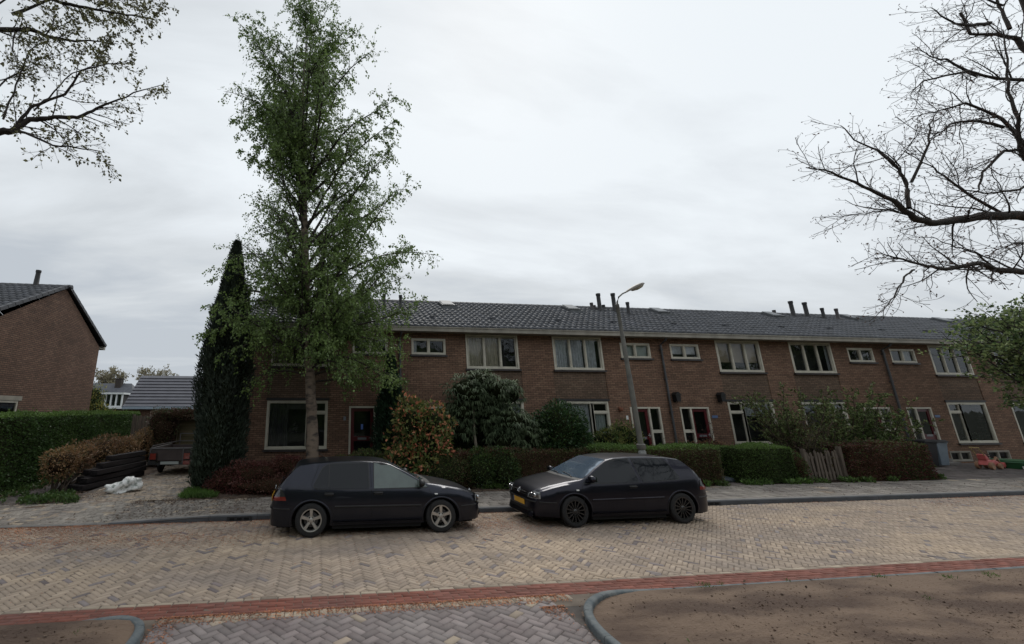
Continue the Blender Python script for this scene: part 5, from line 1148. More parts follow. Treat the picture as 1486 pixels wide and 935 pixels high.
# stacked railway sleepers
rgS = random.Random(8)
def sleeper_spot(layer, row, along_): return (-6.50 + .978 * .135 * row + .21 * along_, 15.5 - .21 * .135 * row + .978 * along_, .165 + .165 * layer)
for k, (x, y, z, L, rz) in enumerate([(*sleeper_spot(*a), l, -R(12.1) + r) for a, l, r in [((0, 1, 0), 2.9, .0), ((0, -1, .05), 2.9, .01), ((1, 1, .12), 2.75, -.02), ((1, -1, .2), 2.6, .015), ((2, 1, .28), 2.5, .025), ((2, -1, .3), 2.4, -.02), ((3, .4, .45), 2.2, .03), ((4, .1, .7), 1.7, -.03)]]):
    m = MB(); n = 9; w_, h_ = .235, .135; vs = []
    for i in range(n):
        yy = -L / 2 + L * i / (n - 1); j = [rgS.uniform(-.004, .004) for _ in range(4)]; vs += [(-w_ / 2 + j[0], yy, -h_ / 2 + j[1]), (w_ / 2 + j[2], yy, -h_ / 2 + j[3]), (w_ / 2 + j[1], yy, h_ / 2 + j[0]), (-w_ / 2 + j[3], yy, h_ / 2 + j[2])]
    fs = [(i * 4 + a, (i + 1) * 4 + a, (i + 1) * 4 + (a + 1) % 4, i * 4 + (a + 1) % 4) for i in range(n - 1) for a in range(4)] + [(0, 1, 2, 3), (4 * n - 1, 4 * n - 2, 4 * n - 3, 4 * n - 4)]
    m.add(vs, fs); o = m.build('railway_sleeper', MAT['wood_dark'], bevel=.003); o.location = (x, y, z); o.rotation_euler = (rgS.uniform(-.01, .01), rgS.uniform(-.03, .03), rz)
    lab = ['bottom sleeper of the stack, on the driveway side', 'bottom sleeper of the stack, on the hedge side', 'second-layer sleeper on the driveway side of the stack', 'second-layer sleeper on the hedge side of the stack', 'third-layer sleeper on the driveway side of the stack', 'third-layer sleeper on the hedge side of the stack', 'sleeper just under the topmost one of the stack', 'short sleeper, topmost of the stack'][k]
    tag(o, 'black weathered ' + lab, 'railway sleeper', 'railway sleepers stacked beside the driveway')
def crumpled(name, label, cat, loc, dims, mat, seed, rough=.35, nu=26, nv=16):
    rg = np.random.default_rng(seed); th = np.linspace(0, 2 * math.pi, nu, endpoint=False); ph = np.linspace(.03, math.pi - .03, nv); T, Pp = np.meshgrid(th, ph); Uv = np.stack([np.sin(Pp) * np.cos(T), np.sin(Pp) * np.sin(T), np.cos(Pp)], -1).reshape(-1, 3)
    f = 1 + rough * .5 * sph_noise(seed, 20, 2, 6)(Uv) + rough * .35 * np.abs(sph_noise(seed + 1, 20, 6, 12)(Uv)); V = Uv * np.array(dims) * f[:, None]; V[:, 2] = np.maximum(V[:, 2], -dims[2] * .55)
    i = np.arange(nu * nv).reshape(nv, nu); j = np.roll(i, -1, 1); Q = np.stack([i[:-1], i[1:], j[1:], j[:-1]], -1).reshape(-1, 4)
    caps = [np.array([list(i[0])]), np.array([list(i[-1][::-1])])]
    o = np_mesh(name, V, [Q] + caps, mat); o.location = (loc[0], loc[1], loc[2] + dims[2] * .55); return tag(o, label, cat)
def white_bag():
    o = crumpled('rubbish_bag', 'crumpled dirty white plastic bag lying against the sleepers', 'bag', (-5.42, 13.75, .08), (.30, .20, .17), MAT['bag_white'], 5, 1.0)
    o.rotation_euler = (0, -.12, .25)
white_bag()
crumpled('rubbish_bag', 'dark bin bag lying in the gap between the clipped hedges', 'bag', (12.75, 13.0, .10), (.34, .25, .11), MAT['bag_dark'], 9, .4)
# trailer
def trailer():
    root = plant('car_trailer', (-5.12, 16.75, .08), 'small open box trailer with red rear lights parked at the end of the driveway', 'trailer')
    w, L = 1.36, 2.2
    for nm, b in (('tailboard', (-w / 2, w / 2, 0, .035, .50, .88)), ('side_board', (-w / 2, -w / 2 + .03, .036, L, .50, .88)), ('side_board', (w / 2 - .03, w / 2, .036, L, .50, .88)), ('front_board', (-w / 2 + .031, w / 2 - .031, L - .03, L, .50, .88)), ('floor', (-w / 2 + .031, w / 2 - .031, .036, L - .031, .48, .52))):
        m = MB(); m.box(*b); m.build(nm, MAT['trailer_board'], root, bevel=.004)
    m = MB(); m.box(-w / 2 - .02, w / 2 + .02, -.02, .06, .885, .925); m.box(-w / 2 - .025, -w / 2 + .03, .061, L, .885, .925); m.box(w / 2 - .03, w / 2 + .025, .061, L, .885, .925)
    for x in (-w / 2 - .02, w / 2 - .02, w / 2 - .28): m.box(x, x + .035, -.028, -.002, .42, .93)
    m.build('rim_rail', MAT['galv'], root)
    m = MB(); m.box(-w / 2 - .05, w / 2 + .05, -.02, .05, .36, .44); m.box(-.06, .06, .06, L + 1.1, .38, .46); m.build('chassis', MAT['iron'], root)
    m = MB(); y = L
    for z in (1.02, 1.30): m.bar((-w / 2 + .3, y, z), (w / 2, y, z), .03, .03)
    for x in (-w / 2 + .3, -.0 + .3, w / 2): m.bar((x, y, .9), (x, y, 1.32), .03, .03)
    m.bar((-w / 2, .15, .98), (-w / 2 + .3, y, 1.02), .03, .03); m.bar((-w / 2, .15, .9), (-w / 2, .15, .99), .03, .03)
    m.build('ladder_rack', MAT['galv'], root)
    for s in (-1, 1):
        m = MB(); m.box(s * .56 - .12, s * .56 + .12, -.065, -.021, .53, .77); l = m.build('tail_lamp', MAT['trim_black'], root); m = MB(); m.box(s * .56 - .10, s * .56 + .10, -.082, -.0655, .55, .75); m.build('lens', MAT['lamp_red'], l)
        m = MB(); m.box(s * .58 - .13, s * .58 + .13, -.06, -.02, .37, .50); m.build('bumper_block', MAT['lamp_red'] if s > 0 else MAT['trim_black'], root)
        m = MB(); m.lathe([(.10, -.07), (.22, -.07), (.265, -.04), (.265, .04), (.22, .07), (.10, .07)], (s * .60, 1.0, .265), axis='x', n=22); wl = m.build('wheel', MAT['rubber'], root, smooth=True)
        m = MB(); m.lathe([(0, -.05), (.14, -.06), (.155, -.05), (.155, .05), (.14, .06), (0, .05)], (s * .60, 1.0, .265), axis='x', n=18); m.build('rim', MAT['galv'], wl, smooth=True)
        m = MB(); m.tube([(s * .60 , 1.0 + .34 * math.cos(t), .265 + .34 * math.sin(t)) for t in np.linspace(.3, 2.85, 9)], .0, 4)
    m = MB(); m.box(-.30, .30, -.045, -.021, .385, .475); m.build('number_plate', MAT['plate_dim'], root)
trailer()
# bins
def wheelie(loc, rz, body, lid, label, s=1.0):
    root = plant('wheelie_bin', loc, label, 'wheelie bin', 'bins on the forecourt'); root.rotation_euler = (0, 0, rz); root.scale = (s, s, s)
    m = MB(); b = [(-.21, -.25), (.21, -.25), (.21, .22), (-.21, .22)]; t = [(-.29, -.33), (.29, -.33), (.29, .30), (-.29, .30)]; m.add([(x, y, .05) for x, y in b] + [(x, y, .93) for x, y in t], [(3, 2, 1, 0), (4, 5, 6, 7), (0, 1, 5, 4), (1, 2, 6, 5), (2, 3, 7, 6), (3, 0, 4, 7)]); m.box(-.305, .305, -.345, .31, .90, .95); m.build('body', MAT[body], root, bevel=.015)
    m = MB(); m.prism([(-.31, .952), (.31, .952), (.30, 1.0), (.16, 1.045), (-.16, 1.045), (-.30, 1.0)], -.38, .30); m.build('lid', MAT[lid], root, bevel=.012)
    m = MB(); m.tube([(-.25, .36, .97), (.25, .36, .97)], .016, 8); m.box(-.25, -.21, .28, .37, .94, .985); m.box(.21, .25, .28, .37, .94, .985); m.build('handle', MAT[lid], root)
    for x in (-.24, .24): m = MB(); m.lathe([(0, -.025), (.095, -.025), (.10, 0), (.095, .025), (0, .025)], (x, .26, .10), axis='x', n=16); m.build('wheel', MAT['rubber'], root, smooth=True)
wheelie((25.05, 15.35, .09), .05, 'bin_blue', 'bin_dark', 'blue-grey wheelie bin with black lid on the forecourt', .98)
wheelie((24.35, 15.25, .09), -.05, 'bin_dark', 'bin_dark', 'black wheelie bin half behind the dark red-green hedge', 1.0)
# play tractor and green sand tray
def toy():
    root = plant('ride_on_toy', (25.75, 14.3, .09), 'pink and orange plastic ride-on toy digger on the forecourt', 'toy'); root.rotation_euler = (0, 0, .15)
    m = MB(); m.prism([(-.40, .16), (.38, .14), (.42, .24), (.20, .34), (.02, .30), (-.10, .36), (-.30, .34)], -.12, .12); m.build('body', MAT['toy_pink'], root, bevel=.02)
    m = MB(); m.prism([(-.34, .341), (-.12, .361), (-.16, .42), (-.30, .56), (-.38, .54)], -.11, .11); m.build('seat', MAT['toy_pink'], root, bevel=.02)
    m = MB(); m.tube([(.10, 0, .32), (.05, 0, .50)], .018, 8); m.tube([(.05 + .0, .11 * math.cos(a), .50 + .05 * math.sin(a)) for a in np.linspace(0, 6.28, 14)], .014, 6); m.build('steering_wheel', MAT['trim_black'], root)
    for sx, sy in ((-.28, 1), (-.28, -1), (.26, 1), (.26, -1)):
        m = MB(); r = .135 if sx < 0 else .11; m.lathe([(0, -.04), (r * .9, -.045), (r, -.03), (r, .03), (r * .9, .045), (0, .04)], (sx, sy * .17, r), axis='y', n=18); m.build('wheel', MAT['toy_orange'], root, smooth=True)
    m = MB(); m.bar((.38, .0, .24), (.62, 0, .42), .05, .05); m.bar((.62, 0, .42), (.78, 0, .20), .045, .045); m.build('digger_arm', MAT['toy_orange'], root)
    m = MB(); m.prism([(.70, .20), (.86, .22), (.88, .10), (.78, .02), (.68, .08)], -.10, .10); m.build('bucket', MAT['toy_pink'], root, bevel=.01)
    m = MB(); m.tube([(-.36, .10, .5), (-.62, .10, .80)], .015, 6); m.tube([(-.36, -.10, .5), (-.62, -.10, .80)], .015, 6); m.tube([(-.62, -.12, .80), (-.62, .12, .80)], .018, 6); m.build('push_bar', MAT['toy_yellow'], root)
toy()
def sandtray():
    root = plant('play_tray', (27.3, 14.5, .09), 'green plastic play tray at the right edge of the forecourt', 'toy')
    m = MB(); m.lathe([(0, .04), (.50, .05), (.62, .26), (.70, .27), (.72, .23), (.66, .22), (.56, .0), (0, .0)], (0, 0, 0), n=24); m.build('tray', MAT['toy_green'], root, smooth=True)
    m = MB(); m.lathe([(0, .30), (.35, .30), (.60, .285), (.60, .275), (0, .275)], (0.05, 0, 0), n=20); m.build('cover', MAT['toy_green'], root, smooth=True)
    m = MB(); m.box(-.55, -.25, -.62, -.5, .02, .12); m.build('shovel', MAT['paper_white'], root)
sandtray()
def add_reflected_woodland():
    """tree belt added out of view behind the viewer, to darken reflections in panes and car paint"""
    rg = np.random.default_rng(400); Vs, Qs, b = [], [], 0
    P, D = [], []
    for k in range(26):
        c = (-48 + k * 4 + rg.uniform(-1, 1), -17 + rg.uniform(-2, 2), rg.uniform(3.5, 5.0)); r_ = (rg.uniform(2.6, 4), 2.5, c[2] * rg.uniform(1.0, 1.5)); V, Q = blob_mesh(c, r_, 400 + k, .2, k=.9); Vs.append(V); Qs.append(Q + b); b += len(V)
        p, u = blob_points(c, r_, 900, rg, 400 + k, .2); P.append(p); D.append(u)
    V2, Q2 = leaf_cards(np.concatenate(P), np.concatenate(D), .5, .7, rg, .6); V = np.concatenate(Vs + [V2]); Q = np.concatenate(Qs + [Q2 + b]); o = np_mesh('added_woodland', V, Q, MAT['leaf_boxwood'], tint=rg.random(len(Q)))
    tag(o, 'unseen belt of trees added behind the viewer for dark reflections in paint and panes', 'added_woodland', kind='stuff')
add_reflected_woodland()  # invented trees out of view, giving paint and glass something dark to reflect

bush('low_shrub', 'low green bush between the bright-topped box hedge and the picket gate', 'shrub', [((15.2, 12.75, .45), (.30, .35, .48))], [('leaf_boxwood', .6), ('leaf_redmix', .4)], .05, 1300, seed=98, coremat='hedge_core_brown', rough=.2)
# ------------------------------------------------------------------ hatchbacks
HW = .80
XC = [2.125, 2.118, 2.10, 2.06, 1.95, 1.70, 1.30, 1.02, .93, .60, .28, .05, -.3, -.8, -1.25, -1.50, -1.58, -1.72, -1.855, -1.92, -1.985, -2.015, -2.03]
ZC = [.46, .57, .635, .70, .765, .845, .925, .965, 1.000, 1.190, 1.350, 1.390, 1.412, 1.410, 1.388, 1.352, 1.305, 1.15, .985, .90, .81, .66, .50]
XW = [2.125, 2.118, 2.10, 2.06, 2.0, 1.90, 1.70, 1.2, .6, 0, -.6, -1.2, -1.7, -1.85, -1.95, -2.0, -2.02, -2.03]
WW = [.36, .46, .55, .63, .69, .742, .782, .798, .80, .80, .80, .795, .775, .74, .69, .63, .57, .50]
AX = (1.255, -1.255)
def smooth_table(xs, ys):
    """monotone-ish dense table with rounded corners"""
    xs = np.array(xs[::-1], float); ys = np.array(ys[::-1], float); q = np.linspace(xs[0], xs[-1], 1661); v = np.interp(q, xs, ys)
    k = np.hanning(25); k /= k.sum(); p = np.concatenate([np.full(12, v[0]), v, np.full(12, v[-1])]); s = np.convolve(p, k, 'valid')
    e = np.clip(np.minimum(q - q[0], q[-1] - q) / .05, 0, 1); return q, v * (1 - e) + s * e
_zq, _zv = smooth_table(XC, ZC); _wq, _wv = smooth_table(XW, WW)
def zc(x): return float(np.interp(x, _zq, _zv))
def wx(x): return float(np.interp(x, _wq, _wv))
def belt(x): return float(np.interp(x, [-2.03, -1.7, -.8, .9, 1.3], [.92, .94, .90, .865, .86]))
def ring(x, zl):
    w = wx(x); z = zc(x); cab = np.clip((z - .93) / .12, 0, 1); zb = min(belt(x), z - .045)
    ze = z - .035 + .005 * cab; zb = min(zb, ze - .012)
    yb = w - .028 - .02 * (1 - cab)
    ye_c = yb - .52 * max(0, ze - zb); ye_h = w - .10; ye = ye_c * cab + min(ye_h, yb - .02) * (1 - cab)
    z2 = [zl, .33, .50, .62, .74, zb]; y2 = [w - .045, w - .014, w - .002, w, w - .006, yb]
    lim = [zb * f for f in (.0, .55, .72, .82, .91, 1)]
    zz = [max(zl, min(a, zl + (zb - zl) * f if zb < .80 or a > zb else a)) for a, f in zip(z2, (0, .2, .42, .6, .8, 1))]
    for k in range(1, 6): zz[k] = max(zz[k], zz[k - 1] + .0008)
    pts = list(zip(y2, zz)) + [(ye, max(ze, zz[5] + .001)), (ye - .035, max(ze, zz[5]) + .016), (ye * .62, z - .006), (0.0, z)]
    return pts
def zlow(x):
    z = .205
    if x > 1.7: z = .215 + .02 * (x - 1.7)
    for a in AX:
        d = abs(x - a)
        if d < .365: z = max(z, .315 + math.sqrt(.365 ** 2 - d * d))
    return z
def side_y(x, z):
    r = ring(x, min(zlow(x), .6)); r = ring(x, .2); ys = [p[0] for p in r[:7]]; zs = [p[1] for p in r[:7]]; return float(np.interp(z, zs, ys))
def top_z(x, y):
    r = ring(x, .2)[5:]; ys = [p[0] for p in r][::-1]; zs = [p[1] for p in r][::-1]; return float(np.interp(abs(y), ys, zs))
def nose_x(y, rear=False):
    xs = np.array(XW); ws = np.array(WW)
    if not rear: m = xs >= 1.2; return float(np.interp(abs(y), ws[m], xs[m]))
    m = xs <= -1.2; return float(np.interp(-abs(y), -ws[m], xs[m]))
def side_fill(mb, outline, off, s, mi=0, dens_=.06):
    """polygon outline in (x,z) laid on the side surface at offset off, side s=+-1"""
    from mathutils.geometry import tessellate_polygon
    o2 = []
    for i in range(len(outline)):
        a, b = outline[i], outline[(i + 1) % len(outline)]; n = max(1, int(math.hypot(b[0] - a[0], b[1] - a[1]) / dens_)); o2 += [(a[0] + (b[0] - a[0]) * k / n, a[1] + (b[1] - a[1]) * k / n) for k in range(n)]
    v = [(x, s * (side_y(x, z) + off), z) for x, z in o2]; tr = tessellate_polygon([[Vector((x, z, 0)) for x, z in o2]])
    mb.add(v + [(x, s * (side_y(x, z) - .02), z) for x, z in o2], [tuple(t) for t in tr] + [(i, (i + 1) % len(o2), len(o2) + (i + 1) % len(o2), len(o2) + i) for i in range(len(o2))], mi)
def strip_fill(mb, outline, off, s, mi=0):
    """like side_fill but in columns that follow the curved side closely"""
    xa, xb = min(p[0] for p in outline), max(p[0] for p in outline); xs = sorted({*np.linspace(xa + .0005, xb - .0005, max(3, int((xb - xa) / .03))), *[p[0] for p in outline if xa + .001 < p[0] < xb - .001]}); vs = []; R_ = 7; n = len(outline)
    for x in xs:
        zz = []
        for i in range(n):
            (x0_, z0q), (x1_, z1q) = outline[i], outline[(i + 1) % n]
            if (x0_ - x) * (x1_ - x) <= 0 and x0_ != x1_: zz.append(z0q + (z1q - z0q) * (x - x0_) / (x1_ - x0_))
        lo, hi = min(zz), max(zz)
        for k in range(R_): z = lo + (hi - lo) * k / (R_ - 1); vs.append((x, s * (side_y(x, z) + off), z))
    mb.add(vs, [(i * R_ + k, (i + 1) * R_ + k, (i + 1) * R_ + k + 1, i * R_ + k + 1) for i in range(len(xs) - 1) for k in range(R_ - 1)], mi)
def side_line(mb, pts, w, off, s, mi=0):
    """raised or dark strip along a line on the side; w is its height across the line"""
    P = []
    for i in range(len(pts) - 1):
        a, b = pts[i], pts[i + 1]; n = max(1, int(math.hypot(b[0] - a[0], b[1] - a[1]) / .05)); P += [(a[0] + (b[0] - a[0]) * k / n, a[1] + (b[1] - a[1]) * k / n) for k in range(n)]
    P.append(pts[-1]); vs = []; n = len(P)
    for i, (x, z) in enumerate(P):
        a = P[max(i - 1, 0)]; b = P[min(i + 1, n - 1)]; t = math.hypot(b[0] - a[0], b[1] - a[1]) or 1; nx, nz = -(b[1] - a[1]) / t * w / 2, (b[0] - a[0]) / t * w / 2
        for sx in (-1, 1):
            xx, zz = x + nx * sx, z + nz * sx; y = side_y(xx, zz); vs += [(xx, s * (y - .002), zz), (x + nx * sx * .45, s * (y + off), z + nz * sx * .45)]
    fs = []
    for i in range(n - 1):
        a, b = i * 4, (i + 1) * 4; fs += [(a + 1, b + 1, b + 3, a + 3), (a, b, b + 1, a + 1), (a + 3, b + 3, b + 2, a + 2)]
    fs += [(0, 1, 3, 2), ((n - 1) * 4 + 2, (n - 1) * 4 + 3, (n - 1) * 4 + 1, (n - 1) * 4)]
    mb.add(vs, fs, mi)
def top_grid(mb, x0f, x1f, ymax_f, off, n=10, m=8, mi=0):
    """patch on the upper surface between x0f(v), x1f(v), v in -1..1 across"""
    vs = []
    for i in range(n + 1):
        for j in range(m + 1):
            v = -1 + 2 * j / m; u = i / n; x = x0f(v) * (1 - u) + x1f(v) * u; y = ymax_f(x) * v; dzdx = (top_z(x + .01, y) - top_z(x - .01, y)) / .02; L = math.hypot(1, dzdx); vs.append((x - dzdx / L * off, y, top_z(x, y) + off / L))
    mb.add(vs, [(i * (m + 1) + j, (i + 1) * (m + 1) + j, (i + 1) * (m + 1) + j + 1, i * (m + 1) + j + 1) for i in range(n) for j in range(m)], mi)
def wheel_parts(parent, x, y, s, style, r=.315):
    """s: outward side"""
    wr = MB(); wr.lathe([(0, .0), (.13, 0), (.13, .05), (0, .05)], (0, 0, 0), axis='y', n=20); w = wr.build('wheel', MAT['brake_dark'], parent, smooth=True)
    w.location = (x, y, .298 / .93); w.scale = (.946, 1, .946 / .93)
    ri = .205 if style == 'five' else .222; tw = .095
    t = MB(); pr = [(ri, -tw), (ri + .03, -tw * 1.0), (r - .035, -tw * 1.02), (r - .012, -tw * .92), (r, -tw * .72), (r, tw * .72), (r - .012, tw * .92), (r - .035, tw * 1.02), (ri + .03, tw), (ri, tw)]; t.lathe(pr, axis='y', n=48); t.build('tyre', MAT['rubber'], w, smooth=True)
    m = MB(); mat = 'alloy' if style == 'five' else 'rim_black'; so = s
    m.lathe([(ri - .012, so * -tw), (ri - .016, so * tw * .3), (ri - .018, so * tw * .75), (ri - .012, so * tw * .98), (ri + .006, so * tw * 1.02), (ri + .008, so * tw * .9)], axis='y', n=48)
    ns = 5 if style == 'five' else 14; yo = so * tw * .62
    for k in range(ns):
        a = 2 * math.pi * k / ns + .3; c, sn = math.cos(a), math.sin(a)
        if style == 'five': hw0, hw1 = .024, .030
        else: hw0, hw1 = .009, .012
        prof = [(.035, hw0 * 1.1, yo + so * .012), (.10, hw0, yo + so * .022), (ri - .016, hw1, yo + so * .030)]
        vs = []
        for (rr, hw, yy) in prof:
            for q in (-1, 1): vs += [(rr * c - q * hw * sn, yy, rr * sn + q * hw * c), (rr * c - q * hw * 1.15 * sn, yy - so * .035, rr * sn + q * hw * 1.15 * c)]
        fs = []
        for i in range(2): b = i * 4; fs += [(b, b + 4, b + 6, b + 2), (b, b + 1, b + 5, b + 4), (b + 2, b + 6, b + 7, b + 3)]
        m.add(vs, fs)
    m.lathe([(0, yo + so * .03), (.026, yo + so * .028), (.034, yo + so * .02), (.075 if style == 'five' else .05, yo + so * .012), (.08 if style == 'five' else .055, yo - so * .03)], axis='y', n=20)
    m.build('rim', MAT[mat], w, smooth=False)
    if style == 'five':
        m = MB(); 
        for k in range(5):
            a = 2 * math.pi * (k + .5) / 5 + .3; m.lathe([(0, yo + so * .020), (.013, yo + so * .019), (.013, yo - so * .01)], (.055 * math.cos(a), 0, .055 * math.sin(a)), axis='y', n=8)
        m.build('wheel_bolts', MAT['iron'], w)
    m = MB(); m.lathe([(0, so * .0), (.14, so * 0), (.14, so * .012), (0, so * .012)], axis='y', n=24); m.build('brake_disc', MAT['galv'] if style == 'five' else MAT['iron'], w)
    m = MB(); m.lathe([(0, so * .02 - .01), (ri - .03, so * .02 - .01)], (0, -so * .05, 0), axis='y', n=24); m.build('wheel_back', MAT['under_black'], w)
    return w
def hatchback(loc, rz, label, doors, paint, style, plate=True):
    root = empty('parked_car', loc, rz); tag(root, label, 'car', 'dark hatchbacks parked along the kerb')
    # stations, dense at the arches and at both ends
    xs = set(np.round(np.linspace(-2.0, 2.06, 70), 4)); 
    for a in AX:
        for t in np.linspace(0, math.pi, 41): xs.add(round(a + .365 * math.cos(t), 4))
        xs.add(round(a + .3652, 4)); xs.add(round(a - .3652, 4)); xs.add(round(a + .372, 4)); xs.add(round(a - .372, 4))
    for v in (2.075, 2.09, 2.10, 2.11, 2.118, 2.1225, 2.125, -2.008, -2.015, -2.022, -2.027, -2.03): xs.add(v)
    xs = sorted(xs); xs = [xs[0]] + [x for p, x in zip(xs, xs[1:]) if x - p > .0008]
    V = []; n = 0; K = 10; sub = 2
    rings = []
    for x in xs:
        r = ring(x, zlow(x)); rr = []
        for i in range(len(r) - 1):
            for k in range(sub): t = k / sub; rr.append((r[i][0] * (1 - t) + r[i + 1][0] * t, r[i][1] * (1 - t) + r[i + 1][1] * t))
        rr.append(r[-1]); full = [(-y, z) for y, z in rr] + [(y, z) for y, z in rr[-2::-1]]; rings.append([(x, y, z) for y, z in full])
    K = len(rings[0]); V = np.array(rings).reshape(-1, 3); n = len(xs); ii = np.arange(n * K).reshape(n, K)
    Q = np.stack([ii[:-1, :-1], ii[1:, :-1], ii[1:, 1:], ii[:-1, 1:]], -1).reshape(-1, 4)
    caps = [ii[0].reshape(1, -1), ii[-1][::-1].reshape(1, -1)]
    body = np_mesh('body', V, [Q] + caps, MAT[paint], root, smooth=True)
    try: body.data.set_sharp_from_angle(angle=R(38))
    except Exception: pass
    # arch lips and inner arches
    for s in (-1, 1):
        for a in AX:
            m = MB(); vs = []; N_ = 28
            for k in range(N_ + 1):
                t = math.radians(-16) + math.radians(212) * k / N_; 
                for (r_, of) in ((.362, -.06), (.362, .004), (.370, .008), (.388, .006), (.398, -.004)):
                    x, z = a + r_ * math.cos(t), .315 + r_ * math.sin(t); z = max(z, .20); vs.append((x, s * (side_y(x, z) + of), z))
            m.add(vs, [(k * 5 + j, (k + 1) * 5 + j, (k + 1) * 5 + j + 1, k * 5 + j + 1) for k in range(N_) for j in range(4)])
            m.build('arch_lip', MAT[paint], root, smooth=True)
    m = MB()
    for a in AX:
        for s in (-1, 1):
            vs = []
            for k in range(17):
                t = math.pi * k / 16; x, z = a + .37 * math.cos(t), .315 + .37 * math.sin(t); vs += [(x, s * .52, z), (x, s * (side_y(x, min(z, .68)) - .03), z)]
            m.add(vs, [(2 * k, 2 * k + 1, 2 * k + 3, 2 * k + 2) for k in range(16)]); m.add([(a - .37, s * .52, .2), (a + .37, s * .52, .2), (a + .37, s * .52, .69), (a - .37, s * .52, .69)], [(0, 1, 2, 3)])
    m.box(-1.9, 1.95, -.56, .56, .15, .30); m.box(-.86, .86, -.72, .72, .135, .24); m.box(1.66, 2.0, -.60, .60, .20, .34); m.build('underbody_shade', MAT['under_black'], root)  # black box set low and wide to deepen the shade beneath the car
    # windows on each side
    def glass_outline(front):
        if doors == 5:
            if front: return [(1.00, .890), (.97, .930), (.62, 1.115), (.36, 1.265), (.22, 1.325), (.12, 1.348), (-.04, 1.356), (-.065, .888)]
            return [(-.165, .890), (-.165, 1.358), (-.86, 1.350), (-.98, 1.335), (-1.07, 1.27), (-1.23, .965), (-1.21, .925), (-1.14, .905)]
        if front: return [(1.00, .890), (.97, .930), (.62, 1.115), (.36, 1.265), (.22, 1.325), (.12, 1.348), (-.26, 1.356), (-.30, .888)]
        return [(-.385, .892), (-.365, 1.356), (-.98, 1.348), (-1.10, 1.33), (-1.17, 1.27), (-1.30, 1.0), (-1.29, .955), (-1.22, .935)]
    def grow(o, d):
        cx = sum(p[0] for p in o) / len(o); cz = sum(p[1] for p in o) / len(o); hx = max(abs(p[0] - cx) for p in o); hz = max(abs(p[1] - cz) for p in o); return [(cx + (x - cx) * (1 + d / hx), cz + (z - cz) * (1 + d / hz)) for x, z in o]
    for s in (-1, 1):
        for f in (True, False): tr = MB(); strip_fill(tr, grow(glass_outline(f), .020), .003, s); tr.build('window_seal', MAT['trim_black'], root)
    for s in (-1, 1):
        for f in (True, False):
            g = MB(); strip_fill(g, glass_outline(f), .006, s); g.build('side_window', MAT['car_glass_light' if (f and doors == 5) else 'car_glass'], root)
        if doors == 5: g = MB(); side_line(g, [(-.94, .93), (-.93, 1.345)], .03, .008, s); g.build('window_divider', MAT['trim_black'], root)
    # windscreen and tailgate glass
    g = MB(); top_grid(g, lambda v: 1.02 - .06 * v * v, lambda v: .26, lambda x: ring(x, .2)[6][0] - .035, .004, 12, 10); g.build('windscreen', MAT['screen_glass'], root, smooth=True)
    g = MB(); top_grid(g, lambda v: -1.61, lambda v: -1.885 + .02 * v * v, lambda x: ring(x, .2)[6][0] - .05, .005, 8, 8); g.build('rear_window', MAT['car_glass'], root, smooth=True)
    g = MB(); top_grid(g, lambda v: 1.13 - .05 * v * v, lambda v: 1.03 - .06 * v * v, lambda x: .66, .003, 2, 8); g.build('scuttle', MAT['trim_black'], root)
    for y0_ in (.35, -.20):
        g = MB(); pts = [(1.04, y0_ + .02), (.99, y0_ - .1), (.93, y0_ - .50)]; g.tube([(x, y, top_z(x, y) + .02) for x, y in pts], .008, 5); g.build('wiper', MAT['trim_black'], root)
    # shut lines
    def side_gap(_, pts, w, off, s): g_ = MB(); side_line(g_, pts, w, off, s); g_.build('shut_line', MAT['under_black'], root)
    dl = None
    for s in (-1, 1):
        if doors == 5:
            side_gap(dl, [(1.03, .90), (1.06, .70), (1.03, .30), (.93, .235)], .010, .0015, s); side_gap(dl, [(-.115, 1.37), (-.115, .255)], .010, .0015, s)
            side_gap(dl, [(-1.13, 1.34), (-1.27, .98), (-1.24, .87), (-.92, .62), (-.84, .45), (-.80, .26)], .010, .0015, s)
        else:
            side_gap(dl, [(1.03, .90), (1.06, .70), (1.03, .30), (.93, .235)], .010, .0015, s); side_gap(dl, [(-.34, 1.36), (-.335, .255)], .010, .0015, s)
        side_gap(dl, [(1.62, .565), (2.0, .575)], .010, .0015, s); side_gap(dl, [(-1.63, .60), (-1.95, .61)], .010, .0015, s)
    for yy in (-.60, .60): hl = MB(); hl.tube([(x, yy * (1 - .10 * (x - 1.1)), top_z(x, yy * (1 - .10 * (x - 1.1))) + .001) for x in np.linspace(1.12, 1.98, 12)], .004, 4); hl.build('bonnet_gap', MAT['under_black'], root)
    # rubbing strip and sill moulding
    for s in (-1, 1):
        r_ = MB(); side_line(r_, [(.86, .545), (-.82, .560)], .045, .012, s); r_.build('rubbing_strip', MAT['trim_black'] if doors == 5 else MAT[paint], root)
        r_ = MB(); side_line(r_, [(.86, .262), (-.85, .262)], .055, .022, s); side_line(r_, [(.86, .292), (-.85, .292)], .010, .026, s); r_.build('sill_moulding', MAT[paint], root)
        r_ = MB(); side_line(r_, [(1.66, .505), (2.0, .515)], .032, .011, s); r_.build('bumper_strip', MAT['trim_black'], root); r_ = MB(); side_line(r_, [(-1.66, .535), (-1.97, .54)], .032, .011, s); r_.build('bumper_strip', MAT['trim_black'], root)
        hs = [.12 - .02, -.80 - .14] if doors == 5 else [-.16]
        hs = [(.02 if doors == 5 else -.13)] + ([-.93] if doors == 5 else [])
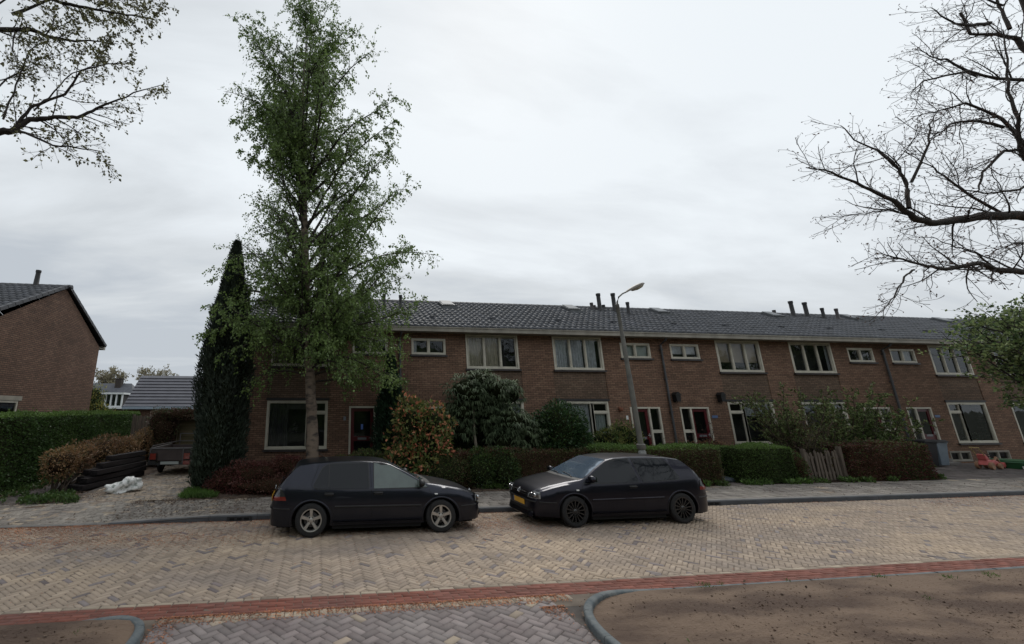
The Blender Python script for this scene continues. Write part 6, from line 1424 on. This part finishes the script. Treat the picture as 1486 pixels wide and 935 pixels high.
        for hx in hs:
            h = MB(); y = side_y(hx, .80); h.tube([(hx - .085, s * (y + .005), .80), (hx - .06, s * (y + .035), .805), (hx + .06, s * (y + .035), .805), (hx + .085, s * (y + .005), .80)], .014, 8); side_fill(h, [(hx - .08, .765), (hx + .08, .765), (hx + .09, .80), (hx + .08, .835), (hx - .08, .835), (hx - .09, .80)], .002, s); h.build('door_handle', MAT['trim_black'], root, smooth=True)
        # door mirror
        mm = MB(); y = side_y(.86, .95); V2, Q2 = blob_mesh((.86, s * (y + .13), .985), (.065, .115, .075), 3, .02, k=1.0, nu=16, nv=10); mm.add([tuple(v) for v in V2], [tuple(map(int, q)) for q in Q2]); mm.bar((.90, s * (y - .01), .93), (.87, s * (y + .07), .955), .06, .05); mi = mm.build('door_mirror', MAT['trim_black'] if doors == 5 else MAT[paint], root, smooth=True)
        g = MB(); g.box(.792, .797, s * (y + .13) - .085, s * (y + .13) + .085, .93, 1.04); g.build('mirror_glass', MAT['car_glass_light'], mi)
        # side repeater
        g = MB(); side_fill(g, [(1.14, .745), (1.19, .745), (1.20, .757), (1.19, .77), (1.14, .77), (1.13, .757)], .008, s); g.build('side_repeater', MAT['lamp_white'], root)
        # headlamp wraps the nose corner
        def nose_patch(mb, ylist, z0f, z1f, off, mi=0, rear=False):
            vs = []; m_ = len(ylist)
            for j in range(5):
                for y in ylist:
                    z = z0f(y) + (z1f(y) - z0f(y)) * j / 4; x = nose_x(y, rear)
                    xt = x
                    if not rear:
                        for q in np.arange(2.125, 1.75, -.01):
                            if zc(q) - .02 >= z: break
                        xt = min(x, q)
                    else:
                        for q in np.arange(-2.03, -1.6, .01):
                            if zc(q) - .02 >= z: break
                        xt = max(x, q)
                    sg = -1 if rear else 1; ca = max(0, (abs(y) - .5) / .25); ca = min(1, ca); vs.append((xt + sg * off * (1 - .6 * ca), (1 if y > 0 else -1) * (abs(y) + off * ca), z))
            mb.add(vs, [(j * m_ + i, j * m_ + i + 1, (j + 1) * m_ + i + 1, (j + 1) * m_ + i) for j in range(4) for i in range(m_ - 1)], mi)
        ys = [s * y for y in np.linspace(.40, .705, 12)]
        h = MB(); nose_patch(h, ys, lambda y: .575 + .01 * abs(y), lambda y: .715 - .02 * (abs(y) < .45) + .02 * max(0, abs(y) - .6), .012); hl_ = h.build('headlight', MAT['lamp_clear' if doors == 3 else 'lamp_clear'], root, smooth=True)
        h = MB(); nose_patch(h, [s * y for y in np.linspace(.435, .685, 10)], lambda y: .592, lambda y: .700, .0135); h.build('headlight_inner', MAT['lamp_dark'], hl_, smooth=True)
        for yy, rr in ((.49, .042), (.615, .045)):
            h = MB(); h.lathe([(0, .022), (rr * .5, .020), (rr * .9, .012), (rr, -.01)], (min(nose_x(yy), 2.065) - .002, s * yy, .645), axis='x', n=18); h.build('lamp_reflector', MAT['chrome'], hl_, smooth=True)
        # tail lamp wraps the rear corner: red, with a dark upper part
        g = MB(); strip_fill(g, [(-1.72, .70), (-1.99, .70), (-1.955, .83), (-1.895, .955), (-1.85, .94), (-1.76, .80)], .006, s); tl = g.build('tail_light', MAT['lamp_dark'], root)
        g = MB(); strip_fill(g, [(-1.73, .695), (-1.995, .69), (-1.975, .765), (-1.75, .765)], .010, s); g.build('tail_light_red', MAT['lamp_red'], tl)
        g = MB(); vs = []
        for z in (.70, .80, .90):
            for y in (.50, .58, .66):
                q = -2.03
                while zc(q) - .03 < z: q += .005
                q = max(q, nose_x(y, True)); vs.append((q - .012, s * y, z))
        g.add(vs, [(j * 3 + i, j * 3 + i + 1, (j + 1) * 3 + i + 1, (j + 1) * 3 + i) for j in range(2) for i in range(2)]); g.build('rear_lamp', MAT['lamp_red'], root)
    # grille, bumper openings, number plates, round badge
    g = MB(); vs = []
    for j, z in enumerate((.600, .655, .695)):
        for y in np.linspace(-.37, .37, 13):
            q = 2.125
            while zc(q) - .012 < z: q -= .004
            vs.append((min(q, nose_x(y)) + .006, y, z))
    g.add(vs, [(j * 13 + i, j * 13 + i + 1, (j + 1) * 13 + i + 1, (j + 1) * 13 + i) for j in range(2) for i in range(12)]); gr = g.build('grille', MAT['trim_black'], root)
    g = MB()
    for z in (.625, .66): g.box(2.085, 2.118, -.34, .34, z - .006, z + .006)
    g.build('grille_bars', MAT['rim_black'], gr)
    g = MB(); ys_ = np.linspace(-.56, .56, 25); g.add([(nose_x(y) + .005, y, z) for z in (.265, .345) for y in ys_], [(i, i + 1, 26 + i, 25 + i) for i in range(24)]); g.build('air_intake', MAT['under_black'], root)
    g = MB(); 
    for yy in np.linspace(-.62, .62, 14): pass
    g.tube([(nose_x(y) + .004, y, .515) for y in np.linspace(-.64, .64, 21)], .016, 6); g.build('bumper_strip', MAT['trim_black'], root)
    if plate:
        g = MB(); g.box(2.128, 2.140, -.26, .26, .39, .50); p = g.build('number_plate', MAT['plate_yellow'], root, bevel=.003); g = MB()
        g.box(2.1402, 2.1412, -.26, -.225, .392, .498); g.build('plate_band', MAT['number_plate_blue'], p)
    g = MB(); q = 2.118; c = (2.105, 0, .660); th = np.linspace(0, 2 * math.pi, 29); tilt = .35
    def B(y, z): return (c[0] + .014 - z * tilt, y, c[2] + z)
    g.tube([B(.052 * math.cos(t), .052 * math.sin(t)) for t in th], .005, 5)
    g.tube([B(-.026, .046), B(0, .004), B(.026, .046)], .004, 4); g.tube([B(-.046, .026), B(-.024, -.044), B(0, .0), B(.024, -.044), B(.046, .026)], .004, 4)
    g.build('badge', MAT['chrome'], root)
    g = MB(); c = (-1.985, 0, .83)
    g.tube([(c[0] - .012 + .1 * .05 * math.sin(t), .05 * math.cos(t), c[2] + .05 * math.sin(t)) for t in th], .005, 5); g.tube([(c[0] - .012, -.026, c[2] + .042), (c[0] - .014, 0, c[2]), (c[0] - .012, .026, c[2] + .042)], .004, 4); g.build('badge', MAT['chrome'], root)
    g = MB(); g.box(-2.045, -2.033, -.26, .26, .60, .71); g.build('number_plate', MAT['plate_yellow'], root, bevel=.003)
    g = MB(); g.tube([(nose_x(y, True) - .004, y, .54) for y in np.linspace(-.62, .62, 21)], .016, 6); g.build('bumper_strip', MAT['trim_black'], root)
    g = MB(); g.tube([(-1.0, -.2, 1.425), (-1.15, -.2, 1.55)], .005, 5); 
    if doors == 5: g.build('aerial', MAT['trim_black'], root)
    if doors == 3:
        pass
        g = MB(); vs = []
        for yy in np.linspace(-.56, .56, 13):
            for (dx, z) in ((.0, .31), (.035, .20), (.0, .175), (-.06, .19)): vs.append((nose_x(yy) + dx, yy * 1.03, z))
        g.add(vs, [(i * 4 + j, (i + 1) * 4 + j, (i + 1) * 4 + j + 1, i * 4 + j + 1) for i in range(12) for j in range(3)]); g.build('front_lip', MAT[paint], root, smooth=True)
    else:
        g = MB()
        for k in range(2): side_line(g, [(-1.42, .875 - k * .0), (-1.52, .90)], .006, .002, -1)
        g.build('fuel_flap_gap', MAT['under_black'], root)
    for a in AX:
        for s in (-1, 1): wheel_parts(root, a, s * (HW - .115), s, style)
    return root
hatchback((1.17, 9.66, 0), 0.0, 'dark blue-black five-door hatchback with silver five-spoke wheels', 5, 'paint_blueblack', 'five').scale = (1, 1, .93)
hatchback((6.45, 9.62, 0), math.pi, 'black three-door hatchback with black multi-spoke wheels and yellow plate', 3, 'paint_black', 'multi').scale = (.97, .97, .93)
# ------------------------------------------------------------------ street lamp
def street_lamp():
    root = plant('street_lamp', (9.17, 11.75, .1), 'tall grey street lamp with curved arm leaning over the terrace pavement', 'street lamp')
    m = MB(); m.lathe([(.10, -.1), (.10, 1.02), (.095, 1.06), (.075, 1.10)], (0, 0, 0), n=16); m.lathe([(.125, -.1), (.12, .06), (.10, .10)], (0, 0, 0), n=16); m.build('base', MAT['lamppost_base'], root, smooth=True)
    m = MB(); m.box(-.085, .085, -.115, -.095, .35, .85); m.build('service_door', MAT['lamppost_base'], root, bevel=.004)
    m = MB(); m.lathe([(.075, 1.10), (.072, 3.2), (.064, 3.24), (.060, 4.4), (.052, 4.44), (.050, 5.24), (.058, 5.25), (.058, 5.36), (.03, 5.38)], (0, 0, 0), n=14)
    m.lathe([(.11, 1.12), (.12, 1.16), (.12, 1.24), (.08, 1.27)], (0, 0, 0), n=12); m.build('pole', MAT['lamppost_paint'], root, smooth=True)
    m = MB(); m.tube([(0, 0, 5.28), (.02, 0, 5.44), (.10, 0, 5.60), (.25, 0, 5.71), (.42, -.01, 5.78)], [.026, .026, .024, .022, .022], 8); m.build('arm', MAT['lamppost_paint'], root, smooth=True)
    # luminaire: boat-shaped head tilted upwards, with a clear bowl below
    m = MB(); prof = [(-.36, .03, .02), (-.30, .065, .05), (-.15, .095, .075), (.05, .125, .09), (.22, .13, .085), (.34, .10, .06), (.39, .04, .02)]; N_ = 12; vs = []
    for (x, w, h) in prof:
        for k in range(N_ + 1): a = math.pi * k / N_; vs.append((x, w * math.cos(a), h * math.sin(a)))
    m.add(vs, [(i * (N_ + 1) + k, (i + 1) * (N_ + 1) + k, (i + 1) * (N_ + 1) + k + 1, i * (N_ + 1) + k + 1) for i in range(len(prof) - 1) for k in range(N_)]); hd = m.build('lamp_head', MAT['lamp_head'], root, smooth=True)
    m = MB(); vs = []
    for (x, w, h) in [(-.12, .05, .02), (-.08, .085, .055), (.08, .11, .085), (.24, .11, .075), (.34, .06, .03)]:
        for k in range(N_ + 1): a = math.pi + math.pi * k / N_; vs.append((x, w * math.cos(a), h * math.sin(a)))
    m.add(vs, [(i * (N_ + 1) + k, (i + 1) * (N_ + 1) + k, (i + 1) * (N_ + 1) + k + 1, i * (N_ + 1) + k + 1) for i in range(4) for k in range(N_)]); m.build('lamp_bowl', MAT['lamp_lens'], hd, smooth=True)
    m = MB(); m.add([(x, s * w, 0) for x, w, h in prof for s in (-1, 1)], [(2 * i, 2 * i + 2, 2 * i + 3, 2 * i + 1) for i in range(len(prof) - 1)]); m.build('lamp_rim', MAT['lamp_head'], hd)
    hd.location = (.68, -.015, 5.88); hd.rotation_euler = (0, -R(24), 0); root.rotation_euler = (0, -R(1.5), 0)
street_lamp()

# ------------------------------------------------------------------ litter: seed husks and dead leaves, far too many to count
def litter(name, label, bands, mat, size, seed, flat=.12):
    rg = np.random.default_rng(seed); P = []
    for (x0, x1, y0, y1, n, zf, mode) in bands:
        x = rg.uniform(x0, x1, n); y = (y0 + (y1 - y0) * rg.random(n) ** 2.2) if mode == 'lo' else (y1 - (y1 - y0) * rg.random(n) ** 2.2 if mode == 'hi' else rg.uniform(y0, y1, n))
        nz = sph_noise(seed + 3, 16, .7, 3)(np.stack([x * .8, y * 2, 0 * x], 1)); k = rg.random(n) < np.clip(.5 + .45 * nz, .04, 1); x = x[k]; y = y[k]; P.append(np.stack([x, y, np.array([zf(a, b) for a, b in zip(x, y)]) + .004], 1))
    P = np.concatenate(P); n = len(P); D = rg.normal(0, 1, (n, 3)) * np.array([1, 1, flat]); D = unit(D); s = unit(np.cross(D, np.array([0, 0, 1.]) + rg.normal(0, .25, (n, 3)))); L = size * rg.uniform(.5, 1.6, (n, 1)); w = L * .32; mid = P + D * L * .5 + np.array([0, 0, .003])
    V = np.stack([P, mid + s * w, P + D * L, mid - s * w], 1).reshape(-1, 3); V[:, 2] = np.maximum(V[:, 2], P[:, 2].repeat(4) - .001)
    o = np_mesh(name, V, np.arange(n * 4).reshape(n, 4), mat, tint=rg.random(n)); return tag(o, label, 'litter', kind='stuff')
litter('leaf_litter', 'rust-coloured seed husks lying along the kerb and the brick band', [
    (-7, 4.5, 9.0, KERB, 26000, z0, 'hi'), (-7, 30, KERB - .12, KERB, 5000, z0, 'hi'), (3.0, 5.0, 8.2, 9.6, 1500, z0, 'u'), (-8, -.8, 8.6, 10.3, 12000, z0, 'u'), (12, 30, 9.2, KERB, 9000, z0, 'hi'), (-3, 14, 8.3, 9.0, 1500, z0, 'u'),
    (-1.7, 3.2, 5.70, 5.92, 4200, z0, 'hi'), (2.72, 3.02, 4.3, 5.6, 1500, z0, 'hi'), (-1.75, -1.45, 4.6, 5.92, 1800, z0, 'lo'), (-8, 24, 6.3, 10.2, 3000, z0, 'u')], MAT['litter'], .019, 101)
litter('leaf_litter', 'brown dead leaves scattered over the pavement and the driveway', [
    (-10, 24, KERB + .15, 12.4, 6500, zwalk, 'u'), (-10, 12, 11.8, 12.5, 4500, zwalk, 'hi'), (-4.5, 0, 10.6, 12.4, 7000, zwalk, 'hi'), (-6.2, -3.4, 12.3, 19, 3500, lambda x, y: .085, 'u'), (-7.2, -5.6, 11.7, 13.8, 2500, lambda x, y: .12, 'u'), (-3.4, 8, 12.3, 13.0, 4000, lambda x, y: .12, 'u')], MAT['litter_brown'], .038, 102)
litter('leaf_litter', 'small twigs and crumbs on the bare soil beds', [(3.2, 12, 3.5, 5.75, 900, lambda x, y: .13, 'u'), (-5, -1.9, 4.5, 5.7, 500, lambda x, y: .075, 'u')], MAT['litter_brown'], .030, 103, flat=.5)

# ------------------------------------------------------------------ overhanging trees whose trunks stand outside the picture
def poly(pts, Y, r0, r1, seed, wob=.25, n=None):
    """limb through (x,z) guide points, wandering in depth"""
    rg = np.random.default_rng(seed); pts = np.array(pts, float); k = len(pts); t = np.linspace(0, k - 1, (k - 1) * 4 + 1); x = np.interp(t, range(k), pts[:, 0]); z = np.interp(t, range(k), pts[:, 1])
    yy = np.cumsum(rg.normal(0, wob / 4, k)); y = Y + np.interp(t, range(k), yy - yy[0]); P = np.stack([x, y, z], 1) + rg.normal(0, .008, (len(t), 3))
    return P, np.linspace(r0, r1, len(t)) * (1 + rg.normal(0, .04, len(t)))
def left_tree():
    rg = np.random.default_rng(201); root = plant('street_tree', (-8.2, 6.6, 0), 'tree with small new leaves reaching in at the top left corner', 'tree')
    T = np.array([(-8.2, 6.6, -.1), (-8.15, 6.6, 1.6), (-8.0, 6.6, 3.4), (-7.9, 6.6, 5.2), (-7.9, 6.7, 7.4), (-8.0, 6.6, 10)]); trunk = (T, np.array([.30, .22, .19, .16, .12, .06]))
    L = [poly([(-7.95, 5.0), (-7.2, 5.7), (-6.3, 6.4), (-5.44, 6.80), (-5.26, 6.86), (-5.07, 7.1), (-4.7, 7.18), (-4.32, 7.22), (-4.07, 7.45), (-3.64, 7.75), (-3.08, 8.05)], 7.0, .085, .006, 1, .12),
         poly([(-5.26, 6.87), (-5.04, 7.3), (-4.56, 7.58), (-4.27, 7.98), (-3.94, 8.26), (-3.58, 8.4)], 7.0, .030, .006, 2), poly([(-5.34, 6.83), (-4.96, 6.72), (-4.52, 6.53), (-4.03, 6.49), (-3.67, 6.43)], 7.0, .028, .006, 3),
         poly([(-7.9, 6.6), (-7.2, 8.0), (-6.5, 9.0), (-5.91, 9.09), (-5.51, 9.05), (-5.16, 8.95), (-4.78, 8.85), (-4.34, 8.92), (-3.9, 8.8)], 7.1, .07, .006, 4), poly([(-7.9, 7.4), (-7.0, 9.0), (-5.99, 9.45), (-5.34, 9.53), (-4.77, 9.46), (-4.19, 9.42), (-3.64, 9.35), (-3.23, 9.25)], 6.9, .06, .006, 5),
         poly([(-5.03, 7.26), (-4.92, 7.63), (-4.53, 8.04), (-4.03, 8.34)], 7.0, .018, .005, 6), poly([(-5.9, 9.4), (-5.3, 9.9), (-4.6, 10.1), (-3.9, 10.0)], 7.2, .03, .005, 7), poly([(-5.3, 6.9), (-5.25, 7.6), (-5.1, 8.2), (-4.8, 8.6)], 6.8, .018, .004, 9), poly([(-5.8, 9.1), (-5.7, 8.6), (-5.5, 8.2)], 7.2, .018, .004, 10), poly([(-6.1, 7.6), (-5.8, 8.1), (-5.5, 8.4), (-5.2, 8.5)], 7.3, .02, .004, 31), poly([(-6.3, 6.4), (-5.9, 7.0), (-5.7, 7.6), (-5.2, 7.9)], 6.8, .02, .004, 32), poly([(-6.3, 9.2), (-5.8, 9.8), (-5.2, 10.2)], 7.1, .02, .004, 33), poly([(-6.4, 8.6), (-5.9, 8.6), (-5.4, 8.5), (-5.0, 8.3)], 6.7, .02, .004, 34)]
    s1 = ramify(rg, L, 4.0, (.35, .95), 40, .42, .004, 6, .12, droop=.02, tmin=.35, flat=(1, .7, 1)); s2 = ramify(rg, s1, 6.0, (.15, .45), 45, .6, .0022, 5, .15, droop=.08); s3 = ramify(rg, s2 + s1, 5.0, (.07, .22), 50, .6, .0018, 4, .15, droop=.05)
    add_wood(root, 'trunk', [trunk], MAT['bark_dark'], 12); add_wood(root, 'branches', L + s1, MAT['bark_dark'], 5); add_wood(root, 'twigs', s2 + s3, MAT['bark_dark'], 3)
    P, D = tips(s3 + s2, 2, .3, rg); P2, D2 = tips(s1, 8, .2, rg); P = np.concatenate([P, P2]); D = np.concatenate([D, D2]); k = 3; P = np.repeat(P, k, 0) + rg.normal(0, .016, (len(P) * k, 3)); D = np.repeat(D, k, 0)
    keep = rg.random(len(P)) < np.clip(.62 + .34 * sph_noise(8, 14, 1, 4)(P), .12, 1); P, D = P[keep], D[keep]; print('left tree leaves', len(P), 'twigs', len(s2), len(s3))
    V, Q = leaf_cards(P, D, .052, .65, rg, .9, droop=.2); add_leaves(root, 'crown', [(V, Q, MAT['leaf_oak'])], rg)
left_tree()
def right_tree():
    rg = np.random.default_rng(202); root = plant('street_tree', (16.6, 5.6, 0), 'bare budding tree reaching in from the right edge with thick dark limbs', 'tree')
    T = np.array([(16.6, 5.6, -.1), (16.55, 5.75, 1.5), (16.5, 5.9, 3.2), (16.4, 6.0, 5.5), (16.5, 6.0, 8), (16.6, 6.0, 11), (16.7, 6.0, 14)]); trunk = (T, np.array([.42, .33, .30, .26, .20, .13, .05]))
    L = [poly([(16.45, 5.3), (15.2, 5.9), (13.74, 6.06), (12.84, 6.0), (12.13, 5.86), (11.53, 5.74), (11.1, 5.83), (10.75, 6.16), (10.16, 6.44), (9.48, 6.67), (9.0, 6.75)], 6.0, .115, .008, 11, .10),
         poly([(10.95, 6.0), (11.23, 6.56), (11.24, 6.93), (10.95, 7.36), (10.65, 7.64), (10.3, 7.9)], 6.0, .038, .007, 12), poly([(11.23, 6.56), (11.63, 7.34), (11.95, 7.84), (12.38, 8.29)], 6.0, .024, .006, 13),
         poly([(16.45, 4.2), (15.0, 4.6), (13.14, 4.81), (12.29, 4.77), (11.87, 4.89), (11.13, 4.76), (10.7, 4.8), (10.08, 4.94), (9.78, 5.02)], 6.0, .075, .007, 14, .10), poly([(10.61, 4.77), (10.25, 4.59), (9.89, 4.2), (9.61, 4.01)], 6.0, .018, .005, 15),
         poly([(16.55, 8.0), (16.2, 9.8), (15.98, 10.74), (15.62, 10.89), (15.06, 10.95), (14.92, 11.53)], 6.0, .07, .02, 16), poly([(16.4, 6.2), (15.0, 6.9), (14.35, 7.35), (14.2, 7.65), (14.16, 8.14), (14.24, 8.83), (14.48, 9.65), (14.6, 10.4)], 6.0, .06, .010, 17),
         poly([(16.5, 8.2), (15.31, 9.35), (14.52, 9.34), (13.62, 9.37), (12.53, 9.11), (12.24, 8.82)], 6.0, .05, .007, 18), poly([(14.47, 7.6), (14.07, 7.56), (13.3, 7.02), (12.91, 6.54), (11.94, 6.17)], 6.0, .035, .006, 19),
         poly([(11.58, 5.86), (11.29, 6.13), (10.97, 6.11), (10.4, 6.0), (9.8, 5.9)], 6.1, .016, .005, 20), poly([(15.62, 10.89), (15.9, 11.69), (15.8, 12.6)], 6.0, .040, .01, 21), poly([(15.06, 10.95), (14.2, 10.7), (13.6, 10.6), (13.1, 10.9)], 6.0, .04, .007, 22), poly([(14.2, 8.1), (13.6, 8.2), (12.9, 8.1), (12.2, 7.7), (11.6, 7.6)], 6.0, .035, .006, 23),
         poly([(14.5, 9.6), (13.9, 10.0), (13.4, 9.9), (12.9, 10.1)], 6.2, .03, .006, 24), poly([(13.8, 6.1), (13.0, 6.5), (12.4, 6.9), (11.9, 7.0), (11.3, 7.3)], 6.2, .03, .006, 25), poly([(15.0, 6.9), (14.0, 6.8), (13.2, 6.4), (12.5, 6.3), (11.8, 6.5)], 5.8, .04, .006, 26), poly([(15.8, 11.6), (15.0, 11.9), (14.3, 12.0)], 6.0, .022, .006, 27), poly([(15.2, 6.1), (14.4, 5.6), (13.6, 5.5), (12.9, 5.3)], 6.2, .035, .006, 28), poly([(12.8, 4.8), (12.4, 5.2), (11.9, 5.3), (11.4, 5.5)], 6.1, .02, .005, 29), poly([(16.4, 7), (15.4, 8.0), (14.9, 8.6), (14.0, 8.9), (13.2, 8.6), (12.6, 8.5)], 6.3, .05, .006, 30)]
    s1 = ramify(rg, L, 3.3, (.45, 1.25), 42, .42, .0045, 7, .14, up=.03, tmin=.22, flat=(1, .75, 1)); s2 = ramify(rg, s1 + L, 4.8, (.18, .55), 45, .6, .0034, 5, .16, up=.05, tmin=.1); s3 = ramify(rg, s2 + s1, 6.0, (.07, .22), 48, .6, .0022, 4, .16, up=.06)
    print('right tree twigs', len(s1), len(s2), len(s3)); add_wood(root, 'trunk', [trunk], MAT['bark_dark'], 14); add_wood(root, 'branches', L + s1, MAT['bark_dark'], 6); add_wood(root, 'twigs', s2 + s3, MAT['bark_dark'], 3)
    P = np.array([p[-1] for p, r in s3 + s2]); D = np.array([p[-1] - p[-2] for p, r in s3 + s2]); V, Q = leaf_cards(P, D, .038, .55, rg, .35); add_leaves(root, 'buds', [(V, Q, MAT['bud'])], rg)
right_tree()
def leafy_tree(name, label, base, h0, cr, crad, seed, mats, nl, size, prim_n=26, wood='bark_dark', per=(3, 4, 4), up=.0):
    """trunk with a crown of clumped leaves; cr = crown centre"""
    rg = np.random.default_rng(seed); root = plant(name, base, label, 'tree'); c = np.array(cr, float); T = np.array([base, (base[0] * .7 + c[0] * .3, base[1], h0 * .5), (base[0] * .4 + c[0] * .6, (base[1] + c[1]) / 2, h0), (c[0], c[1], c[2])], float); T[0, 2] -= .1
    r0 = .02 * (c[2] + crad[2]); trunk = (T, np.array([r0 * 1.5, r0, r0 * .8, r0 * .4])); prim = []
    for i in range(prim_n):
        q, d = along(T, rg.uniform(.62, .98)); U_ = unit(rg.normal(0, 1, 3)); U_[2] = abs(U_[2]) * .9 - .25; e = c + U_ * np.array(crad) * rg.uniform(.75, 1.0); v = e - q; L = np.linalg.norm(v); prim.append(wander(rg, q, v / L + np.array([0, 0, .15]), L, r0 * .45, .010, 8, .10, up=up))
    s1 = ramify(rg, prim, per[0], (.5 * crad[0] / 3, 1.3 * crad[0] / 3), 42, .6, .006, 6, .14); s2 = ramify(rg, s1, per[1], (.25, .7), 45, .6, .004, 5, .16)
    add_wood(root, 'trunk', [trunk], MAT[wood], 12); add_wood(root, 'branches', prim + s1, MAT[wood], 4); add_wood(root, 'twigs', s2, MAT[wood], 3)
    P, D = tips(s2, nl, .1, rg); P = P + rg.normal(0, .05, P.shape); keep = rg.random(len(P)) < np.clip(.7 + .4 * sph_noise(seed, 14, .8, 3)(P - c), .15, 1); P, D = P[keep], D[keep]; cc = rg.random(len(P)); a = 0; sets = []
    for m_, s in mats: k = (cc >= a) & (cc < a + s); a += s; V, Q = leaf_cards(P[k], D[k], size, .7, rg, .8); sets.append((V, Q, MAT[m_]))
    print(name, len(P)); add_leaves(root, 'crown', sets, rg)
leafy_tree('street_tree', 'small tree in fresh green leaf at the right edge in front of the terrace', (26.6, 12.0, .1), 2.0, (26.2, 12.2, 4.85), (3.1, 1.8, 2.6), 301, [('leaf_maple', .6), ('leaf_maple_dark', .4)], 13, .115, prim_n=60)
leafy_tree('background_tree', 'distant sparse pale tree seen over the far dormer house', (-31.3, 70, 0), 3.0, (-31.3, 70, 6.9), (3.3, 2.2, 1.9), 302, [('leaf_fartree', 1)], 7, .22, prim_n=26, wood='bark_pale')
leafy_tree('background_tree', 'distant sparse pale tree just showing over the grey banded roof', (-25.3, 70, 0), 3.0, (-25.3, 70, 7.1), (3.3, 2.2, 1.9), 303, [('leaf_fartree', 1)], 7, .22, prim_n=26, wood='bark_pale')
